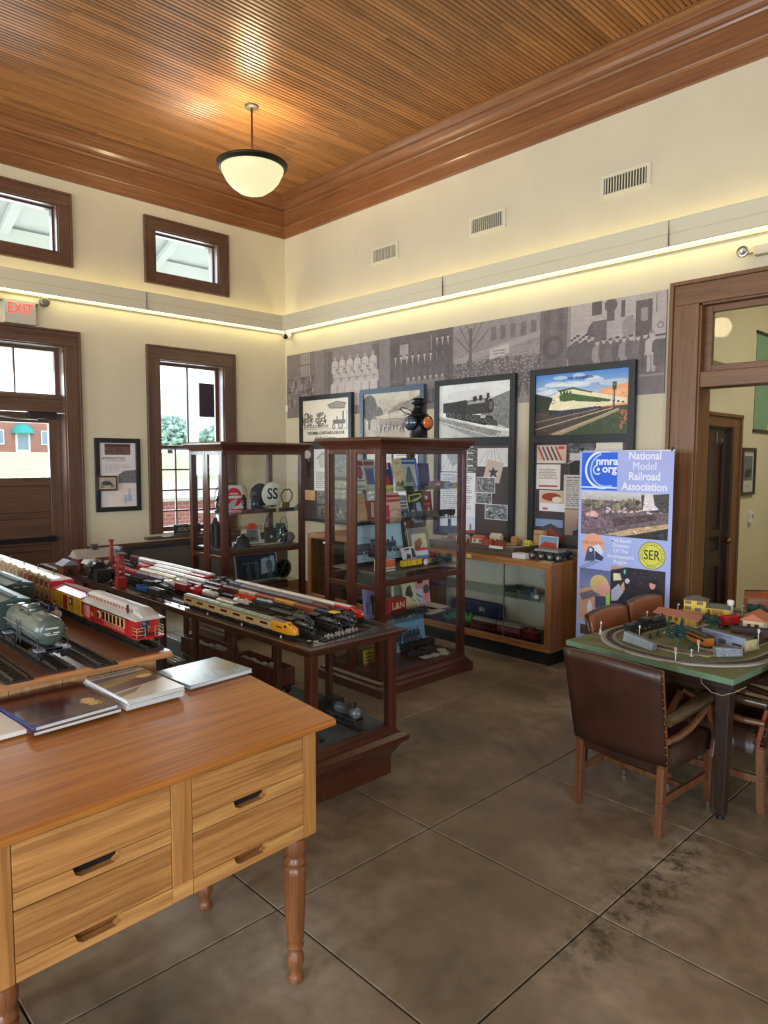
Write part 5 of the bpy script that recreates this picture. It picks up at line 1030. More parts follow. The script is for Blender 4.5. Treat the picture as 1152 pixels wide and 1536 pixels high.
u0,v0,u1,v1 = .382,V(.908),.953,V(1.204); cv.rect(u0,v0,u1,v1,(44,38,50)); cv.poly([f(0,0),f(.3,.0),f(0,.12)],(206,150,120)); cv.poly([f(.05,.2),f(.18,.18),f(.22,.35),f(.06,.4)],(238,230,190)); cv.poly([f(.02,.66),f(.16,.46),f(.26,.66),f(.14,.92),f(.02,.95)],(190,196,222)); cv.poly([f(.2,.5),f(.26,.38),f(.28,.6),f(.24,.64)],(236,180,130)); cv.ell(*f(.32,.36),.025,.012,(206,216,236)); cv.ell(*f(.78,.38),.03,.02,(238,170,150)); cv.poly([f(.70,.30),f(.78,.22),f(.9,.28),f(.9,.36),f(.74,.33)],(30,24,28)); cv.poly([f(.72,.55),f(.84,.44),f(.98,.55),f(1,1),f(.74,1),f(.68,.8)],(20,18,24)); cv.poly([f(.62,.72),f(.76,.74),f(.74,.86),f(.64,.84)],(236,176,156)); cv.ell(*f(.27,.12),.012,.012,(90,200,190)); cv.detail(u0,v0,u1,v1,200,18,.05); cv.noise(12,50,u0,v0,u1,v1)
cv.rect(.382,V(1.204),.60,V(1.25),(76,66,96)); cv.poly([(.55,V(1.23)),(.75,V(1.205)),(.80,V(1.24)),(.6,V(1.27))],(236,176,156))
cv.rect(.4,V(1.30),.95,V(1.5),(70,60,66)); cv.noise(20,12,.4,V(1.3),.95,V(1.5)); cv.rect(.05,V(1.42),.35,V(1.5),(90,70,60))
sheet('banner_sheet', BWd, BH, .003, cv.mat('banner_print', .5), paint('banner_back', (200,204,216), .6), bn, (0, -.004, .08))
wht = paint('banner_white', (236,238,250), .5); blk = paint('banner_black', (34,34,40), .5)
bx = lambda u: (u-.5)*BWd; bz = lambda m_: .08+BH-m_
for m_, s_, w_ in ((.040,'National',.88),(.119,'Model',.881),(.198,'Railroad',.88),(.277,'Association',.90)): text('lettering', s_, .086, wht, bn, (bx(.71), -.0075, bz(m_)), bold=0. if s_ == 'Model' else .0018, sx=w_)
text('lettering', 'nmra', .086, wht, bn, (bx(.308), -.0075, bz(.083)), bold=.0028, sx=1.05); text('lettering', 'org', .086, wht, bn, (bx(.338), -.0075, bz(.143)), bold=.0028, sx=1.05)
for m_, s_ in ((.703,'Mid-South'),(.744,'Division'),(.787,'Of The'),(.831,'Southeastern'),(.873,'Region')): text('lettering', s_, .042, wht, bn, (bx(.485), -.0075, bz(m_)), bold=.0006)
text('lettering', 'MID-SOUTH', .036, paint('brick_ink', (190,96,90), .5), bn, (bx(.177), -.0075, bz(.742)), sx=.95)
text('lettering', 'SER', .105, blk, bn, (bx(.81), -.0075, bz(.795)), sx=.78, bold=.0005)
oli = paint('olive_ink', (110,112,50), .5)
for i, ch_ in enumerate('SOUTHEASTERN REGION'):
    a = math.radians(205-230*i/18); text('lettering', ch_, .020, oli, bn, (bx(.81)+.0885*math.cos(a), -.0075, bz(.795)+.0885*math.sin(a)), (PI/2, -(a-PI/2), 0))
for i, ch_ in enumerate('NMRA'):
    a = math.radians(252+12*i); text('lettering', ch_, .020, oli, bn, (bx(.81)+.0885*math.cos(a), -.0075, bz(.795)+.0885*math.sin(a)), (PI/2, -(a+PI/2), 0))
# ================================================================ MODEL TRAINS
def pt(c, r=.42, metal=0., coat=0.): return paint('paint_%d_%d_%d_%d' % (*c, int(r*100)), c, r, metal, coat=coat)
BLK = (30,31,33); BLK2 = (44,45,48); SIL = (176,182,190); WHT = (222,224,222); RED = (168,34,36); MAR = (86,30,32); BRN = (122,62,38); NAV = (34,44,72)
steel = paint('wheel_steel', (60,58,56), .4, .6)
TK = {}
def truck(root, x, W, r, mt, ax):
    key = (round(W, 4), round(r, 4), mt.name, round(ax, 4))
    if key in TK: return link('truck', TK[key], root, (x, 0, 0))
    m = MB()
    for sx in (-1, 1):
        for sy in (-1, 1): m.cyl((sx*ax, sy*W*.30, r), (sx*ax, sy*W*.38, r), r, n=10)
    for sy in (-1, 1): m.box(-ax-r*.9, ax+r*.9, sy*W*.40-.06*W, sy*W*.40+.04*W, r*.7, r*1.6)
    m.box(-ax*.4, ax*.4, -W*.4, W*.4, r*.8, r*1.9)
    o = m.build('truck', mt, root, (x, 0, 0)); TK[key] = o.data; return o
def trucks(root, L, W, r, mt=None):
    mt = mt or pt(BLK); ax = r*1.5
    for sx in (-1, 1): truck(root, sx*(L/2-ax-r*1.6), W, r, mt, ax)
def couplers(m, L, z, s, mi=0):
    for sx in (-1, 1): m.box(min(sx*L/2, sx*(L/2+s)), max(sx*L/2, sx*(L/2+s)), -s*.3, s*.3, z-s*.3, z+s*.3, mi)
def boxcar(o, L, W, H, body, roof=None, door=None, walk=None, ribs=0, letter=None):
    r = H*.115; z0 = H*.24; zr = H*.88; h = W/2; roof = roof or body
    trucks(o, L, W, r)
    m = MB().box(-L/2, L/2, -h, h, z0, zr)
    for k in range(ribs):
        x = -L/2+L*(k+.5)/ribs
        for sy in (-1, 1): m.box(x-.004*L, x+.004*L, sy*h-.004*L*1.2, sy*h+.004*L*1.2, z0, zr)
    couplers(m, L, z0*.9, H*.07); m.box(-L*.46, L*.46, -h*.3, h*.3, z0*.6, z0)
    m.build('body', pt(body, .45), o)
    MB().prism([(-h*1.04, zr), (h*1.04, zr), (h*1.04, zr+H*.015), (0, H*.97), (-h*1.04, zr+H*.015)], 'x', -L*.505, L*.505).build('roof', pt(roof, .4), o)
    MB().box(-L*.49, L*.49, -W*.10, W*.10, H*.965, H*.99).build('roof_walk', pt(walk or tuple(int(c*.6) for c in roof), .6), o)
    for sy in (-1, 1): MB().box(-L*.11, L*.11, sy*h-.012*W*2, sy*h+.012*W*2, z0+H*.03, zr-H*.04).build('door', pt(door or tuple(int(c*.85) for c in body), .45), o)
    if letter:
        for sy in (-1,): MB().box(-L*.40, -L*.16, sy*h-.003*W, sy*h, H*.56, H*.68).box(.18*L, .40*L, sy*h-.003*W, sy*h, H*.5, H*.56).build('marking', pt(letter), o)
def gondola(o, L, W, H, body, load=None, lh=.9):
    r = H*.16; z0 = H*.34; h = W/2; trucks(o, L, W, r); t_ = W*.05
    m = MB().box(-L/2, L/2, -h, h, z0, z0+t_).box(-L/2, L/2, -h, -h+t_, z0, H).box(-L/2, L/2, h-t_, h, z0, H).box(-L/2, -L/2+t_, -h, h, z0, H).box(L/2-t_, L/2, -h, h, z0, H)
    for k in range(8):
        x = -L/2+L*(k+.5)/8
        for sy in (-1, 1): m.box(x-.006*L, x+.006*L, sy*h-.006*L, sy*h+.006*L, z0, H)
    couplers(m, L, z0*.9, H*.1); m.build('body', pt(body, .42), o)
    if load:
        m = MB(); q = random.Random(4)
        for k in range(10): m.ball((-L*.42+L*.84*(k+.5)/10, (q.random()-.5)*W*.4, H*lh*.82), (L*.06, W*.3, H*.22), 7, 4)
        m.build('load', pt(load, .5), o, kind='stuff')
def tank(o, L, W, H, body, domes=1, frame=BLK):
    r = H*.115; z0 = H*.24; R_ = min(W*.46, H*.33); zc = z0+R_*1.12; trucks(o, L, W, r)
    m = MB().box(-L/2, L/2, -W*.25, W*.25, z0*.8, z0*1.15); couplers(m, L, z0*.9, H*.07); m.build('frame', pt(frame), o)
    e = L*.46; m = MB().lathe([(0,-e),(R_*.6,-e*.985),(R_*.92,-e*.95),(R_,-e*.90),(R_,e*.90),(R_*.92,e*.95),(R_*.6,e*.985),(0,e)], 14, (0,0,zc), 'x'); m.build('tank', pt(body, .28, .2), o)
    for k in range(domes):
        x = 0 if domes == 1 else (-.5+k/(domes-1))*L*.5
        MB().lathe([(R_*.42, zc+R_*.8), (R_*.42, zc+R_*1.25), (R_*.3, zc+R_*1.36), (0, zc+R_*1.4)], 10, (x,0,0)).build('dome', pt(tuple(int(c*.9) for c in body), .3, .2), o)
    m = MB()
    for sy in (-1, 1): m.tube([(-e*.96, sy*R_*1.03, zc), (e*.96, sy*R_*1.03, zc)], R_*.05, 5)
    for x in (-e*.4, e*.4):
        m.lathe([(R_*1.015, x-L*.006), (R_*1.015, x+L*.006)], 14, (0,0,zc), 'x')
    m.build('handrail', pt((110,110,108), .4), o)
def flatcar(o, L, W, H, body, load=BLK2):
    r = H*.16; z0 = H*.3; trucks(o, L, W, r); m = MB().box(-L/2, L/2, -W/2, W/2, z0, z0*1.4); couplers(m, L, z0, H*.08); m.build('deck', pt(body), o)
    for k in range(3): MB().cyl((-L*.43, -W*.26+W*.26*k, z0*1.4+W*.13), (L*.43, -W*.26+W*.26*k, z0*1.4+W*.13), W*.125, n=8).build('pipe', pt(load, .4), o)
    for x in (-.36, 0, .36): MB().box(L*x-.01*L, L*x+.01*L, -W*.48, W*.48, z0*1.4, z0*1.4+W*.06).build('stake', pt(body), o)
def coach(o, L, W, H, body, roof, band, n=8, bl=.44):
    r = H*.115; z0 = H*.19; zr = H*.76; h = W/2; trucks(o, L, W, r)
    m = MB().box(-L/2, L/2, -h, h, z0, zr); couplers(m, L, z0*.9, H*.05); m.box(-L*.3, L*.3, -h*.7, h*.7, z0*.5, z0); m.build('body', pt(body, .4), o)
    P = [(h*1.02*math.cos(PI*k/8), zr+(H-zr)*math.sin(PI*k/8)**.8) for k in range(9)]
    MB().prism(P, 'x', -L*.5, L*.5, 0, True).build('roof', pt(roof, .35, .1 if roof[0] > 160 else 0), o)
    w_ = MB(); f = MB()
    for sy in (-1, 1):
        f.box(-L*bl, L*bl, sy*h-.012*W, sy*h+.012*W, H*.44, H*.62)
    f.build('window_band', pt(band, .4), o, kind='stuff')
    for sy in (-1, 1):
        for k in range(n): w_.box(-L*bl+L*2*bl*k/n+.006*L, -L*bl+L*2*bl*(k+1)/n-.008*L, sy*h-.02*W, sy*h+.02*W, H*.46, H*.60)
    w_.build('window_pane', pt(tuple(int(c*.45) for c in band), .2), o, kind='stuff')
def streamliner_cab(o, L, W, H, body, roof, nose, band):
    r = H*.115; z0 = H*.16; zr = H*.78; h = W/2; trucks(o, L, W, r)
    P = []; xs = [(-L/2, 1, 1.), (L*.12, 1, 1.), (L*.20, .98, .97), (L*.27, .96, .82), (L*.38, .88, .76), (L*.46, .70, .66), (L*.5, .42, .52)]
    n = 14; vs = []
    for x, kw, kh in xs:
        for i in range(n):
            a = PI*i/(n-1); y = h*kw*math.copysign(abs(math.cos(a))**.45, math.cos(a)); z = z0+(H*kh-z0)*abs(math.sin(a))**.55; vs.append((x, y, z))
    q = len(xs); m = MB(); m.add(vs, [(j*n+i, j*n+i+1, (j+1)*n+i+1, (j+1)*n+i) for j in range(q-1) for i in range(n-1)], 0, True); m.add(vs[:n], [list(range(n))]).add(vs[-n:], [list(range(n))[::-1]]); m.add(vs, [(j*n+n-1, j*n, (j+1)*n, (j+1)*n+n-1) for j in range(q-1)])
    m.build('body', pt(body, .32, coat=.3), o)
    MB().prism([(h*.8*math.cos(PI*k/8), H*.93+H*.08*math.sin(PI*k/8)) for k in range(9)], 'x', -L*.49, L*.10, 0, True).build('roof', pt(roof, .4), o)
    wm_ = pt(band, .15)
    for s0, s1 in ((-.55, -.25), (.25, .55)): MB().hexa([(L*.20,h*s0,H*.83),(L*.275,h*s0,H*.79),(L*.275,h*s1,H*.79),(L*.20,h*s1,H*.83),(L*.20,h*s0,H*.93),(L*.23,h*s0,H*.93),(L*.23,h*s1,H*.93),(L*.20,h*s1,H*.93)]).build('windshield', wm_, o)
    for sy in (-1, 1):
        MB().box(L*.10, L*.18, sy*h-.02*W, sy*h+.02*W, H*.62, H*.80).build('window_pane', wm_, o)
        for k in range(4): MB().box(-L*.24+L*.06*k, -L*.20+L*.06*k, sy*h-.02*W, sy*h+.02*W, H*.5, H*.62).build('port_hole', wm_, o)
    MB().lathe([(0, L*.505), (H*.10, L*.50), (H*.12, L*.485), (H*.12, L*.46)], 12, (0,0,H*.46), 'x').build('headlamp', pt(nose, .3), o)
    MB().box(L*.44, L*.5, -h*.7, h*.7, z0*.4, z0*1.3).build('pilot', pt(BLK), o)
def steam(o, L, W, H, dk=BLK, cab_roof=None, tender=True, tcol=None, drivers=4, trim=None):
    """engine and tender, nose towards +x; L over both"""
    Le = L*.62 if tender else L; x1 = L/2; x0 = x1-Le; h = W/2; R_ = W*.36; zc = H*.56; dm = pt(dk, .38); tm = pt(trim or (90,92,96), .4, .3)
    X = lambda a: x0+Le*a
    m = MB().lathe([(R_*1.02, X(.28)), (R_*1.02, X(.42)), (R_*.92, X(.74)), (R_*.98, X(.745)), (R_*.98, X(.90)), (R_*.8, X(.915)), (0, X(.92))], 14, (0,0,zc), 'x')
    m.build('boiler', dm, o)
    m = MB().cyl((X(.83),0,zc+R_*.8), (X(.83),0,H*.98), W*.085, W*.11, 10).lathe([(W*.12, zc+R_*.8), (W*.12, zc+R_*1.15), (W*.06, zc+R_*1.4), (0, zc+R_*1.42)], 10, (X(.66),0,0)).lathe([(W*.11, zc+R_*.8), (W*.11, zc+R_*1.15), (W*.06, zc+R_*1.35), (0, zc+R_*1.37)], 10, (X(.48),0,0)); m.build('dome', dm, o)
    m = MB().box(X(.02), X(.28), -h*.92, h*.92, H*.30, H*.84); m.build('cab', dm, o)
    MB().prism([(-h*1.05, H*.84), (h*1.05, H*.84), (h*.6, H*.92), (-h*.6, H*.92)], 'x', X(0), X(.30)).build('cab_roof', pt(cab_roof, .4) if cab_roof else dm, o)
    MB().box(X(.10), X(.22), -h*.95, -h*.90, H*.58, H*.76).box(X(.10), X(.22), h*.90, h*.95, H*.58, H*.76).build('cab_window', pt((14,14,15), .2), o)
    MB().box(X(.05), X(.97), -h, -h*.62, H*.36, H*.40).box(X(.05), X(.97), h*.62, h, H*.36, H*.40).build('running_board', tm, o)
    MB().hexa([(X(.92),-h*.85,H*.06),(X(1.0),-h*.5,H*.04),(X(1.0),h*.5,H*.04),(X(.92),h*.85,H*.06),(X(.92),-h*.85,H*.30),(X(.95),-h*.8,H*.30),(X(.95),h*.8,H*.30),(X(.92),h*.85,H*.30)]).build('pilot', dm, o)
    MB().cyl((X(.915),0,zc+R_*.1), (X(.955),0,zc+R_*.1), W*.07, n=8).build('headlamp', pt((206,200,180), .2), o)
    rd = H*.16
    for sy in (-1, 1):
        for k in range(drivers):
            x = X(.34+.42*k/max(1, drivers-1)); key = ('dw', round(W, 4), round(H, 4), sy, dk)
            if key in TK: link('wheel', TK[key], o, (x, 0, 0))
            else: w_ = MB().cyl((0, sy*h*.66, rd), (0, sy*h*.80, rd), rd, n=14).cyl((0, sy*h*.80, rd), (0, sy*h*.84, rd), rd*.3, n=8).build('wheel', dm, o, (x, 0, 0)); TK[key] = w_.data
        MB().box(X(.33), X(.86), sy*h*.86-.02*W, sy*h*.86+.02*W, rd*.9, rd*1.1).build('side_rod', tm, o)
        MB().cyl((X(.80), sy*h*.78, H*.24), (X(.90), sy*h*.78, H*.24), H*.085, n=10).build('cylinder', dm, o)
    m = MB()
    for sy in (-1, 1): m.cyl((X(.93), sy*h*.6, H*.075), (X(.93), sy*h*.72, H*.075), H*.075, n=8).cyl((X(.14), sy*h*.6, H*.09), (X(.14), sy*h*.72, H*.09), H*.09, n=8)
    m.build('pilot_wheels', dm, o)
    if tender:
        tx0, tx1 = -L/2, x0-L*.015; tc = (tx0+tx1)/2; tl = tx1-tx0; cm_ = pt(tcol or dk, .4)
        t_ = MB().box(tx0, tx1, -h*.9, h*.9, H*.26, H*.66).box(tx0+tl*.4, tx1-.02*tl, -h*.8, h*.8, H*.66, H*.72).build('tender', cm_, o)
        m = MB(); q = random.Random(2); [m.ball((tx0+tl*(.45+.5*q.random()), (q.random()-.5)*W*.5, H*.72), W*.10, 6, 4) for k in range(12)]; m.build('coal', pt((18,18,19), .7), t_, kind='stuff')
        for sx in (-1, 1): truck(o, tc+sx*tl*.28, W, H*.10, pt(BLK), H*.14)
def caboose(o, L, W, H, body, roof):
    r = H*.115; z0 = H*.22; h = W/2; trucks(o, L, W, r); m = MB().box(-L*.40, L*.40, -h, h, z0, H*.66).box(-L/2, L/2, -h, h, z0*.85, z0); couplers(m, L, z0*.9, H*.06); m.build('body', pt(body, .42), o)
    MB().prism([(-h*1.08,H*.66),(h*1.08,H*.66),(0,H*.74)], 'x', -L*.5, L*.5).build('roof', pt(roof, .42), o); MB().box(-L*.14, L*.14, -h*.7, h*.7, H*.68, H*.92).prism([(-h*.8,H*.92),(h*.8,H*.92),(0,H*.98)], 'x', -L*.17, L*.17).build('cupola', pt(roof, .42), o)
    m = MB(); [m.box(L*x-.035*L, L*x+.035*L, sy*h-.02*W, sy*h+.02*W, H*.42, H*.56) for x in (-.26, .0, .26) for sy in (-1, 1)]; m.build('window_pane', pt((40,44,50), .2), o, kind='stuff')
KIND = dict(boxcar=boxcar, gondola=gondola, tank=tank, flatcar=flatcar, coach=coach, cab=streamliner_cab, steam=steam, caboose=caboose)
NAME = dict(boxcar='model_boxcar', gondola='model_gondola', tank='model_tank_car', flatcar='model_flatcar', coach='model_coach', cab='model_diesel_locomotive', steam='model_steam_locomotive', caboose='model_caboose')
def car(kind, x1, y, z, L, W, H, lab, group, flip=False, **kw):
    o = thing(NAME[kind], lab, 'model train', (x1-L/2, y, z), PI if flip else 0, group); KIND[kind](o, L, W, H, **kw); return o
def track(x0, x1, y, z, gauge, lab, tie, th, nt, group, parts=60, rail=None, tiec=(36,32,30), tie_l=1.9):
    o = thing('model_track', lab, 'track', ((x0+x1)/2, y, z), 0, group); L = x1-x0; rm = paint('rail_brass', (104,88,66), .35, .8) if rail is None else rail
    for sy in (-1, 1): MB().box(-L/2, L/2, sy*gauge/2-th*.16, sy*gauge/2+th*.16, th*.8, th*2).build('rail', rm, o)
    n = int(L/tie); me = None; rest = MB()
    for i in range(n):
        x = L/2-tie*(i+.5)
        if i < parts:
            if me is None: q = MB().box(-tie*.24, tie*.24, -gauge*tie_l/2, gauge*tie_l/2, 0, th*.8).build('tie', pt(tiec, .7), o); me = q.data
            else: q = link('tie', me, o)
            q.location = (x, 0, 0)
        else: rest.box(x-tie*.24, x+tie*.24, -gauge*tie_l/2, gauge*tie_l/2, 0, th*.8)
    if rest.v: rest.build('ties', pt(tiec, .7), o, kind='stuff')
    return o
# ---- large trains on the oak platform
ZP = .9748; GR = 'track lengths on the oak platform'; BIG = 'large trains on the oak platform'
for y, xe, lab in ((.685,-2.405,'black large-scale track nearest the lower corner of the view, carrying no train'),(.83,-2.432,'black large-scale track under the grey-green tank car'),(.957,-2.385,'empty black large-scale track between the tank car and the red coach'),(1.175,-2.475,'black large-scale track under the red coach and yellow stock car')):
    track(-5.8, xe, y, ZP, .045, lab, .020, .0085, 0, GR, parts=90, rail=paint('rail_brass', (104,88,66), .35, .8))
ZR = ZP+.017
# tank car
GREEN = (52,62,58); DGREEN = (44,58,56)
tk_ = car('tank', -2.535, .835, ZR, .40, .115, .165, 'grey-green large-scale tank car at the front of the platform', BIG, body=(86,96,88), domes=1, frame=(34,38,40))
m = MB()
for sx in (-1, 1):
    for sy in (-1, 1): m.tube([(sx*.19, sy*.05, .04), (sx*.19, sy*.05, .075), (sx*.12, sy*.05, .075)], .0022, 5)
for sy in (-1, 1):
    for q in (-.018, .018): m.tube([(.0+q, sy*.056, .04), (.0+q, sy*.056, .12)], .002, 5)
    for z in (.055, .07, .085, .10): m.tube([(-.018, sy*.056, z), (.018, sy*.056, z)], .0016, 4)
m.build('ladder', pt((40,44,46), .4), tk_); m = MB()
for z in (.145, .165): m.tube([(-.05,-.035,z),(.05,-.035,z),(.05,.035,z),(-.05,.035,z),(-.05,-.035,z)], .0018, 4)
for sx in (-1, 1):
    for sy in (-1, 1): m.tube([(sx*.05, sy*.035, .115), (sx*.05, sy*.035, .167)], .0018, 4)
m.build('dome_railing', pt((40,44,46), .4), tk_)
MB().box(.16, .2, -.058, .058, .036, .042).box(-.2, -.16, -.058, .058, .036, .042).build('end_deck', pt((120,128,140), .4), tk_)
m = MB(); m.box(.1835,.1845,-.022,.022,.108,.113).box(.1838,.1848,-.028,-.006,.092,.096).box(.1838,.1848,.004,.026,.092,.096).box(.1838,.1848,-.02,.02,.086,.089); m.build('marking', pt((200,206,206)), tk_)
def gbox(x1, y, lab):
    o = car('boxcar', x1, y, ZR, .42, .115, .165, lab, BIG, body=DGREEN, roof=(62,76,76), door=(38,52,52), walk=(36,44,48), ribs=12)
    m = MB()
    for k in range(9):
        z = .045+.0105*k; m.box(.2085, .2125, -.056, .056, z-.002, z+.002); 
    for sy in (-1, 1):
        for k in range(14): x = -.2+.4*k/13; m.box(x-.0015, x+.0015, sy*.052-.006, sy*.052+.006, .146, .150)
    for sx in (-1, 1):
        for z in [.05+.016*k for k in range(6)]: m.tube([(.214, sx*.045, z), (.214, sx*.025, z)], .0014, 4)
    m.build('end_ribs', pt((56,72,70), .45), o); MB().box(.213,.2145,-.03,-.006,.134,.137).box(.213,.2145,.008,.028,.134,.137).build('marking', pt((200,206,206)), o)
    q = MB().lathe([(.0, -.0605), (.022, -.0605), (.022, -.0585), (.0, -.0585)], 16, (-.10, 0, .095), 'y'); q.build('herald', pt((206,206,196)), o); return o
gbox(-2.965, .835, 'dark green large-scale boxcar coupled behind the tank car'); gbox(-3.40, .835, 'dark green large-scale boxcar second behind the tank car, at the view edge'); gbox(-3.34, .965, 'dark green large-scale boxcar on the third track, behind the first')
# red coach
cx1 = -2.505; L = .53; W = .112
rc = thing('model_coach', 'red large-scale passenger coach with grey clerestory roof and rear platform', 'model train', (cx1-L/2, 1.177, ZR), 0, BIG); h = W/2
trucks(rc, L*.98, W, .017); redm = pt((176,36,34), .38, coat=.2)
bd = MB().box(-L*.48, L*.40, -h, h, .030, .098).box(-L*.5, L*.5, -h, h, .024, .030); couplers(bd, L, .024, .016); bd.build('body', redm, rc)
roofm = pt((176,172,166), .4)
P = [(-h*1.1,.096),(h*1.1,.096),(h*1.06,.101),(h*.62,.112),(h*.60,.128),(h*.3,.134),(0,.136),(-h*.3,.134),(-h*.60,.128),(-h*.62,.112),(-h*1.06,.101)]
MB().prism(P, 'x', -L*.5, L*.38).build('roof', roofm, rc)
Q0 = [(L*.38, y, z) for y, z in P]; Q1 = [(L*.51, y*.98, .096+(z-.096)*.42) for y, z in P]; n = len(P); MB().add(Q0+Q1, [(i, (i+1)%n, n+(i+1)%n, n+i) for i in range(n)]).add(Q1, [list(range(n))]).build('roof_end', roofm, rc)
MB().box(-L*.5, L*.39, -h*1.09, -h*1.0, .090, .097).box(-L*.5, L*.39, h*1.0, h*1.09, .090, .097).build('eave_board', pt((30,36,44)), rc)
m = MB(); mf = MB()
for sy in (-1, 1):
    for k in range(16): x = -L*.46+L*.80*k/15; m.box(x-.007, x+.007, sy*h*.615-.002, sy*h*.615+.002, .1145, .1255)
m.build('clerestory_window', pt((150,92,58)), rc)
for k in range(6):
    x = -.035+.036*k
    q = MB().box(x-.014, x+.014, -h-.003, -h, .052, .090).build('window_frame', pt((222,190,130), .45), rc); MB().box(x-.0105, x+.0105, -h-.004, -h-.0025, .055, .087).build('pane', pt((60,22,22), .15), q)
q = MB().box(-.175, -.135, -h-.003, -h, .034, .090).build('baggage_door', pt((150,30,30), .4), rc); MB().box(-.168, -.142, -h-.0045, -h-.003, .050, .066).build('door_panel', pt((206,150,70)), q)
MB().box(-.25, -.185, -h-.002, -h, .036, .086).build('side_panel', pt((196,120,110)), rc)
MB().lathe([(0,-h-.003),(.017,-h-.003),(.017,-h),(0,-h)], 16, (-.088,0,.066), 'y').build('emblem', pt((226,206,160)), rc); MB().lathe([(0,-h-.0042),(.012,-h-.0042),(.012,-h-.003)], 14, (-.088,0,.066), 'y').build('emblem_centre', pt((60,30,30)), rc)
m = MB()
for sy in (-1, 1):
    for z in (.040, .055, .066): m.tube([(L*.42, sy*h*.95, z), (L*.49, sy*h*.95, z), (L*.49, sy*h*.35, z)], .0013, 4)
    for y in (.95, .35): m.tube([(L*.49, sy*h*y, .03), (L*.49, sy*h*y, .068)], .0013, 4)
m.build('platform_railing', pt((196,170,120), .35, .4), rc)
MB().box(L*.398, L*.404, -h*.98, -h*.3, .031, .094).box(L*.398, L*.404, h*.35, h*.98, .031, .094).build('end_panel', pt((186,40,38), .38), rc); MB().box(L*.3985, L*.403, -h*.02, h*.28, .036, .078).build('end_door', pt((206,160,80)), rc)
MB().lathe([(.004,.110),(.004,.136),(.0055,.137),(.0055,.142)], 8, (L*.30, -h*.75, 0)).build('stove_pipe', pt(BLK), rc)
m = MB(); [m.box(-.03+.0148*k, -.03+.0148*k+.0035, -h-.0015, -h, .034, .049).box(-.0265+.0148*k, -.0195+.0148*k, -h-.0015, -h, .034+(.006 if k % 3 == 1 else 0), .037+(.006 if k % 3 == 1 else 0)).box(-.0265+.0148*k, -.021+.0148*k, -h-.0015, -h, .046, .049) for k in range(13)]; m.build('worn_lettering', pt((206,130,110)), rc, kind='stuff')
def figure(name, loc, rz, h_, coat, legs, lab, hat=None, skin=(206,160,130), parent=None):
    o = thing(name, lab, 'figure', loc, rz, 'little figures among the trains'); s = h_/.075
    m = MB()
    for sy in (-1, 1): m.hexa([((-.005)*s,(sy*.006-.005)*s,0),(.008*s,(sy*.006-.005)*s,0),(.008*s,(sy*.006+.005)*s,0),(-.005*s,(sy*.006+.005)*s,0),(-.006*s,(sy*.005-.005)*s,.036*s),(.006*s,(sy*.005-.005)*s,.036*s),(.006*s,(sy*.005+.005)*s,.036*s),(-.006*s,(sy*.005+.005)*s,.036*s)])
    m.lathe([(.010*s,.032*s),(.011*s,.042*s),(.0125*s,.056*s),(.006*s,.0615*s),(.004*s,.064*s)], 10, mi=1)
    for sy in (-1, 1): m.tube([(0, sy*.012*s, .057*s), (.002*s, sy*.017*s, .045*s), (.010*s, sy*.014*s, .036*s)], [.0045*s,.004*s,.0032*s], 6, 1); m.ball((.012*s, sy*.014*s, .0345*s), .0034*s, 6, 4, 2)
    m.ball((.001*s, 0, .0695*s), (.0062*s,.0056*s,.0072*s), 10, 7, 2); m.ball((.0072*s,0,.069*s), .0014*s, 5, 4, 2)
    m.build('body', [pt(legs), pt(coat), pt(skin)], o)
    m = MB().lathe([(.0085*s if hat else .0064*s,.0735*s),(.0064*s,.074*s),(.006*s,.0775*s),(0,.079*s)], 10); m.build('hat', pt(hat or (60,44,34)), o); return o
figure('conductor_figure', (cx1-.035, 1.170, ZR+.030), 0, .070, (44,48,62), (40,44,56), 'small conductor figure in dark suit standing on the red coach rear platform', BLK)
for x, y, c, l_, lab in ((-3.30,1.045,(54,84,140),(40,46,70),'small standing figure in blue coat, the one nearer the dark green boxcars'),(-3.24,1.075,(50,76,128),(60,64,80),'small standing figure in blue coat, the one nearer the yellow stock car'),(-3.13,1.045,(222,216,206),(200,196,190),'small standing figure in white clothes beside the yellow stock car')): figure('standing_figure', (x, y, ZP), -.6, .085, c, l_, lab)
# yellow stock car
L = .50; x1 = -3.05
sc = thing('model_stock_car', 'yellow and red slatted large-scale stock car coupled behind the red coach', 'model train', (x1-.1825, 1.177, ZR), 0, BIG); sc.scale = (.73, 1, .84); trucks(sc, L, W, .021)
yel = pt((206,168,44), .42); rdm = pt((170,34,34), .4)
bd = MB().box(-L/2+.004, L/2-.004, -h+.006, h-.006, .036, .118); couplers(bd, L, .03, .016); bd.build('body', pt((96,30,26)), sc)
MB().box(-L/2, L/2, -h, h, .030, .040).box(-L/2, L/2, -h, h, .110, .122).build('side_sill', yel, sc)
me = None
for k in range(6):
    z = .044+.011*k
    for sy in (-1, 1):
        for a, b_ in ((-L/2+.004, -.045), (.045, L/2-.004)): MB().box(a, b_, sy*h-.003, sy*h+.001, z, z+.0075).build('slat', yel, sc)
    MB().box(L/2-.003, L/2+.003, -h, h, z, z+.0085).build('slat', rdm, sc)
for sy in (-1, 1):
    for x in (-L/2+.004, -.16, -.047, .047, .155, L/2-.004): MB().box(x-.004, x+.004, sy*h-.004, sy*h+.002, .036, .114).build('post', yel, sc)
    MB().box(-.035, .043, sy*h-.004, sy*h+.002, .038, .112).build('door', pt((150,32,30), .4), sc); MB().box(.07, .125, sy*h-.005, sy*h+.003, .072, .108).build('sign_panel', pt((110,30,28), .4), sc)
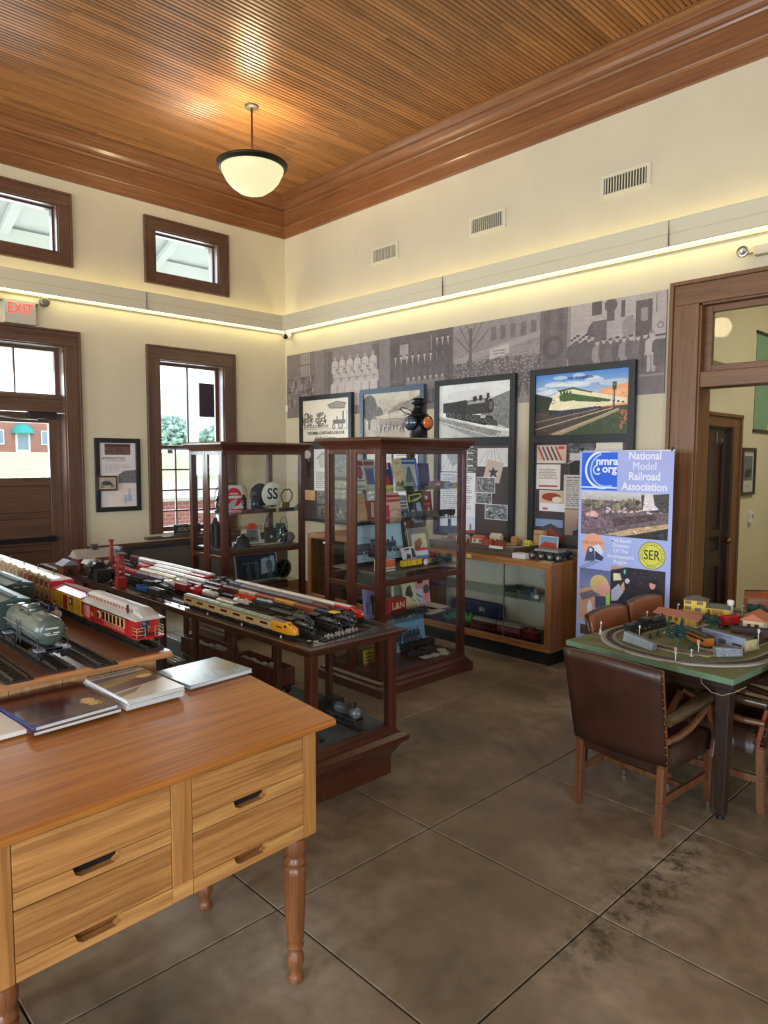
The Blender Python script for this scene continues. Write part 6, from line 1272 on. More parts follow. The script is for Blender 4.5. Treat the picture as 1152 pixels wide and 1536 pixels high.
st_ = MB(); P = [((.012 if k % 2 == 0 else .005)*math.sin(2*PI*k/10), (.012 if k % 2 == 0 else .005)*math.cos(2*PI*k/10)) for k in range(10)]; st_.prism([(.098+a, .091+b_) for a, b_ in P], 'y', -h-.007, -h-.005); st_.build('star', pt((226,222,214)), sc)
MB().prism([(-h*1.06,.120),(h*1.06,.120),(h*1.06,.125),(0,.142),(-h*1.06,.125)], 'x', -L*.505, L*.505).build('roof', pt((172,60,56), .3, coat=.4), sc); MB().box(-L*.48, L*.40, -.010, .010, .141, .145).build('roof_walk', pt((120,40,44)), sc); MB().cyl((L*.44,-.02,.13),(L*.44,-.02,.15), .006, n=8).build('brake_wheel', pt((70,80,110)), sc)
# ornate wagons
for k in range(5):
    L = .215; x1 = -3.435-.225*k
    ow = thing('model_circus_wagon', ('brown carved-side wagon with red end, next behind the yellow stock car','brown carved-side wagon with white roof, second behind the yellow stock car','grey-brown carved-side wagon, third behind the yellow stock car','grey-brown carved-side wagon, fourth behind the yellow stock car','grey-brown carved-side wagon, last of the row at the view edge')[k], 'model train', (x1-L/2, 1.177, ZR), 0, BIG); trucks(ow, L, W, .014)
    bc = (122,66,46) if k < 2 else (128,116,98); MB().box(-L/2, L/2-.004, -h, h, .030, .125).build('body', pt(bc, .5), ow); MB().box(L/2-.004, L/2, -h, h, .030, .128).build('end_panel', pt((196,38,52) if k < 2 else (176,150,140), .35), ow)
    [MB().ball((-L*.4+L*.8*j/4, sy*h, .132+.008*(j % 2)), (.024,.006,.012), 8, 5).build('carved_crest', pt((140,116,84), .5), ow) for j in range(5) for sy in (-1,)]
    m = MB(); [m.lathe([(.016,-h-.005),(.022,-h-.004),(.022,-h)], 10, (x,0,.075), 'y') for x in (-.06, 0, .06)]; [m.box(x-.003, x+.003, -h-.005, -h, .036, .122) for x in (-.1,-.03,.03,.098)]; m.build('carving', pt((170,140,96), .45), ow)
    MB().prism([(-h,.124),(h,.124),(h*.7,.136),(0,.142),(-h*.7,.136)], 'x', -L*.49, L*.49).build('roof', pt((216,212,208), .35), ow)
    MB().tube([(.0,0,.14),(.0,0,.165)], .002, 5).tube([(-.012,0,.163),(.012,0,.163)], .0016, 4).build('roof_fitting', pt(BLK), ow)

# ---- small trains on the long low case
ZL = .8032; R0 = ZL+.0065; SM = 'small trains on the low case'; W = .047; H = .066
YS = (2.062, 2.147, 2.228, 2.312, 2.397, 2.482, 2.566)
for k, y in enumerate(YS): track(-6.05, -2.70, y, ZL, .0165, ('nearest', 'second', 'third', 'middle', 'fifth', 'sixth', 'farthest')[k]+' of the seven small tracks lying along the low glass case', .006, .0033, 0, 'small tracks on the low case', parts=0, rail=paint('nickel_rail', (120,116,110), .35, .8))
cream, band_, groof = (206,186,140), (112,48,40), (138,156,132)
car('cab', -2.765, YS[0], R0, .192, .047, .068, 'yellow streamlined diesel locomotive leading the green and cream train', SM, body=(226,160,40), roof=(128,100,80), nose=(226,150,110), band=(60,40,34))
ORD = ('first', 'second', 'third', 'fourth', 'fifth', 'sixth', 'last')
for k in range(7): car('coach', -2.960-.1325*k, YS[0], R0, .1255, .047, .070, ORD[k]+' green-roofed cream coach behind the yellow streamlined locomotive', SM, body=cream, roof=groof, band=band_, n=7, bl=.27)
c_ = car
c_('boxcar', -4.15, 2.03, R0, .15, W, .058, 'small black boxcar coupled to the blue gondola by the red tower', SM, body=BLK2, roof=(60,62,66)); c_('gondola', -4.31, 2.03, R0, .17, W, .046, 'small bright blue gondola on the near edge of the low case', SM, body=(40,92,170))
# second row
c_('steam', -2.742, YS[1], R0, .35, W, 0.068, 'black steam locomotive nosed in just behind the yellow streamlined locomotive', SM)
c_('gondola', -3.105, YS[1], R0, .17, W, 0.055, 'black coal hopper right behind the second-row steam engine', SM, body=BLK2, load=(40,40,42)); c_('gondola', -3.285, YS[1], R0, .17, W, 0.055, 'black coal hopper beside the small white refrigerator car', SM, body=BLK2, load=(40,40,42))
c_('boxcar', -3.472, YS[1], R0, .175, W, 0.066, 'small white refrigerator boxcar beside the cream coaches', SM, body=(226,220,206), roof=(214,210,200)); c_('flatcar', -3.66, YS[1], R0, .17, W, 0.061, 'black flatcar loaded with pipes behind the small white boxcar', SM, body=BLK)
# third row
c_('cab', -2.85, YS[2], R0, .15, W, 0.062, 'small dark blue-black diesel with grey nose between the black steam engines', SM, body=(44,52,66), roof=BLK2, nose=(90,96,104), band=(20,22,26)); c_('boxcar', -3.015, YS[2], R0, .20, W, 0.062, 'long black tender car behind the dark blue-black diesel', SM, body=BLK2, roof=(58,60,64)); c_('gondola', -3.23, YS[2], R0, .185, W, 0.057, 'black hopper car just ahead of the silver two-dome tank car', SM, body=BLK2, load=(30,30,32))
c_('tank', -3.43, YS[2], R0, .18, W, 0.068, 'silver tank car with two domes, third row', SM, body=SIL, domes=2); c_('flatcar', -3.62, YS[2], R0, .18, W, 0.064, 'black flatcar between the two silver tank cars', SM, body=BLK); c_('tank', -3.81, YS[2], R0, .165, W, 0.068, 'silver tank car with one dome beside the red caboose', SM, body=(190,194,196), domes=1); c_('caboose', -3.985, YS[2], R0, .13, W, 0.073, 'bright red caboose at the tail of the third row', SM, body=(178,30,38), roof=(186,34,44))
# fourth row
c_('steam', -2.722, YS[3], R0, .40, .046, .066, 'largest black steam locomotive in the middle row with a long tender', SM, drivers=5); c_('gondola', -3.135, YS[3], R0, .17, W, 0.057, 'black gondola between the largest steam engine and the silver-loaded car', SM, body=BLK2, load=(54,54,58)); c_('gondola', -3.32, YS[3], R0, .18, W, 0.059, 'grey gondola heaped with a silvery blue load', SM, body=(70,74,80), load=(170,190,212), lh=1.1); c_('gondola', -3.515, YS[3], R0, .20, W, 0.055, 'bright orange-red open gondola in the middle row', SM, body=(216,74,34)); c_('flatcar', -3.73, YS[3], R0, .17, W, 0.062, 'black flatcar behind the orange-red gondola', SM, body=BLK); c_('boxcar', -3.915, YS[3], R0, .18, W, 0.064, 'dark maroon boxcar ending the middle row', SM, body=(74,34,38), roof=(90,62,72))
# fifth row
c_('steam', -2.722, YS[4], R0, .18, W, 0.073, 'black locomotive with bright yellow cab roof', SM, dk=(36,40,54), cab_roof=(232,196,40), tender=False, drivers=3); c_('boxcar', -2.91, YS[4], R0, .11, W, 0.066, 'dark blue boxy tender behind the yellow-roofed engine', SM, body=NAV, roof=(44,58,92)); c_('boxcar', -3.03, YS[4], R0, .185, W, 0.066, 'rust brown boxcar behind the dark blue tender', SM, body=(142,76,46), roof=(156,88,56)); c_('boxcar', -3.225, YS[4], R0, .185, W, 0.066, 'orange-yellow boxcar in the fifth row', SM, body=(214,146,50), roof=(224,168,76)); c_('boxcar', -3.42, YS[4], R0, .185, W, 0.066, 'rust brown boxcar between the yellow and cream boxcars', SM, body=(140,72,46), roof=(160,100,70)); c_('boxcar', -3.615, YS[4], R0, .185, W, 0.066, 'cream-roofed boxcar in the fifth row', SM, body=(190,168,140), roof=(206,194,170)); c_('boxcar', -3.81, YS[4], R0, .185, W, 0.066, 'dull maroon boxcar ending the fifth row', SM, body=(88,44,46), roof=(106,76,84))
# sixth row
c_('steam', -2.80, YS[5], R0, .15, W, 0.064, 'small black engine on a red base close to the red and silver diesel', SM, dk=(38,38,42), tender=False, drivers=3, trim=(190,50,40)); c_('cab', -2.965, YS[5], R0, .19, W, 0.064, 'maroon diesel locomotive in front of the grey-roofed maroon coaches', SM, body=(110,34,38), roof=(90,40,44), nose=(140,70,60), band=(30,22,24))
for k in range(3): c_('coach', -3.16-.255*k, YS[5], R0, .25, W, 0.068, ORD[k]+' maroon coach with grey roof behind the maroon diesel', SM, body=(92,36,40), roof=(104,104,122), band=(60,34,36), n=10)
c_('boxcar', -3.93, YS[5], R0, .12, W, 0.073, 'slate blue boxcar behind the grey-roofed maroon coaches', SM, body=(76,84,106), roof=(92,98,118))
# seventh row
c_('cab', -2.835, YS[6], R0, .22, .045, .064, 'red diesel locomotive with silver roof on the farthest track', SM, body=(184,40,38), roof=(206,206,202), nose=(226,190,90), band=(40,30,34))
for k in range(4): c_('coach', -3.06-.265*k, YS[6], R0, .26, .045, .064, ORD[k]+' silver-white coach behind the red and silver diesel', SM, body=(176,178,178), roof=(222,222,216), band=(150,50,46) if k == 0 else (96,98,104), n=10)
# far half of the case
FM = [('steam',1,-4.24,.40,dict(),'black steam locomotive facing the red caboose, second row far half'),('gondola',1,-4.66,.16,dict(body=BLK2,load=(60,62,66)),'black hopper behind the far-half second-row engine'),('steam',1,-4.83,.34,dict(),'black steam locomotive beside the red lattice tower'),('boxcar',1,-5.19,.19,dict(body=(122,44,44),roof=(140,110,116)),'maroon boxcar behind the engine beside the red tower'),('boxcar',1,-5.39,.19,dict(body=(128,58,46),roof=(150,120,116)),'rust red boxcar near the brick engine house'),
 ('boxcar',2,-4.17,.15,dict(body=(140,40,44),roof=(166,120,128)),'crimson boxcar between the red caboose and the far black engine'),('tank',2,-4.34,.16,dict(body=(206,208,206),domes=2),'pale two-dome tank car in the far half, third row'),('boxcar',2,-4.52,.19,dict(body=(84,70,110),roof=(190,188,206)),'purple-grey boxcar in the far half, third row'),('boxcar',2,-4.73,.19,dict(body=(90,84,96),roof=(150,150,170)),'grey boxcar in the far half, third row'),('boxcar',2,-4.94,.19,dict(body=(176,40,48),roof=(196,80,86)),'bright red boxcar in the far half, third row'),('boxcar',2,-5.15,.19,dict(body=(110,44,46),roof=(130,90,96)),'dark red boxcar in the far half, third row'),
 ('boxcar',3,-4.13,.17,dict(body=(100,44,52),roof=(150,110,124)),'wine red boxcar in the far half of the middle row'),('tank',3,-4.32,.17,dict(body=(214,214,208),domes=3),'white three-dome tank car in the far half of the middle row'),('coach',3,-4.51,.26,dict(body=(206,190,130),roof=(226,222,196),band=(214,180,50)),'cream coach with yellow window band, far half of the middle row'),('coach',3,-4.78,.26,dict(body=(206,190,130),roof=(230,228,206),band=(120,110,90)),'cream coach with grey window band, far half of the middle row'),
 ('boxcar',4,-4.02,.19,dict(body=(80,40,48),roof=(120,92,104)),'plum boxcar in the far half of the fifth row'),('coach',4,-4.23,.27,dict(body=(170,172,180),roof=(216,218,222),band=(90,90,120)),'first silver coach of the far half, fifth row'),('coach',4,-4.51,.27,dict(body=(170,172,180),roof=(220,222,226),band=(90,90,120)),'second silver coach of the far half, fifth row'),('coach',4,-4.79,.27,dict(body=(170,172,180),roof=(224,224,228),band=(90,90,120)),'third silver coach of the far half, fifth row'),('cab',4,-5.07,.2,dict(body=(170,44,66),roof=(200,120,130),nose=(190,90,100),band=(60,30,40)),'crimson diesel behind the silver coaches, fifth row'),
 ('steam',5,-4.07,.30,dict(),'black engine close in front of the glass cabinet, sixth row'),('boxcar',5,-4.39,.19,dict(body=(190,52,56),roof=(216,160,160)),'red boxcar with pinkish roof, far half of the sixth row'),('coach',5,-4.60,.27,dict(body=(180,180,184),roof=(226,226,228),band=(100,100,116)),'first white-roofed coach of the far half, sixth row'),('coach',5,-4.88,.27,dict(body=(180,180,184),roof=(228,228,230),band=(100,100,116)),'second white-roofed coach of the far half, sixth row'),('boxcar',5,-5.16,.2,dict(body=(150,44,46),roof=(180,90,92)),'red boxcar ending the sixth row'),
 ('steam',6,-4.14,.28,dict(),'black engine on the farthest track, in front of the glass cabinet'),('coach',6,-4.45,.27,dict(body=(176,40,44),roof=(206,206,206),band=(90,30,34)),'red coach with silver roof, far half of the farthest track'),('coach',6,-4.73,.28,dict(body=(200,200,200),roof=(232,232,232),band=(120,120,130)),'first white coach of the far half, farthest track'),('coach',6,-5.02,.28,dict(body=(200,200,200),roof=(234,234,234),band=(120,120,130)),'second white coach of the far half, farthest track'),('coach',6,-5.31,.3,dict(body=(206,206,206),roof=(236,236,236),band=(130,130,140)),'third white coach of the far half, farthest track'),('boxcar',6,-5.62,.16,dict(body=(96,40,48),roof=(120,70,80)),'plum boxcar at the end of the farthest track')]
for kind, r_, x1, L, kw, lab in FM: c_(kind, x1, YS[r_], R0, L, W, .066 if kind != 'gondola' else .054, lab, SM, **kw)
# buildings and odd pieces on the case top
bh = thing('engine_house', 'red brick model engine house with grey gabled roof and cupola', 'model building', (-5.72, 2.20, ZL))
brk = pt((120,52,44), .7); MB().box(-.09,.09,-.13,.15,0,.10).build('wall', brk, bh); MB().prism([(-.10,.098),(.10,.098),(0,.165)], 'y', -.15,.17).build('roof', pt((150,146,140), .7), bh); MB().box(-.02,.02,.0,.04,.15,.185).prism([(-.025,.185),(.025,.185),(0,.20)], 'y', -.005,.045).build('cupola', pt((54,54,58)), bh); MB().box(.09,.093,.06,.10,.01,.07).build('door', pt((206,204,198)), bh)
for y in (-.09, -.03): MB().box(.09,.092,y-.018,y+.018,.03,.07).build('window', pt((60,50,48)), bh)
sh = thing('model_shed', 'small brown model shed with blue-grey roof beside the engine house', 'model building', (-5.58, 1.955, ZL)); MB().box(-.07,.07,-.055,.055,0,.075).build('wall', pt((104,54,44), .7), sh); MB().prism([(-.065,.074),(.065,.074),(0,.115)], 'x', -.08,.08).build('roof', pt((128,138,156), .6), sh)
MB().box(.07,.072,-.02,.02,0,.05).build('door', pt((60,40,34)), sh)
bm_ = thing('model_boiler', 'black model boiler engine with flywheel in front of the brick engine house', 'model engine', (-5.20, 2.03, ZL)); MB().cyl((-.10,0,.075),(.06,0,.075), .058, n=18).build('boiler', pt(BLK), bm_); MB().box(.065,.15,-.055,.05,0,.085).build('firebox', pt((36,38,42)), bm_); MB().lathe([(.036,-.075),(.043,-.072),(.043,-.064),(.036,-.061)], 18, (.03,0,.07), 'y').build('flywheel', pt((50,50,52), .35, .5), bm_)
m = MB(); [m.tube([(.03,-.068,.07),(.03+.04*math.cos(a),-.068,.07+.04*math.sin(a))], .003, 5) for a in (.3,1.35,2.4,3.45,4.5,5.55)]; m.build('spoke', pt((70,64,50), .4, .5), bm_); MB().lathe([(.016,.12),(.016,.145),(.006,.155),(0,.156)], 10).build('dome', pt((90,90,60), .4), bm_); MB().tube([(.09,.03,.08),(.13,.05,.135)], .009, 8).build('pipe', pt(BLK), bm_); MB().box(-.12,.16,-.06,.055,0,.012).build('base_plate', pt((26,26,28)), bm_)
MB().prism([(-.062,.11),(.062,.11),(.04,.135),(-.04,.135)], 'x', -.14,-.02).build('canopy', pt((170,172,176), .5), bm_)
pp = thing('model_chimney', 'thin red brick chimney standing behind the model engine house', 'model chimney', (-5.50, 2.27, ZL)); MB().hexa([(-.014,-.014,0),(.014,-.014,0),(.014,.014,0),(-.014,.014,0),(-.011,-.011,.25),(.011,-.011,.25),(.011,.011,.25),(-.011,.011,.25)]).build('shaft', pt((146,58,44), .7), pp); MB().box(-.016,.016,-.016,.016,.236,.25).build('cap', pt((110,44,38), .7), pp)
tw = thing('signal_tower', 'red lattice lighting tower standing on the near edge of the low case', 'model tower', (-4.715, 2.005, ZL)); rdt = pt((170,44,40), .45)
MB().box(-.03,.03,-.03,.03,0,.075).build('base', rdt, tw); m = MB()
for sx in (-1, 1):
    for sy in (-1, 1): m.tube([(sx*.024, sy*.024, .075), (sx*.016, sy*.016, .235)], .0032, 5)
for k in range(4):
    z0 = .075+.04*k; a0 = .024-.002*k; a1 = .022-.002*k
    for s1, s2 in (((1,1),(1,-1)),((1,-1),(-1,-1)),((-1,-1),(-1,1)),((-1,1),(1,1))): m.tube([(s1[0]*a0, s1[1]*a0, z0), (s2[0]*a1, s2[1]*a1, z0+.04)], .0022, 4).tube([(s2[0]*a0, s2[1]*a0, z0), (s1[0]*a1, s1[1]*a1, z0+.04)], .0022, 4)
m.build('lattice', rdt, tw); MB().box(-.045,.045,-.03,.03,.235,.245).build('platform', pt((70,74,80)), tw)
for dx, dy in ((-.03,-.015),(.0,-.018),(.032,-.014)): MB().lathe([(.004,.245),(.004,.262),(.016,.27),(.016,.29),(.0,.294)], 10, (dx, dy, 0)).build('floodlamp', pt((120,124,130), .35, .5), tw)
MB().tube([(-.044,.0,.245),(-.044,.0,.275),(.044,.0,.275),(.044,.0,.245)], .002, 4).build('railing', pt((90,94,100)), tw)
sg = thing('model_switch_stand', 'small flat black track fitting beside the black boiler engine', 'model part', (-4.90, 2.005, ZL)); MB().box(-.05,.05,-.025,.025,0,.008).box(-.02,.02,-.012,.012,.008,.02).cyl((.03,0,.008),(.03,0,.03),.006,n=8).build('body', pt(BLK), sg); MB().ball((.03,0,.033),.006,8,5).build('lamp', pt((90,110,150)), sg)
# loose silver wheel sets and tags at the near end
ws_t = thing('display_track', 'short track with loose silver wheel sets at the near end of the low case', 'track', (-2.672, 2.285, ZL), math.radians(97))
for sy in (-1, 1): MB().box(-.165,.165,sy*.011-.0012,sy*.011+.0012,.002,.006).build('rail', paint('nickel_rail', (120,116,110), .35, .8), ws_t)
me = None
for k in range(26):
    q = MB().box(-.0025,.0025,-.018,.018,0,.0022).build('tie', pt((36,32,30), .7), ws_t) if me is None else link('tie', me, ws_t); me = q.data; q.location = (-.16+.0127*k, 0, 0)
me = None
for k in range(9):
    q = MB().cyl((0,-.014,.014),(0,-.009,.014),.009,n=10).cyl((0,.009,.014),(0,.014,.014),.009,n=10).cyl((0,-.012,.014),(0,.012,.014),.002,n=6).build('wheel_set', paint('silver_wheel', (186,192,204), .25, .8), ws_t) if me is None else link('wheel_set', me, ws_t)
    me = q.data; q.location = (-.12+.026*k, 0, 0); q.rotation_euler = (0, 0, .25*(k % 3-1))
for x, y, lab in ((-2.70,2.085,'tiny white tag on the low case in front of the yellow locomotive, the inner one'),(-2.672,2.105,'tiny white tag on the low case in front of the yellow locomotive, the outer one')): tag(MB().box(-.011,.011,-.005,.005,0,.0012).build('paper_tag', pt(WHT), loc=(x, y, ZL), rot=(0,0,.9)), lab, 'tag')
for k in range(4): tag(MB().lathe([(.005,0),(.005,.010),(.003,.013),(0,.0135)], 8).build('track_pin', pt((200,196,190)), loc=(-3.9+.36*k-(.02 if k else 0), 2.017, ZL)), ('first','second','third','fourth')[k]+' small white pin on the near edge of the low case, counted from the tower', 'pin')
# inside the low case
IN = 'models inside the low case'; ZI = .2688
track(-3.2, -2.66, 2.40, ZI, .022, 'track under the silver-boilered engine inside the low case', .009, .005, 0, None, parts=50)
e_ = car('steam', -2.67, 2.40, ZI+.01, .40, .085, .135, 'black steam engine with silver boiler inside the near end of the low case', IN, drivers=3)
for ch in e_.children:
    if ch.name.startswith('boiler'): ch.data.materials[0] = pt((150,162,176), .25, .5)
for x1, y, L, lab in ((-3.36,2.42,.5,'brown open gondola with pale stripes on its top inside the low case, nearer one'),(-3.95,2.40,.55,'long brown open car with pale load inside the low case, farther one')): car('gondola', x1, y, ZI+.01, L, .13, .17, lab, IN, body=(96,46,38), load=(176,170,176))
car('coach', -3.3, 2.14, ZI+.01, .55, .09, .12, 'dark coach lying low inside the case behind the desk corner', IN, body=(40,42,46), roof=(70,74,80), band=(90,90,96)); car('flatcar', -4.2, 2.2, ZI+.01, .7, .12, .09, 'black flatcar with silver pipes inside the far part of the low case', IN, body=BLK, load=(170,180,196))
dt = thing('track_piece', 'dark track piece lying on the blue felt inside the low case', 'track', (-2.76, 2.145, ZI), .1)
for sy in (-1, 0, 1): MB().box(-.07,.07,sy*.018-.003,sy*.018+.003,.004,.012).build('rail', pt((54,66,64), .4, .4), dt)
for k in range(6): MB().box(-.065+.025*k,-.055+.025*k,-.03,.03,0,.005).build('tie', pt(BLK), dt)
m = MB(); q = random.Random(8); [m.ball((q.uniform(-.16,.16), q.uniform(-.07,.07), .016+.02*q.random()), .012+.012*q.random(), 6, 4) for k in range(60)]; ms_ = m.build('moss_scenery', pt((84,92,62), .9), loc=(-3.02, 2.14, ZI+.012)); ms_['kind'] = 'stuff'; ms_['label'] = 'mossy green and yellow scenery bits inside the low case'; ms_['category'] = 'scenery'
# ================================================================ BOOKS ON THE DESK
page = paint('page_edges', (214,212,206), .8)
def book(name, lab, cat, cx, cy, z, w_, d, h, rz, cover, spine, group=None, pages=page):
    """lies flat; w_ along local x, d along local y, cover print on top"""
    o = thing(name, lab, cat, (cx, cy, z), rz, group)
    MB().box(-w_/2+.003, w_/2-.002, -d/2+.003, d/2-.003, .002, h-.002).build('pages', pages, o)
    MB().box(-w_/2, w_/2, -d/2, d/2, 0, .002).box(-w_/2, -w_/2+.003, -d/2, d/2, .002, h-.002).build('back_cover', spine, o)
    sheet('cover', w_, d, .002, cover, spine, o, (0, -d/2, h), (-PI/2, 0, 0)); return o
A0 = math.radians(-87.4)+PI/2
cv = Cv(260, 330, (74,30,30), 61); cv.noise(14,6); [cv.line([(.1+.1*i,.75),(.3+.09*i,.2)],.012,(104,60,56),.7) for i in range(7)]; cv.poly([(.05,.45),(.5,.3),(.6,.5),(.1,.7)],(58,24,26),.7)
for i in range(26): cv.ell(.78+.13*cv.rr.random()-.03,.62+.20*cv.rr.random(),.05,.035,(214,180,110),.7)
cv.rect(.0,.88,.5,.9,(130,90,84),.6); maroon_cov = cv.mat('maroon_cover', .18)
# book frame: local x runs along the desk towards the viewer's right, the foot of the cover towards the viewer
def flat(cx, cy, dz, w_, d, h, cover, spine, nm, lab, rz=0., zb=.905): return book(nm, lab, 'book', cx, cy, zb+dz, w_, d, h, A0+PI/2+rz, cover, spine)
bluec = paint('blue_cover', (44,58,110), .3); maroonc = paint('maroon_cover_edge', (80,34,36), .3)
flat(-2.265,.745,.0,.27,.33,.012,maroon_cov,maroonc,'book','maroon picture book at the bottom of the pile of two on the desk ledge',.03)
flat(-2.268,.742,.012,.255,.325,.013,maroon_cov,bluec,'book','glossy maroon picture book with golden smoke, top of the pile of two',.045)
cv = Cv(240, 320, (196,190,170), 62); cv.rect(0,0,1,.14,(206,200,180)); cv.lines(.05,.02,.95,.12,1,(110,104,92),.8); cv.rect(0,.14,1,.30,(96,104,140)); cv.poly([(0,.28),(1,.16),(1,.5),(0,.62)],(150,140,96)); cv.poly([(0,.5),(1,.3),(1,.6),(.4,.75),(0,.72)],(104,88,88)); cv.ell(.8,.35,.14,.06,(226,206,150)); cv.poly([(0,.7),(1,.55),(1,1),(0,1)],(200,196,180)); cv.poly([(.0,.74),(.5,.66),(.3,.80),(0,.86)],(140,120,110)); cv.noise(12,16); mag = cv.mat('magazine_cover', .3)
magw = paint('magazine_white', (216,218,222), .5)
for k in range(4): flat(-2.272+.004*(k%2),1.005+.004*((k*3)%3-1),.008*k,.20-.0,.315,.0078,mag,magw,'magazine',('lowest magazine of the white-edged stack on the desk','second magazine from the bottom of the white-edged stack on the desk','third magazine from the bottom of the white-edged stack on the desk','top magazine of the stack, with a landscape cover')[k],.02*(k%3)-.01)
cv = Cv(300, 260, (150,170,184), 63); cv.noise(30,30); cv.grad(0,0,1,.3,(120,140,160),(170,186,196)); cv.noise(20,14); cv.poly([(.55,.2),(1,.1),(1,.7),(.7,.8)],(150,130,90),.7); cv.noise(26,40,.3,.1,1,.9); lands = cv.mat('landscape_cover', .2)
o_ = flat(-2.285,1.275,.0,.265,.235,.012,lands,paint('pale_blue_cover', (170,186,206), .3),'book','wide pale blue landscape picture book at the far end of the desk ledge',.03)
pd = tag(MB().box(-.11,.11,-.14,.14,0,.014).build('paper_pad', paint('pad_white', (230,228,220), .7), loc=(-2.235,.475,.905), rot=(0,0,A0), bev=.002), 'white paper pad at the edge of the view on the desk ledge', 'paper')

# ================================================================ LANTERN ON THE CABINET
ln = thing('railway_lantern', 'black railway switch lantern with amber and dark blue lenses on top of the cabinet', 'lantern', (-3.86, 4.096, 1.8556)); ln.scale = (1.2, 1.2, 1.06); lk = paint('lantern_black', (24,25,27), .38, .5)
MB().lathe([(.062,0),(.064,.006),(.060,.01),(.058,.175),(.064,.178),(.064,.186),(.052,.20),(.040,.232),(.036,.24)], 20).build('body', lk, ln)
MB().lathe([(.036,.24),(.036,.262),(.050,.268),(.052,.276),(.034,.284),(.034,.296),(.044,.30),(.045,.307),(.0,.318)], 18).build('vent_cap', lk, ln)
for ax_, s_, c, nm in (('x',1,(210,110,40),'amber_lens'),('y',-1,(24,60,76),'blue_lens'),('x',-1,(24,60,76),'blue_lens'),('y',1,(210,110,40),'amber_lens')):
    m = MB().lathe([(.046,s_*.05),(.054,s_*.07),(.054,s_*.082),(.047,s_*.082)], 20, (0,0,.125), ax_); q = m.build('lens_ring', lk, ln)
    mt = paint(nm, c, .06, coat=1.); m = MB().lathe([(.048,s_*.078),(.044,s_*.085),(.032,s_*.093),(.018,s_*.098),(0,s_*.1)], 20, (0,0,.125), ax_); lz = m.build(nm, mt, ln)
    m = MB().lathe([(.026,s_*.0935),(.030,s_*.0955),(.034,s_*.0935)], 20, (0,0,.125), ax_); m.build('lens_rib', mt, lz)
MB().tube([(-.03,-.055,.185),(-.04,-.11,.205),(-.03,-.15,.225),(.0,-.16,.232),(.03,-.15,.225),(.04,-.11,.205),(.03,-.055,.185)], .0035, 6).build('bail_handle', lk, ln)

# ================================================================ CABINET CONTENTS
EDG = paint('cover_edges', (206,202,190), .6)
def leaner(nm, lab, cat, yc, x, z, w_, h, t, face, edge=None, lean=.2, group=None, tw=0.):
    o = sheet(nm, w_, h, t, face, edge or EDG, None, (x, yc, z), (-lean, 0, PI/2+tw)); return tag(o, lab, cat, group)
def cover(nm, c, blocks, seed=1, nz=8, w_=80, h=110, lines=()):
    q = Cv(w_, h, c, seed)
    for b_ in blocks:
        if b_[0] == 'r': q.rect(*b_[1:])
        elif b_[0] == 'c': q.circ(*b_[1:])
        elif b_[0] == 'p': q.poly(b_[1], b_[2])
        elif b_[0] == 'l': q.line(b_[1], b_[2], b_[3])
        elif b_[0] == 'n': q.noise(b_[1], b_[2], *b_[3:])
        elif b_[0] == 't': q.lines(*b_[1:])
    q.noise(nz, 12); return q.mat(nm, .4)
B = 'books and boxes in the cabinet with the lantern'
def loco_print(nm, bg_, ink, w_=220, h=150, dense=True):
    q = Cv(w_, h, bg_, 77); q.loco(.06, .80, .86, ink, tuple((a+b_)//2 for a, b_ in zip(bg_, ink))); 
    for k in range(30): u, v = .12+.76*q.rr.random(), .3+.5*q.rr.random(); q.line([(u, v), (u+.1*q.rr.random(), v)], .006, ink, .7); q.line([(u, v), (u, v+.1*q.rr.random())], .006, ink, .6)
    q.line([(.03,.05),(.97,.05),(.97,.93),(.03,.93),(.03,.05)], .005, ink, .5); q.noise(7, 14); return q.mat(nm, .45)
z1, z2, z3, z4, z5 = 1.4758, 1.2458, .8808, .4958, .1475
# top shelf
leaner('magazine','tall railroad magazine with round shield badge, top shelf','magazine',3.478,-3.86,z1,.10,.225,.004,cover('cov_shield',(206,204,196),[('r',.08,.05,.92,.22,(150,60,60)),('c',.5,.45,.30,(60,76,130)),('c',.5,.45,.2,(200,60,60)),('r',.1,.7,.9,.74,(90,90,100)),('r',.1,.86,.9,.96,(110,150,150))],1),group=B)
leaner('magazine','blue and white magazine beside the shield magazine, top shelf','magazine',3.60,-3.88,z1,.13,.225,.004,cover('cov_bluewhite',(196,206,214),[('r',.1,.08,.9,.2,(160,70,70)),('r',.2,.35,.8,.85,(70,100,170)),('r',.1,.3,.9,.33,(90,110,150))],2),group=B)
leaner('magazine','navy magazine with red blossom, top shelf','magazine',3.765,-3.86,z1,.10,.20,.004,cover('cov_navy',(40,50,110),[('r',.1,.02,.7,.25,(214,206,206)),('r',.15,.07,.6,.2,(190,70,80)),('c',.4,.72,.28,(190,44,44)),('r',0,.88,1,1,(206,196,70))],3),group=B)
leaner('booklet','cream booklet with slanting script title, top shelf','booklet',3.875,-3.85,z1,.105,.23,.004,cover('cov_cream',(220,204,164),[('t',.2,.1,.8,.2,2,(120,90,60)),('l',[(.2,.5),(.8,.42)],.03,(190,100,60)),('l',[(.2,.58),(.8,.5)],.03,(190,100,60)),('p',[(.1,.95),(.3,.75),(.6,.85),(.9,.7),(.95,.95)],(130,130,100))],4),group=B)
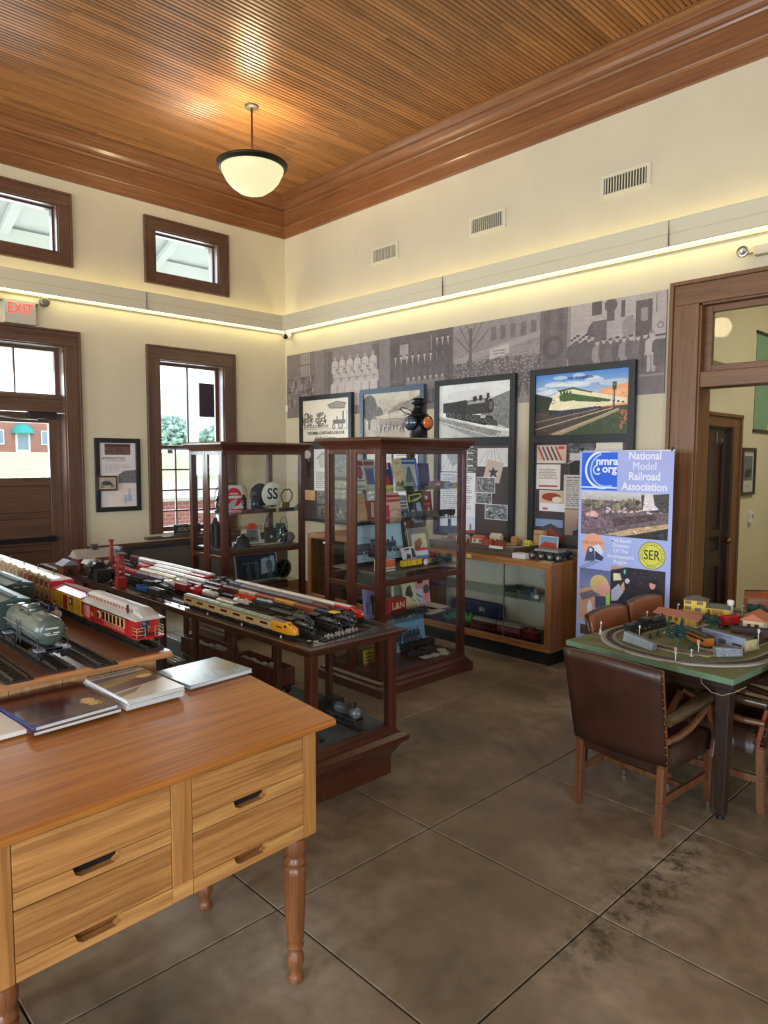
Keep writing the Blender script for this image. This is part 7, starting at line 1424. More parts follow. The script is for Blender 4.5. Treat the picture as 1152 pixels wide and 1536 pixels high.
leaner('magazine','large bright blue railroad book with white track picture, top shelf','book',4.035,-3.88,z1,.19,.235,.006,cover('cov_bigblue',(44,110,190),[('r',.06,.2,.86,.98,(200,210,216)),('p',[(.1,.98),(.4,.3),(.5,.3),(.8,.98)],(120,130,140)),('l',[(.16,.95),(.45,.3)],.02,(60,66,76)),('l',[(.45,.95),(.48,.3)],.02,(60,66,76)),('l',[(.75,.9),(.5,.3)],.02,(60,66,76)),('r',.08,.06,.9,.12,(210,226,240))],5,16),group=B)
leaner('book','dark purple book standing behind the model cars, top shelf','book',4.19,-3.90,z1,.14,.19,.02,cover('cov_purple',(44,36,66),[('r',.0,.1,.06,1,(170,120,210)),('t',.2,.2,.8,.6,3,(70,60,96))],6),paint('purple_edge',(170,140,200),.5),.12,group=B)
leaner('booklet','thin tan booklet behind the dark purple book, top shelf','booklet',4.13,-3.97,z1,.05,.20,.01,cover('cov_tan',(190,176,150),[],7),lean=.1,group=B)
BX = 'model cars and boxes in the lantern cabinet'
def toybox(nm, lab, y, x, z, w_, d, h, c, blocks, seed, rz=0., tilt=0.):
    return tag(sheet(nm, w_, h, d, cover('box_%d' % seed, c, blocks, seed, w_=120, h=50), paint('box_%d_%d_%d' % c, c, .5), None, (x, y, z), (-tilt, 0, PI/2+rz)), lab, 'box', BX)
toybox('model_box','mottled brown and pink model car on the front of the top shelf',4.085,-3.68,z1,.13,.04,.055,(120,84,84),[('n',60,10),('r',.3,.3,.7,.6,(190,170,170))],101)
toybox('model_box','pale blue model box car with a yellow end, top shelf',4.245,-3.68,z1,.15,.04,.04,(150,170,206),[('r',.72,.0,1,1,(220,196,60)),('c',.4,.5,.1,(90,100,120)),('t',.1,.3,.65,.7,1,(90,100,140))],102)
toybox('model_box','black model car with yellow lamp on the top shelf','' or 4.295,-3.78,z1,.10,.04,.045,(30,24,24),[('c',.35,.4,.1,(200,110,40)),('r',.6,.1,.8,.5,(206,170,50))],103)
car('gondola',-3.70,3.86,z1,.075,.04,.05,'little green-grey model gondola lying on the top shelf of the lantern cabinet',BX,body=(120,150,130),load=(160,110,90)).rotation_euler = (0,0,PI/2)
# second shelf
leaner('booklet','tan leather-look booklet leaning on the second shelf behind the door','booklet',3.47,-3.84,z2,.10,.20,.005,cover('cov_tan2',(176,140,96),[('t',.2,.3,.8,.4,1,(120,90,56)),('t',.2,.55,.8,.62,1,(120,90,56))],8),group=B)
leaner('red_case','red boxed set with a chrome stripe on the second shelf','box',3.575,-3.90,z2,.12,.14,.05,cover('cov_redcase',(130,36,34),[('r',.5,.1,.62,.9,(206,200,200)),('r',.66,.1,.72,.9,(206,200,200))],9),paint('red_edge',(110,30,30),.5),.05,group=B)
leaner('magazine','pink and cream train magazine with red headline, second shelf','magazine',3.835,-3.88,z2,.18,.195,.004,cover('cov_pink',(220,180,160),[('r',0,.1,1,.2,(170,50,60)),('r',0,.26,1,.38,(190,70,76)),('l',[(.3,.8),(.6,.65),(.95,.75)],.04,(180,100,90)),('p',[(0,.5),(.3,.5),(.3,1),(0,1)],(196,50,100))],10),group=B)
leaner('booklet','grey lined booklet between the pink and the black magazines, second shelf','booklet',3.985,-3.90,z2,.10,.14,.004,cover('cov_grey',(110,118,130),[('r',.1,.1,.9,.18,(210,214,220)),('r',.1,.3,.9,.36,(210,214,220)),('r',.1,.5,.9,.56,(210,214,220)),('r',.1,.75,.9,.9,(50,54,60))],11),group=B)
leaner('magazine','black toy train magazine with yellow-green lettering, second shelf','magazine',4.105,-3.88,z2,.19,.20,.005,cover('cov_black',(30,34,44),[('p',[(.05,.45),(.1,.15),(.85,.08),(.95,.25),(.6,.4)],(190,200,60)),('p',[(.15,.4),(.2,.2),(.8,.15),(.8,.24)],(40,44,50)),('p',[(.5,.5),(.75,.45),(.85,.85),(.5,.9)],(150,180,206)),('c',.25,.85,.12,(214,206,196)),('c',.5,.9,.1,(190,150,130))],12,14),group=B)
leaner('book','dark red book leaning at the end of the second shelf','book',4.235,-3.90,z2,.11,.19,.025,cover('cov_dred',(120,28,30),[('r',.3,.2,.6,.35,(206,196,190)),('r',.2,.5,.8,.6,(190,90,90)),('p',[(.3,.95),(.6,.65),(.85,.95)],(190,180,170))],13),paint('olive_edge',(90,90,60),.5),.15,group=B)
for y, L, c, lab in ((3.83,.17,(64,78,92),'slate model hopper at the front of the second shelf'),(4.02,.15,(66,70,60),'olive model boxcar at the front of the second shelf'),(4.21,.17,(32,40,42),'dark model engine tender at the front of the second shelf')):
    q = car('boxcar' if y > 3.9 and y < 4.1 else 'gondola', -3.66+L/2, y, z2, L, .045, .055, lab, BX, body=c); q.rotation_euler = (0, 0, PI/2)
# third shelf
fr_blue = loco_print('blueprint_a', (172,206,222), (50,66,88)); sh3 = thing('framed_print', 'large pale blue framed locomotive drawing on the third shelf', 'picture', (-3.93, 3.735, z3), rot=(-.16, 0, PI/2))
frame4(sh3, .60, .34, .03, .02, paint('navy_frame', (26,32,44), .4)); sheet('print', .54, .28, .008, fr_blue, EDG, sh3, (0,0,.03))
gp = thing('framed_print', 'grey-mounted sepia drawing of a train leaning on the third shelf', 'picture', (-3.90, 4.175, z3), rot=(-.20, 0, PI/2+.05)); sheet('mount', .26, .26, .008, paint('grey_mount', (140,140,134), .7), EDG, gp); 
cv = Cv(130, 120, (224,214,186), 64); cv.poly([(.1,.9),(.15,.4),(.6,.2),(.7,.5),(.3,.9)],(150,110,60)); cv.noise(30,16); [cv.line([(.1,.95),(.3+.12*i,.2)],.012,(190,160,110),.7) for i in range(6)]; sheet('print', .18, .16, .002, cv.mat('sepia_drawing', .6), EDG, gp, (0,-.0085,.05))
toybox('toy_train_box','orange and cream toy train carton on the third shelf behind the door',3.53,-3.70,z3,.14,.08,.085,(206,196,180),[('r',0,.05,1,.6,(206,84,40)),('t',.1,.1,.9,.5,2,(230,190,150)),('r',.0,.75,1,.85,(90,80,90))],104,.0)
tag(MB().box(-.05,.05,-.05,.05,0,.07).cyl((.0,-.0,.07),(.0,.0,.085),.03,n=10).build('black_box', pt((26,26,28)), loc=(-3.78,3.57,z3+.086), bev=.004), 'small black box standing on the orange toy train carton', 'box')
for y, L, c, lab in ((3.745,.07,(222,182,36),'short yellow model car behind the cabinet post, third shelf'),(3.85,.11,(226,190,40),'yellow model boxcar on the front of the third shelf')): q = car('boxcar', -3.66+L/2, y, z3, L, .045, .06, lab, BX, body=c); q.rotation_euler = (0,0,PI/2)
toybox('toy_car_box','white toy box with a steam engine picture leaning on the third shelf',3.905,-3.78,z3+.03,.16,.03,.10,(214,216,226),[('p',[(.1,.9),(.2,.5),(.5,.6),(.5,.9)],(50,60,90)),('p',[(.6,.9),(.7,.1),(.9,.2),(.98,.9)],(44,48,60)),('r',.05,.1,.5,.25,(60,70,150))],105,.2,.3)
toybox('toy_car_box','red white and blue toy car box leaning on the third shelf',4.065,-3.80,z3+.02,.14,.03,.085,(206,214,230),[('r',0,0,1,.25,(200,60,60)),('r',0,.7,1,.95,(90,130,200))],106,-.1,.35)
tag(MB().lathe([(.0,-.006),(.024,-.006),(.026,0),(.024,.006),(.0,.006)], 18, (0,0,.026), 'x').build('round_token', pt((214,218,226)), loc=(-3.64,3.955,z3)), 'white round token standing at the front of the third shelf', 'token')
q = car('boxcar', -3.67+.05, 4.00, z3, .09, .045, .05, 'tan and yellow model car behind the white token', BX, body=(176,140,60)); q.rotation_euler = (0,0,PI/2)
q = car('steam', -3.66+.13, 4.14, z3, .24, .05, .068, 'green model steam engine at the front of the third shelf', BX, dk=(36,62,58), drivers=3); q.rotation_euler = (0,0,PI/2)
q = car('boxcar', -3.80+.07, 4.20, z3, .12, .05, .065, 'small red model car behind the green engine', BX, body=(150,44,40)); q.rotation_euler = (0,0,PI/2)
q = car('boxcar', -3.73+.06, 4.275, z3, .10, .05, .055, 'brown model boxcar at the end of the third shelf', BX, body=(86,52,44)); q.rotation_euler = (0,0,PI/2)
# fourth shelf and floor
leaner('booklet','lavender pamphlet with a dark lantern silhouette, fourth shelf','pamphlet',3.535,-3.82,z4,.13,.24,.004,cover('cov_lav',(150,150,214),[('c',.75,.4,.2,(40,40,64)),('r',.68,.5,.82,.9,(40,40,64)),('c',.3,.55,.1,(40,40,64)),('c',.3,.55,.06,(150,150,214)),('r',.28,.62,.32,.85,(40,40,64))],14,3),lean=.1,group=B)
rb = tag(MB().box(-.05,.05,-.095,.095,0,.115).build('red_carton', pt((166,34,36), .4), loc=(-3.86,3.825,z4), bev=.012, seg=3), 'rounded red carton with pale lettering on the fourth shelf', 'box')
text('lettering', 'L&N', .075, pt((226,206,170)), rb, (.0512, 0, .06), (PI/2,0,PI/2), bold=.001)
leaner('calendar','spiral-bound cream calendar with a steam engine picture, fourth shelf','calendar',4.02,-3.86,z4,.165,.25,.004,cover('cov_cal',(222,212,176),[('p',[(.2,.55),(.4,.3),(.65,.25),(.75,.55),(.7,.65)],(50,54,66)),('c',.58,.38,.1,(70,74,90)),('l',[(.25,.5),(.85,.8)],.03,(70,70,70)),('r',.0,.0,.05,1,(60,60,60))],15,6),lean=.22,group=B)
leaner('binder','pale green binder behind the spiral calendar, fourth shelf','binder',3.94,-3.95,z4,.10,.24,.03,cover('cov_binder',(120,136,118),[],16),lean=.05,group=B)
leaner('magazine','pink and white railroad brochure beside the calendar, fourth shelf','magazine',4.195,-3.90,z4,.20,.25,.003,cover('cov_pinkw',(226,150,156),[('r',.0,.0,.62,.15,(214,206,210)),('r',.3,.14,.6,.28,(60,30,40)),('r',.06,.45,.55,.95,(200,210,226)),('l',[(.1,.55),(.5,.75)],.05,(60,70,110)),('l',[(.1,.7),(.4,.9)],.03,(60,70,110)),('c',.8,.5,.2,(96,80,90)),('r',.6,.0,.63,1,(236,190,190))],17,6),lean=.12,group=B)
for x, y, rz, lab in ((-3.72,4.07,.1,'flat cream folder lying at the front of the fourth shelf'),(-3.80,4.21,-.06,'pale folder lying at the right end of the fourth shelf')): tag(MB().box(-.10,.10,-.10,.10,0,.004).build('folder', paint('folder_cream', (206,200,180), .7), loc=(x, y, z4), rot=(0,0,rz)), lab, 'paper')
q = car('steam', -3.68+.18, 3.84, z4, .36, .06, .06, 'black model engine along the front of the fourth shelf', BX, dk=(28,29,31)); q.rotation_euler = (0,0,PI/2)
bp2 = loco_print('blueprint_b', (128,168,200), (40,52,72), 240, 150); leaner('blueprint','blue locomotive print leaning on the cabinet floor','picture',4.03,-3.90,z5,.42,.27,.006,bp2,paint('blue_white_edge',(206,222,236),.5),.14)
for x, y, L, lab in ((-3.86,4.10,.36,'dark wagon model on the cabinet floor in front of the blue print'),(-3.72,4.0,.26,'small black engine model on the cabinet floor')): q = car('gondola' if L > .3 else 'steam', x+L/2, y, z5, L, .06, .065, lab, BX, **({'body': (34,35,38), 'load': (60,62,66)} if L > .3 else {'dk': (34,35,38)})); q.rotation_euler = (0,0,PI/2)
for k, (x, y) in enumerate(((-3.66,3.98),(-3.65,4.08),(-3.63,4.17),(-3.70,4.22))): tag(MB().box(-.035,.035,-.045,.045,0,.002).build('paper_card', pt((206,206,200), .7), loc=(x, y, z5), rot=(0,0,.3*k)), ('first','second','third','last')[k]+' white card lying along the front of the cabinet floor', 'card')
leaner('sign','yellow sign with black letters on the cabinet floor behind the door','sign',3.56,-3.80,.1478,.22,.12,.004,cover('cov_yel',(216,196,70),[('t',.1,.15,.6,.8,3,(40,40,30),.9),('t',.66,.15,.95,.8,3,(40,40,30),.9),('r',0,.85,1,1,(190,60,40))],18,3,110,60),lean=.1)
for k in range(3): tag(MB().lathe([(.018,0),(.02,.004),(.004,.012),(.004,.05),(.02,.065),(.024,.10),(.022,.10),(.0,.07)], 12).build('glass_goblet', glassy('goblet_glass', (.8,.86,.86), 1.4), loc=(-3.70, 3.50+.06*k, z5)), ('first','second','third')[k]+' small glass goblet on the cabinet floor below the yellow sign', 'glass')

# ---- the far cabinet
G1, G2, G3 = 1.1808, .8458, .4758
RR = 'railway relics in the far cabinet'
o = thing('railroad_sign', 'white sign with red round railroad emblem, top shelf of the far cabinet', 'sign', (-5.95, 3.69, G1), rot=(-.12, 0, PI/2)); sheet('board', .20, .26, .006, cover('cov_redsign',(216,206,200),[('c',.5,.45,.44,(190,36,44)),('r',.1,.4,.9,.5,(226,206,206)),('r',.25,.3,.75,.35,(226,206,206)),('p',[(0,.95),(.3,.6),(.7,.5),(.4,.95)],(170,170,176)),('r',.25,.9,.95,.96,(190,60,60))],19,4,120,150), EDG, o)
ss = thing('ss_sign', 'round pale SS railway sign on a short neck, top shelf of the far cabinet', 'sign', (-5.88, 4.085, G1)); ssm = paint('enamel_cream', (214,216,200), .3)
MB().lathe([(0,-.004),(.125,-.004),(.128,0),(.125,.004),(0,.004)], 36, (0,0,.158), 'x').build('disc', ssm, ss); MB().prism([(-.05,.05),(.05,.05),(.035,-.0),(-.035,-.0)], 'x', -.004, .004).build('neck', paint('rusty_cream', (190,170,130), .5, var=.2), ss); text('lettering', 'SS', .155, pt((26,28,30)), ss, (.0055, 0, .162), (PI/2,0,PI/2), bold=.003, sx=.92)
d_ = thing('round_plate', 'dark round plate standing behind the SS sign', 'sign', (-6.0, 4.02, G1)); MB().lathe([(0,-.004),(.12,-.004),(.12,.004),(0,.004)], 30, (0,0,.15), 'x').build('disc', pt((44,46,50)), d_); MB().box(-.02,.02,-.05,.05,0,.03).build('stand', pt((36,36,38)), d_)
def lantern_small(x, y, z, lab, s=1., globe=(40,56,84), c=(34,34,36)):
    o = thing('hand_lantern', lab, 'lantern', (x, y, z), 0, RR); mt = pt(c, .4, .4); m = MB().lathe([(.045*s,0),(.048*s,.01*s),(.03*s,.03*s),(.03*s,.035*s)], 14); m.build('base', mt, o)
    MB().lathe([(.03*s,.035*s),(.036*s,.055*s),(.036*s,.085*s),(.028*s,.10*s)], 14).build('globe', paint('globe_%d' % globe[0], globe, .08, coat=1.), o); MB().lathe([(.034*s,.10*s),(.036*s,.115*s),(.02*s,.13*s),(.024*s,.145*s),(0,.15*s)], 14).build('cap', mt, o)
    m = MB(); [m.tube([(.042*s*math.cos(a),.042*s*math.sin(a),.01*s),(.042*s*math.cos(a),.042*s*math.sin(a),.105*s),(.03*s*math.cos(a),.03*s*math.sin(a),.12*s)], .0022*s, 5) for a in [PI/2*k+.4 for k in range(4)]]; m.build('cage', mt, o)
    m = MB(); m.tube([(0, .045*s*math.cos(t_), (.12+.11*max(0, math.sin(t_)))*s) for t_ in [PI*k/10 for k in range(11)]], .0028*s, 5); m.build('bail_handle', mt, o); return o
lantern_small(-5.87, 3.86, G1, 'black hand lantern with dark blue globe between the red sign and the SS sign', 1.05); lantern_small(-5.98, 3.80, G1, 'black hand lantern standing behind the dark blue one, far cabinet', 1.1, (60,64,70)); lantern_small(-5.95, 3.52, G1, 'black hand lantern behind the cabinet door, far cabinet', 1.1, (70,76,84)); lantern_small(-6.05, 3.62, G1, 'tall dark lantern in the back of the far cabinet by the red sign', 1.2, (50,54,60))
ol = thing('padlock', 'old brass padlock with a large curved hasp at the end of the top shelf', 'padlock', (-5.86, 4.235, G1+.001)); MB().box(-.012,.012,-.045,.045,0,.075).build('body', paint('tarnished_brass', (120,100,54), .4, .6), ol, bev=.006); MB().tube([(0,-.035,.07),(0,-.06,.15),(0,-.02,.20),(0,.05,.205),(0,.085,.16),(0,.07,.10),(0,.04,.07)], .008, 8).build('shackle', paint('brown_hasp', (110,76,44), .45, .3), ol)
for y, L, c, lab in ((3.75,.18,(90,50,50),'maroon box lying at the front of the far cabinet top shelf'),(3.93,.16,(34,36,40),'black box lying under the SS sign'),(4.16,.15,(40,42,46),'dark box at the right of the SS sign neck')): tag(MB().box(-.03,.03,-L/2,L/2,0,.03).build('tool_box', pt(c), loc=(-5.74, y, G1), bev=.003), lab, 'box')
for k in range(3): tag(MB().box(-.02,.02,-.035,.035,.0,.022).build('spike_block', pt((170,168,158)), loc=(-5.76+.02*k, 4.27, G1+.022*k), rot=(0,0,.2*k)), ('lowest','middle','topmost')[k]+' of three pale blocks stacked at the end of the far top shelf', 'block')
tag(MB().box(-.03,.03,-.05,.05,0,.03).box(-.02,.02,-.03,.03,.03,.05).build('switch_tag', pt((190,72,44)), loc=(-5.80,3.78,1.02)), 'small orange-red piece on the glass ledge under the red sign', 'part')
tag(MB().box(-.16,.16,-.36,.36,0,.006).build('glass_ledge', shelfglass, loc=(-5.93,3.85,1.012)), 'glass ledge half way down the far cabinet', 'shelf')
# middle shelf
bell = thing('brass_bell', 'dark bell-shaped casting with a pale tag at the left of the middle shelf', 'bell', (-5.82, 3.69, G2)); MB().lathe([(.085,0),(.088,.01),(.07,.03),(.058,.07),(.05,.09),(.02,.105),(.012,.115),(.012,.13),(0,.132)], 18).build('bell', pt((40,42,44), .4, .3), bell); MB().box(.03,.032,-.03,.03,.13,.175).build('tag', pt((214,206,170)), bell)
ph_ = thing('framed_photo', 'small white-framed photograph of a locomotive on the far cabinet middle shelf', 'picture', (-5.90, 3.845, G2), rot=(-.18,0,PI/2)); frame4(ph_, .22, .165, .022, .01, pt((190,188,180))); cv = Cv(110,80,(120,118,112),65); cv.loco(.1,.85,.8,(50,50,50)); cv.noise(30,14); sheet('print', .18, .125, .005, cv.mat('small_loco_photo'), EDG, ph_, (0,0,.02))
tag(sheet('dark_book', .13, .15, .03, cover('cov_darkbook',(50,54,54),[('c',.5,.55,.12,(200,196,190))],20), pt((50,54,54)), None, (-5.88,4.05,G2), (-.05,0,PI/2)), 'dark grey case with a pale round badge on the middle shelf', 'case')
lk_ = thing('ring_padlock', 'black padlock shackle hanging over the dark grey case', 'padlock', (-5.90,4.05,G2+.15)); MB().tube([(0,.05*math.cos(t_),.02+.10*math.sin(t_)) for t_ in [PI*k/10 for k in range(11)]], .007, 7).build('shackle', pt(BLK), lk_); MB().box(-.01,.01,-.055,.055,.0,.02).build('bar', pt(BLK), lk_)
lantern_small(-5.83, 4.185, G2, 'dark green lantern with a large bail on the middle shelf', 1.15, (50,90,96), (28,30,32)); tag(sheet('glass_plate', .13, .19, .006, cover('cov_teal',(60,96,104),[('r',.1,.55,.9,.95,(120,150,160)),('r',.0,.0,.06,1,(190,200,200))],21), EDG, None, (-5.94,4.23,G2), (-.1,0,PI/2)), 'teal glass plate leaning behind the dark green lantern', 'plate')
cst = thing('iron_casting', 'rough iron casting at the right end of the middle shelf', 'casting', (-5.83,4.255,G2+.002)); m = MB(); m.lathe([(.03,-.05),(.05,-.03),(.055,.0),(.05,.03),(.03,.05)], 12, (0,0,.05), 'y'); m.build('body', paint('rust_grey', (110,96,92), .8, var=.3), cst); MB().cyl((0,-.06,.05),(0,.045,.05),.02,n=8).build('axle', paint('rust_grey', (110,96,92), .8, var=.3), cst)
tag(MB().box(-.14,.10,-.30,.22,0,.010).build('wood_slab', paint('slab_tan', (166,150,110), .6), loc=(-5.90,4.02,G2-.0)), 'tan board lying on the middle shelf of the far cabinet', 'board').location.z = G2+.0
for k in range(2): tag(MB().cyl((0,0,0),(0,0,.22),.045,n=14).lathe([(.045,.22),(.02,.26),(.02,.28),(0,.285)], 14).build('oil_can', pt((70,30,32) if k else (54,56,60), .4), loc=(-6.0+.06*k, 3.50+.09*k, G2)), ('grey','dark red')[k]+' oil can behind the far cabinet door on the middle shelf', 'can')
# lower shelf and floor
pf_ = thing('framed_photo', 'large framed photograph of railway men in the lower far cabinet', 'picture', (-5.88, 3.90, G3), rot=(-.16,0,PI/2)); frame4(pf_, .50, .28, .012, .014, pt((150,156,160)));
cv = Cv(220,130,(44,52,64),66); cv.noise(26,12); cv.poly([(.62,.2),(.95,.1),(.98,.75),(.6,.8)],(170,190,206)); cv.person(.82,.95,.8,(90,104,124),(150,130,120)); [cv.person(.2+.1*i,.95,.7,((30,36,48),(70,80,96))[i%2],(140,130,126)) for i in range(4)]; cv.noise(14,30); sheet('print', .476, .256, .006, cv.mat('men_photo'), EDG, pf_, (0,0,.012))
wv = thing('iron_flywheel', 'dark spoked iron wheel at the right of the lower far cabinet', 'wheel', (-5.84,4.18,G3+.002)); m = MB(); m.lathe([(.085,-.008),(.10,-.008),(.10,.008),(.085,.008),(.085,-.008)], 22, (0,0,.10), 'x'); m.build('rim', pt((40,34,34)), wv); m = MB()
for k in range(6): MB().tube([(0,0,.10),(0,.09*math.cos(k*PI/3),.10+.09*math.sin(k*PI/3))], .006, 6).build('spoke', pt((40,34,34)), wv)
gg = thing('gauge', 'white-faced gauge on an iron stand in the lower far cabinet', 'gauge', (-5.95,4.12,G3)); MB().cyl((0,0,0),(0,0,.18),.02,n=10).box(-.04,.04,-.04,.04,0,.015).build('stand', pt((46,40,40)), gg); MB().lathe([(0,-.015),(.05,-.015),(.05,.015),(0,.015)], 18, (0,0,.21), 'x').build('dial', pt((200,198,190)), gg)
for k, (y, h_) in enumerate(((3.62,.16),(3.80,.12),(4.0,.18),(4.18,.14))): tag(MB().box(-.09,.09,-.07,.07,0,h_*.7).cyl((0,0,h_*.7),(0,0,h_),.05,n=12).build('iron_fitting', pt((44,46,50), .5, .3), loc=(-5.92,y,.1475)), ('first','second','third','fourth')[k]+' dark iron fitting along the floor of the far cabinet', 'fitting')

# ================================================================ OAK CASE CONTENTS AND TOP
ZT = .8588
tr = thing('scenery_tray', 'low dark tray holding a small town layout on the oak counter case', 'tray', (-3.99, 5.16, ZT), .0)
trw = wood('tray_wood', (52,40,32), (92,72,56), 'x', .5)
MB().box(-.55,.46,-.21,-.195,0,.075).build('front_board', trw, tr, bev=.002); MB().box(.445,.46,-.195,.22,0,.075).build('side_board', trw, tr, bev=.002); MB().box(-.55,.445,-.195,.22,.055,.068).build('ground', paint('tray_grey', (130,130,126), .9, var=.2, scale=25.), tr)
for x in (.05,.16,.28): MB().cyl((x,-.2115,.037),(x,-.209,.037),.008,n=10).build('hole', pt((20,18,16)), tr)
tag(MB().box(-.075,.075,-.0015,0,-.012,.012).build('label_strip', pt((220,218,210), .6), loc=(-3.72,4.948,ZT+.070)), 'white label strip on the front rim of the scenery tray', 'label')
TS = 'toy houses on the scenery tray'
def cottage(nm, loc, w_, d, h, wall_, roof_, lab, rz=0., group=None, win=(70,60,60), wins=2, hip=False):
    o = thing(nm, lab, 'model building', loc, rz, group); MB().box(-w_/2,w_/2,-d/2,d/2,0,h*.6).build('wall', pt(wall_, .6), o); e = .08*d
    if hip: MB().add([(-w_/2-e,-d/2-e,h*.6),(w_/2+e,-d/2-e,h*.6),(w_/2+e,d/2+e,h*.6),(-w_/2-e,d/2+e,h*.6),(-w_*.15,0,h),(w_*.15,0,h)], [(0,1,5,4),(1,2,5),(2,3,4,5),(3,0,4),(3,2,1,0)]).build('roof', pt(roof_, .7), o)
    else: MB().prism([(-d/2-e,h*.58),(d/2+e,h*.58),(d/2+e,h*.62),(0,h),(-d/2-e,h*.62)], 'x', -w_/2-e, w_/2+e).build('roof', pt(roof_, .7), o)
    for k in range(wins):
        x = -w_*.5+w_*(k+.5)/wins; MB().box(x-w_*.11/wins*1.6,x+w_*.11/wins*1.6,-d/2-.0015,-d/2,h*.2,h*.45).build('window', pt(win), o)
    for sx in (-1, 1): MB().box(min(sx*w_/2,sx*(w_/2+.0015)),max(sx*w_/2,sx*(w_/2+.0015)),-d*.15,d*.12,.0,h*.38).build('door', pt(win), o)
    return o
zt = ZT+.0688
for x, y, w_, d, h, wc, rc_, lab in ((-4.02,5.10,.12,.08,.075,(206,190,170),(170,90,70),'pale toy house with red roof near the middle of the scenery tray'),(-3.86,5.02,.11,.06,.06,(176,72,50),(150,60,44),'red toy barn at the front of the scenery tray'),(-3.74,5.05,.08,.06,.055,(170,70,50),(120,50,40),'small red toy shed beside the red toy barn'),(-3.92,5.22,.10,.07,.09,(214,206,190),(190,180,160),'white toy house at the back of the scenery tray'),(-4.2,5.08,.12,.08,.07,(206,150,150),(190,180,170),'pinkish toy house at the cabinet end of the scenery tray'),(-3.70,5.20,.05,.05,.08,(190,140,80),(170,120,60),'tan toy tower on the scenery tray'),(-4.35,5.15,.14,.09,.06,(160,80,70),(90,110,100),'dull red toy house seen through the tall cabinet'),(-3.60,5.26,.07,.05,.05,(206,196,60),(190,180,60),'yellow toy shed at the back corner of the scenery tray')): cottage('toy_house', (x, y, zt), w_, d, h, wc, rc_, lab, .1*((x*10) % 3-1), TS)
m = MB(); m.tube([(-.45,-.1,.074),(-.1,-.15,.074),(.25,-.12,.074),(.38,.02,.074),(.2,.15,.074),(-.3,.12,.074)], .004, 4); m.build('toy_track', pt((90,84,70)), tr); MB().box(.12,.40,-.10,.08,.068,.071).build('road', pt((176,174,160)), tr)
cb = tag(MB().box(-.065,.065,-.045,.045,0,.045).build('white_box', pt((206,206,204), .4), loc=(-3.455,4.955,ZT), bev=.004), 'small white control box on the oak counter case beside the tray', 'box')
mc = thing('model_handcar', 'black wheeled flat model car with grey deck at the end of the oak case', 'model car', (-3.225, 5.06, ZT)); MB().box(-.15,.15,-.075,.075,.045,.07).build('chassis', pt((28,28,30)), mc); MB().box(-.13,.10,-.06,.06,.072,.088).build('deck', pt((150,146,140), .5), mc)
for x in (-.13,-.045,.04,.12):
    for sy in (-1, 1): q = MB().lathe([(0,sy*.078),(.034,sy*.078),(.034,sy*.092),(.02,sy*.096),(0,sy*.094)], 16, (x,0,.034), 'y').build('wheel', pt((40,40,42)), mc); MB().lathe([(0,sy*.0965),(.014,sy*.0965),(.012,sy*.0985),(0,sy*.0985)], 10, (x,0,.034), 'y').build('hub', pt((190,186,176), .3, .4), q)
tag(MB().box(-.055,.055,-.06,.06,0,.003).build('card', pt((176,170,150), .6), loc=(-3.19,4.945,ZT), rot=(0,0,.35)), 'pale card lying at the front corner of the oak case', 'card')
tag(MB().tube([(-.03,.0,.0),(.02,-.02,.03),(.06,-.05,.01)], .003, 5).build('wire_lead', pt((196,120,60)), loc=(-3.50,5.02,ZT+.006)), 'thin orange wire leading from the tray to the white box', 'wire')
wbk = thing('crate_block', 'tan wooden crate standing behind the tray by the wall', 'crate', (-3.535, 5.36, ZT)); m = MB()
MB().box(-.05,.05,-.03,.03,0,.205).build('body', wood('crate_wood', (140,104,64), (196,158,106), 'z', .6), wbk)
for z in (.03,.085,.14): MB().box(-.052,.052,-.033,-.03,z,z+.045).build('slat', wood('crate_slat', (150,114,70), (206,168,116), 'x', .6), wbk)
tag(MB().box(-.03,.03,-.02,.02,0,.06).build('yellow_box', pt((226,206,60)), loc=(-3.62,5.35,ZT)), 'small yellow box beside the tan crate', 'box')
pcard = thing('picture_card', 'white-bordered colour picture of a red depot standing on the oak case', 'picture', (-3.40, 5.28, ZT+.02), rot=(-.12,0,.0)); cv = Cv(120,80,(206,206,200),67); cv.rect(.03,.05,.97,.9,(120,150,180)); cv.poly([(.03,.6),(.3,.35),(.9,.4),(.97,.8),(.03,.85)],(170,64,44)); cv.rect(.03,.7,.97,.9,(120,60,50)); cv.noise(10,12); sheet('print', .19, .15, .006, cv.mat('depot_card'), pt((216,214,206)), pcard); MB().box(-.09,.09,-.03,.03,-.02,.0).build('stand', pt((180,176,168)), pcard)
# inside
OC = 'model trains inside the oak counter case'; zd = .1458
def ocar(kind, x1, y, z, L, W_, H, lab, **kw): return car(kind, x1, y, z, L, W_, H, lab, OC, **kw)
ocar('boxcar',-3.865,5.24,zd+.04,.55,.12,.17,'long dark blue container car inside the oak counter case',body=(28,48,98),roof=(40,60,110)); o = tag(MB().box(-.29,.38,-.08,.08,0,.04).build('riser', pt((180,180,176), .6), loc=(-4.1,5.24,zd)), 'pale riser strip under the dark blue container car', 'riser')
ct = [o for o in bpy.data.objects if o.get('label') == 'long dark blue container car inside the oak counter case'][0]; text('lettering', 'HANJIN', .055, pt((206,214,226)), ct, (.03, -.0615, .10), (PI/2,0,0), bold=.001)
g_ = ocar('steam',-4.00,5.03,zd,.36,.10,.135,'bright green model tank engine inside the oak counter case',dk=(50,150,60),tender=False,drivers=3)
for ch_ in g_.children:
    if ch_.name.split('.')[0] in ('pilot','cylinder','wheel','headlamp'): ch_.data = ch_.data.copy(); ch_.data.materials[0] = pt((44,44,46)) if ch_.name.split('.')[0] != 'pilot' else pt((150,40,36))
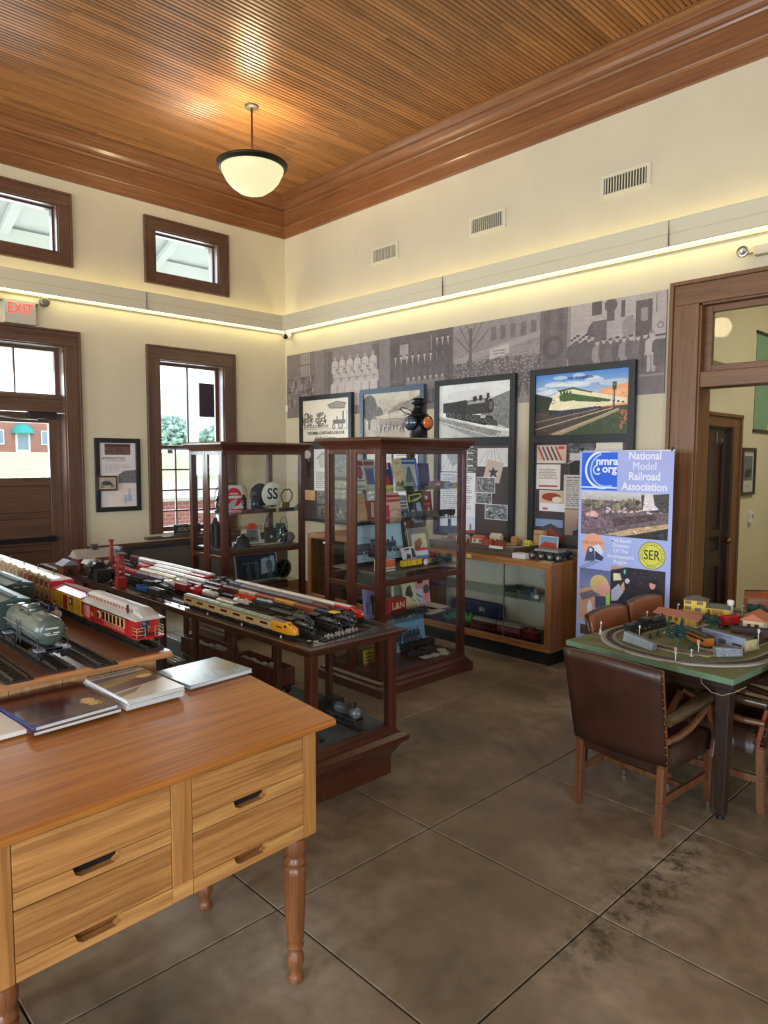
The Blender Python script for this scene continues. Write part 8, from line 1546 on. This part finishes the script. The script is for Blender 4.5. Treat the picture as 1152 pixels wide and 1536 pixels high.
ocar('coach',-3.735,5.02,zd,.255,.09,.115,'dark red coach with grey roof behind the green engine',body=(96,26,30),roof=(150,150,150),band=(70,30,30)); ocar('coach',-3.47,5.02,zd,.25,.09,.115,'dark red and white coach with grey roof inside the oak case',body=(110,28,32),roof=(150,152,154),band=(200,198,190),n=5); ocar('caboose',-3.30,5.02,zd,.15,.085,.12,'short dark red caboose at the end of the oak case deck',body=(104,24,28),roof=(120,60,60))
zs = .5008
ocar('steam',-3.43,5.16,zs,.34,.06,.09,'small dark green engine and tender on the glass shelf of the oak case',dk=(40,56,54),trim=(120,110,80))
sl = thing('model_signal', 'small silver ladder and trestle piece on the glass shelf of the oak case', 'model part', (-3.35,5.2,zs)); MB().tube([(-.06,0,.20),(.02,0,.02)], .004, 5).tube([(-.05,.03,.20),(.03,.03,.02)], .004, 5).build('rail', pt((190,190,180)), sl)
for k in range(6): MB().tube([(-.055+.014*k,0,.185-.029*k),(-.045+.014*k,.03,.185-.029*k)], .003, 4).build('rung', pt((190,190,180)), sl)
tag(MB().lathe([(.02,0),(.022,.05),(.01,.075),(.01,.10),(.012,.105),(0,.106)], 12).build('bottle', pt((40,44,50), .2), loc=(-3.285,5.17,zs)), 'dark little bottle at the end of the glass shelf in the oak case', 'bottle'); tag(MB().ball((0,0,.022), (.026,.024,.022), 12, 8).build('white_stone', pt((220,220,214)), loc=(-3.355,5.05,zs)), 'white round piece on the glass shelf of the oak case', 'stone'); tag(MB().box(-.03,.03,-.03,.03,0,.05).cyl((0,0,.05),(0,0,.08),.015,n=8).build('grey_bottle', pt((110,116,130)), loc=(-3.40,5.1,zs)), 'grey blue little box with a neck on the oak case glass shelf', 'box')
for k, (x, L, lab) in enumerate(((-4.9,.4,'grey model coach inside the farther oak case'),(-5.35,.4,'dark model coach inside the farther oak case'))): ocar('coach',x,5.05,zd,L,.1,.13,lab,body=((120,120,124),(70,60,60))[k],roof=(150,150,150),band=(60,60,66))
# on the farther oak case
hs = cottage('toy_station', (-5.35,5.1,ZT), .22,.14,.12,(196,200,196),(206,206,170),'pale toy station on the farther oak case seen between the cabinets',0,None,(80,90,110),3)
wm = thing('crossing_signal', 'dark railroad crossing signal model on the farther oak case', 'model signal', (-5.0,5.0,ZT)); MB().cyl((0,0,0),(0,0,.30),.008,n=8).build('post', pt((40,44,48)), wm)
for a in (.7,-.7): MB().cbox((0,-.01,.26), (.20,.006,.025), rot=Matrix.Rotation(a,3,'Y')).build('blade', pt((54,60,66)), wm)
for sx in (-1, 1): MB().lathe([(0,-.02),(.024,-.02),(.024,.0),(0,.0)], 12, (sx*.05,0,.18), 'y').build('lamp', pt((30,30,32)), wm)
MB().box(-.05,.05,-.04,.04,0,.02).build('base', pt((60,60,62)), wm)
wt = thing('model_windmill', 'white lattice model tower on the farther oak case', 'model tower', (-5.55,5.0,ZT)); m = MB()
for sx in (-1, 1):
    for sy in (-1, 1): m.tube([(sx*.05,sy*.05,0),(sx*.012,sy*.012,.30)], .005, 5)
m.build('leg', pt((206,210,214)), wt); wt.children[0]['kind'] = 'stuff'
for z, a in ((.08,.04),(.16,.028),(.24,.02)): MB().tube([(-a,-a,z),(a,-a,z),(a,a,z),(-a,a,z),(-a,-a,z)], .004, 4).build('brace', pt((206,210,214)), wt)
for x, c, h_, lab in ((-5.78,(40,34,36),.13,'dark cabinet box standing on the farther oak case'),(-4.86,(30,32,36),.20,'tall dark box on the farther oak case behind the glass door')): tag(MB().box(-.05,.05,-.06,.06,0,h_).box(-.04,.04,-.063,-.06,.01,h_-.01).build('dark_box', pt(c), loc=(x,5.12,ZT), bev=.003), lab, 'box')

# ================================================================ LAYOUT ON THE TABLE
lay = thing('train_layout', 'green model railway board with oval track on the dark table', 'train layout', (-1.585, 3.335, .6766), math.radians(-4.2))
foam = paint('layout_green', (106,114,80), .9, var=.28, scale=8.); foamg = paint('layout_edge_green', (100,130,100), .7, var=.1)
MB().box(-.453,.453,-.010,1.60,0,.030).build('board', foamg, lay, bev=.004)
# scenery ground with gentle bumps
m = MB(); nx, ny = 24, 40; q = random.Random(9); H_ = [[0 if i in (0, nx) or j in (0, ny) else (.0035 if (i < 3 or i > nx-3 or j < 3) else .0012)*q.random()+.006*max(0, math.sin(i*.9)*math.cos(j*.55))*(1 if (i < 3 or i > nx-3 or j < 3) else .1) for i in range(nx+1)] for j in range(ny+1)]
m.add([(-.448+.896*i/nx, -.005+1.6*j/ny, .0305+H_[j][i]) for j in range(ny+1) for i in range(nx+1)], [(j*(nx+1)+i, j*(nx+1)+i+1, (j+1)*(nx+1)+i+1, (j+1)*(nx+1)+i) for j in range(ny) for i in range(nx)], 0, True); m.build('grass_ground', foam, lay)
ca, sa = math.cos(math.radians(4.2)), math.sin(math.radians(4.2))
def tl(x, y): dx, dy = x+1.585, y-3.335; return (dx*ca-dy*sa, dx*sa+dy*ca)       # world to the board's own frame
def oval(cx, cy, hx, hy, r, n=12):
    P = []
    for k, (sx, sy) in enumerate(((1,-1),(1,1),(-1,1),(-1,-1))):
        for i in range(n+1): a = -PI/2+PI/2*k+PI/2*i/n; P.append((cx+sx*(hx-r)+r*math.cos(a), cy+sy*(hy-r)+r*math.sin(a)))
    return P
def ribbon(P, a, b_, z0, z1, nm, mt, close=True):
    n = len(P); vs = []
    for i in range(n):
        p, q_ = P[i-1], P[(i+1) % n]; d = Vector((q_[0]-p[0], q_[1]-p[1])).normalized(); nr = Vector((d.y, -d.x))
        for o_ in (a, b_):
            for z in (z0, z1): vs.append((P[i][0]+nr.x*o_, P[i][1]+nr.y*o_, z))
    m = MB()
    for i in range(n):
        j = (i+1) % n; A = i*4; Bq = j*4; m.f += [[A+1,A+3,Bq+3,Bq+1],[A,A+1,Bq+1,Bq],[A+2,Bq+2,Bq+3,A+3],[A,Bq,Bq+2,A+2]]; m.m += [0]*4; m.s += [False]*4
    m.v = vs; return m.build(nm, mt, lay)
OV = oval(.005, .75, .395, .70, .37)
gz = .038
ribbon(OV, -.036, .036, .028, gz, 'roadbed', paint('roadbed_grey', (150,148,142), .85, var=.12)); ribbon(OV, -.016, .016, gz, gz+.002, 'tie_strip', paint('tie_dark', (62,58,56), .8))
for s_ in (-.008, .008): ribbon(OV, s_-.001, s_+.001, gz+.002, gz+.0055, 'rail', paint('nickel_rail', (120,116,110), .35, .8))
ribbon(OV, .036, .044, .028, gz-.003, 'white_kerb', paint('kerb_pale', (186,190,196), .8))
OV2 = oval(-.0, .76, .265, .52, .24); ribbon(OV2, -.03, .03, .028, gz-.002, 'roadbed', paint('sand_bed', (150,138,112), .9, var=.15)); ribbon(OV2, -.014, .014, gz-.002, gz, 'tie_strip', paint('tie_dark', (62,58,56), .8))
for s_ in (-.008, .008): ribbon(OV2, s_-.001, s_+.001, gz, gz+.0035, 'rail', paint('nickel_rail', (120,116,110), .35, .8))
for (x, y, w_, d) in ((-1.63,3.62,.16,.03),(-1.44,3.60,.18,.04),(-1.70,4.0,.06,.2),(-1.40,3.75,.12,.08)): u, v = tl(x, y); MB().box(u-w_/2,u+w_/2,v-d/2,v+d/2,.030,.0355).build('sand_patch', paint('sand', (176,160,124), .95, var=.15), lay)
ZB = .7105
LT = 'lineside pieces on the train layout'
s_ = car('steam', 0, 0, 0, .36, .055, .078, 'black steam engine and tender on the layout table', None); s_.location = (-1.822, 3.878, ZB+.006); s_.rotation_euler = (0, 0, math.radians(80))
s_ = car('coach', 0, 0, 0, .22, .05, .072, 'orange-brown coach with black roof on the layout table', None, body=(176,104,36), roof=(54,50,46), band=(110,60,30), n=6); s_.location = (-1.495, 3.785, ZB+.004); s_.rotation_euler = (0, 0, math.radians(-36))
s_ = car('boxcar', 0, 0, 0, .13, .05, .07, 'bright red boxcar between the yellow house and the cream house', None, body=(170,24,30), roof=(186,30,36)); s_.location = (-1.525, 4.31, ZB+.004); s_.rotation_euler = (0, 0, math.radians(70))
s_ = car('boxcar', 0, 0, 0, .24, .05, .055, 'dark maroon freight car in front of the cream house on the layout', None, body=(66,34,36), roof=(56,36,36)); s_.location = (-1.33, 4.16, ZB+.004); s_.rotation_euler = (0, 0, math.radians(20))
yh = thing('model_house', 'yellow two-storey model house with grey roof and low wing', 'model building', (-1.80, 4.52, ZB), math.radians(12)); ylw = pt((222,190,74), .6); grf = pt((92,92,92), .7); wfr = pt((206,196,170)); dwn = pt((110,84,60))
MB().box(-.065,.065,-.05,.05,.022,.098).build('wall', ylw, yh); MB().box(-.066,.066,-.051,.051,0,.022).build('plinth', pt((214,206,190)), yh); MB().add([(-.075,-.06,.098),(.075,-.06,.098),(.075,.06,.098),(-.075,.06,.098),(-.01,0,.124),(.01,0,.124)], [(0,1,5,4),(1,2,5),(2,3,4,5),(3,0,4),(3,2,1,0)]).build('roof', grf, yh)
MB().box(.065,.20,-.045,.045,.018,.062).build('wing_wall', ylw, yh); MB().box(.065,.20,-.046,.046,0,.018).build('plinth', pt((214,206,190)), yh); MB().prism([(-.055,.060),(.055,.060),(.02,.082),(-.02,.082)], 'x', .06, .205).build('wing_roof', grf, yh); MB().box(.19,.205,-.04,.04,0,.06).build('end_wall', pt((216,212,206)), yh)
for x, z in ((-.04,.072),(.03,.072),(-.04,.035),(.02,.03)): q = MB().box(x-.017,x+.017,-.0525,-.050,z,z+.022).build('window', dwn, yh); [MB().box(x-.0005+dx,x+.0015+dx,-.0535,-.0525,z,z+.022).build('muntin', wfr, q) for dx in (-.006,.006)]
MB().box(.10,.165,-.0475,-.045,.026,.052).build('window', pt((170,120,50)), yh); MB().box(.073,.09,-.047,-.045,.0,.05).build('door', dwn, yh)
for k in range(6): MB().box(.103+.0105*k,.105+.0105*k,-.0485,-.0475,.026,.052).build('muntin', ylw, yh)
si = thing('model_tower', 'white round-topped model tower at the end of the yellow house', 'model tower', (-1.605, 4.56, ZB)); MB().lathe([(.016,0),(.016,.085),(.020,.09),(.021,.105),(.018,.115),(0,.118)], 14).build('shaft', pt((224,222,216)), si); MB().lathe([(.017,.03),(.018,.032),(.018,.036),(.017,.038)], 14).build('band', pt((180,178,174)), si)
st = thing('model_station', 'long low yellow model station with pink-red roof', 'model building', (-1.765, 4.22, ZB), math.radians(-8)); MB().box(-.115,.115,-.04,.04,.006,.045).build('wall', pt((196,164,54), .6), st); MB().box(-.135,.135,-.06,.06,0,.006).build('platform', pt((206,200,190)), st)
MB().prism([(-.07,.044),(.07,.044),(.068,.05),(.012,.072),(-.012,.072),(-.068,.05)], 'x', -.15, .15).build('roof', pt((166,108,94), .7), st)
for x in (-.09,-.05,-.01,.03): MB().box(x-.010,x+.010,-.0415,-.04,.014,.036).build('window', pt((110,80,40)), st)
MB().box(.115,.1165,-.015,.015,.008,.036).build('door', pt((120,90,40)), st)
for x in (-.13,-.045,.045,.13): MB().cyl((x,-.058,.006),(x,-.058,.046),.0025,n=6).build('post', pt((90,110,70)), st)
po = thing('model_post_office', 'grey-blue model post office with flat front and cream end wall', 'model building', (-1.375, 3.895, ZB), math.radians(-19)); gb = pt((136,146,170), .6)
MB().box(-.135,.135,-.045,-.038,0,.068).build('front_wall', gb, po); MB().box(-.135,.130,-.038,.045,0,.052).build('body', gb, po); MB().box(.130,.136,-.045,.048,0,.056).build('end_wall', pt((216,208,160), .6), po); MB().box(-.135,.13,-.04,.048,.052,.055).build('roof', pt((110,112,110), .7), po)
MB().box(-.135,.135,-.0475,-.045,.0,.012).build('plinth', pt((120,130,150)), po)
MB().box(-.11,-.05,-.0465,-.045,.024,.036).build('window', pt((40,40,50)), po); MB().box(.06,.115,-.0465,-.045,.020,.030).build('window', pt((40,40,50)), po); MB().box(-.022,.022,-.0465,-.045,.0,.036).build('doorway', pt((90,80,84)), po); MB().box(-.075,-.06,-.048,-.0465,.026,.035).build('poster', pt((170,50,60)), po)
for y in (-.02,.015): MB().box(.136,.1372,y-.009,y+.009,.014,.036).build('window', pt((236,230,190)), po)
text('lettering', 'U.S. POST OFFICE', .0135, pt((84,92,116)), po, (.0,-.0455,.054), ext=.0004, sx=1.15); MB().box(-.03,.03,-.06,-.045,.0,.004).build('step', pt((176,160,130)), po)
ch_ = thing('model_house', 'cream model house with orange roof and a brown door at the end of the layout', 'model building', (-1.405, 4.385, ZB), math.radians(98)); MB().box(-.05,.14,-.055,.055,0,.055).build('wall', pt((222,204,166), .6), ch_); MB().prism([(-.065,.053),(.065,.053),(.065,.058),(0,.095),(-.065,.058)], 'x', -.06, .15).build('roof', pt((190,120,84), .7), ch_); MB().prism([(-.055,.055),(.055,.055),(0,.086)], 'x', -.05, .14).build('gable', pt((222,204,166), .6), ch_)
MB().box(-.052,-.05,-.03,-.008,0,.036).build('door', pt((80,44,34)), ch_); MB().box(-.052,-.05,.012,.03,.016,.034).build('window', pt((60,50,50)), ch_); MB().box(.02,.045,-.0565,-.055,0,.036).build('door', pt((80,44,34)), ch_); MB().box(.07,.10,-.0565,-.055,.015,.036).build('window', pt((120,110,110)), ch_); MB().box(-.01,.06,-.058,-.055,.0,.05).build('white_panel', pt((226,224,216)), ch_)
def stone_wall(x0, y0, x1, y1, h_, lab):
    L = math.hypot(x1-x0, y1-y0); o = thing('stone_wall', lab, 'model wall', ((x0+x1)/2, (y0+y1)/2, ZB), math.atan2(y1-y0, x1-x0), 'retaining walls on the layout'); MB().hexa([(-L/2,-.014,0),(L/2,-.014,0),(L/2,.02,0),(-L/2,.02,0),(-L/2,-.004,h_*.96),(L/2,-.004,h_*.7),(L/2,.02,h_*.7),(-L/2,.02,h_*.96)]).build('core', pt((110,118,122), .9), o)
    m = MB(); q = random.Random(int(L*1000)); rows = 5
    for j in range(rows):
        x = -L/2; z0 = h_*.95*j/rows
        while x < L/2-.004:
            w_ = .008+.014*q.random(); b_ = min(x+w_, L/2); t_ = (b_+x)/2/L+.5; sc_ = .96-.26*t_; o_ = .014-.010*(j/rows); m.box(x+.0006, b_-.0006, -o_-.0025-.0015*q.random(), -o_+.004, z0*sc_+.0005, (z0+h_*.95/rows)*sc_-.0005); x = b_
    m.build('stones', paint('wall_stone', (150,160,168), .9, var=.25, scale=90.), o, kind='stuff'); return o
stone_wall(-1.80,3.575,-1.60,3.492,.055,'long grey stone retaining wall beside the engine on the layout'); stone_wall(-1.338,3.615,-1.25,3.725,.050,'short grey stone retaining wall in front of the model post office')
wp = pt((228,226,222), .5)
def signal(x, y, h_, lab, kind=0, rz=-.8):
    o = thing('model_signal', lab, 'model signal', (x, y, ZB), rz, LT); MB().cyl((0,0,0),(0,0,h_),.0022,n=6).box(-.007,.007,-.007,.007,0,.003).build('post', wp, o)
    if kind == 0: MB().box(-.005,.005,-.003,.003,h_*.78,h_).build('head', wp, o); MB().box(.0,.016,-.001,.001,h_*.88,h_*.94).build('arm', wp, o)
    elif kind == 1: [MB().cbox((0,-.002,h_*.72), (.034,.002,.005), rot=Matrix.Rotation(a,3,'Y')).build('crossbuck', wp, o) for a in (.75,-.75)]; [MB().lathe([(0,-.004),(.006,-.004),(.006,0),(0,0)], 8, (sx*.012,0,h_*.9), 'y').build('lamp', pt((206,150,140)), o) for sx in (-1, 1)]
    else: MB().tube([(0,0,h_),(.008,0,h_+.006),(.02,0,h_+.004)], .002, 5).build('arm', wp, o); MB().lathe([(.002,h_+.003),(.006,h_-.002),(0,h_-.003)], 8, (.02,0,0)).build('lamp', wp, o)
    return o
signal(-1.985,3.645,.062,'white signal at the corner of the layout nearest the banner'); signal(-1.965,3.60,.030,'low white signal at the very corner of the layout'); signal(-1.782,3.705,.065,'white signal beside the black engine tender',0); signal(-1.955,4.16,.05,'white two-headed signal in front of the chairs'); signal(-1.433,3.372,.072,'white crossing signal at the front edge of the layout',1); signal(-1.419,3.525,.036,'short white lineside sign behind the front crossing signal'); signal(-1.421,3.618,.068,'white crossing signal beside the orange-brown coach',1); signal(-1.905,4.49,.055,'white street lamp beside the yellow house',2); signal(-1.238,3.93,.105,'tall white signal post beside the post office end wall'); signal(-1.60,4.75,.055,'white street lamp behind the white tower',2); signal(-1.53,4.46,.05,'white street lamp behind the red boxcar',2)
tg = [paint('tree_dark_green', (34,64,56), .9, var=.3, scale=60.), paint('tree_stem_green', (30,90,62), .7)]
def minitree(x, y, h_, r, lab, kind):
    o = thing('model_tree', lab, 'model tree', (x, y, ZB), 0, 'model trees on the layout'); q = random.Random(int(h_*9999+x*999)); MB().cyl((0,0,0),(0,0,h_*.5),r*.10+.002,r*.06+.001,7).build('trunk', tg[1], o); m = MB()
    if kind: 
        for k in range(5): m.cyl((0,0,h_*(.12+.17*k)),(0,0,h_*(.12+.17*k)+h_*.24), r*(1-.16*k), r*.15*(1-.1*k), 9)
    else:
        for k in range(34): a = q.random()*6.28; d = r*(.3+.7*q.random()); zz = h_*(.42+.56*q.random()); f_ = math.sqrt(max(.05, 1-((zz/h_-.68)/.36)**2)); m.cbox((d*f_*math.cos(a), d*f_*math.sin(a), zz), (r*.5, r*.5, r*.12), rot=Matrix.Rotation(q.random()*3, 3, 'Z') @ Matrix.Rotation(.6*q.random(), 3, 'X'))
    m.build('foliage', tg[0], o); return o
minitree(-1.683,3.848,.105,.016,'tall narrow dark conifer in front of the red-roofed station','c'); minitree(-1.704,4.075,.065,.015,'narrow conifer beside the station wall','c'); minitree(-1.723,3.714,.028,.013,'tiny conifer nearest the long stone wall','c'); minitree(-1.713,3.785,.042,.014,'small conifer behind the tiny one by the engine','c'); minitree(-1.468,3.64,.048,.013,'small conifer beside the orange-brown coach end','c'); minitree(-1.536,3.64,.115,.05,'broad dark tree with bare green stem in the middle of the layout',0); minitree(-1.575,4.17,.085,.05,'broad dark tree in front of the red boxcar',0); minitree(-1.50,4.70,.085,.055,'broad dark tree beyond the cream house',0); minitree(-1.30,4.08,.05,.013,'small conifer at the corner of the cream house','c')
cvh = thing('toy_car', 'small orange toy car beside the post office', 'toy car', (-1.425,3.755,ZB+.003), .6); MB().box(-.018,.018,-.009,.009,.004,.012).build('body', pt((176,84,50), .3), cvh, bev=.002); MB().box(-.010,.008,-.008,.008,.012,.019).build('cabin', pt((120,60,40), .2), cvh, bev=.002); [MB().cyl((x,-.0095,.004),(x,.0095,.004),.004,n=8).build('wheel', pt(BLK), cvh) for x in (-.011,.011)]
lw = tag(MB().tube([(-1.30,3.40,.688),(-1.285,3.305,.69),(-1.27,3.285,.66),(-1.22,3.275,.632),(-1.17,3.268,.63),(-1.125,3.30,.65),(-1.10,3.36,.667)], .002, 5).build('wire_lead', pt((150,140,116))), 'thin wire hanging round the front leg corner of the layout table', 'wire')
br = thing('corner_bracket', 'small white metal bracket under the layout board at its near corner', 'bracket', (-1.99, 3.42, .655), -.3); MB().box(-.02,.02,-.004,0,-.0,.02).build('plate', pt((214,212,206), .4), br); MB().tube([(-.015,-.002,.0),(-.025,-.002,-.025)], .002, 5).build('pin', pt((214,212,206), .4), br)
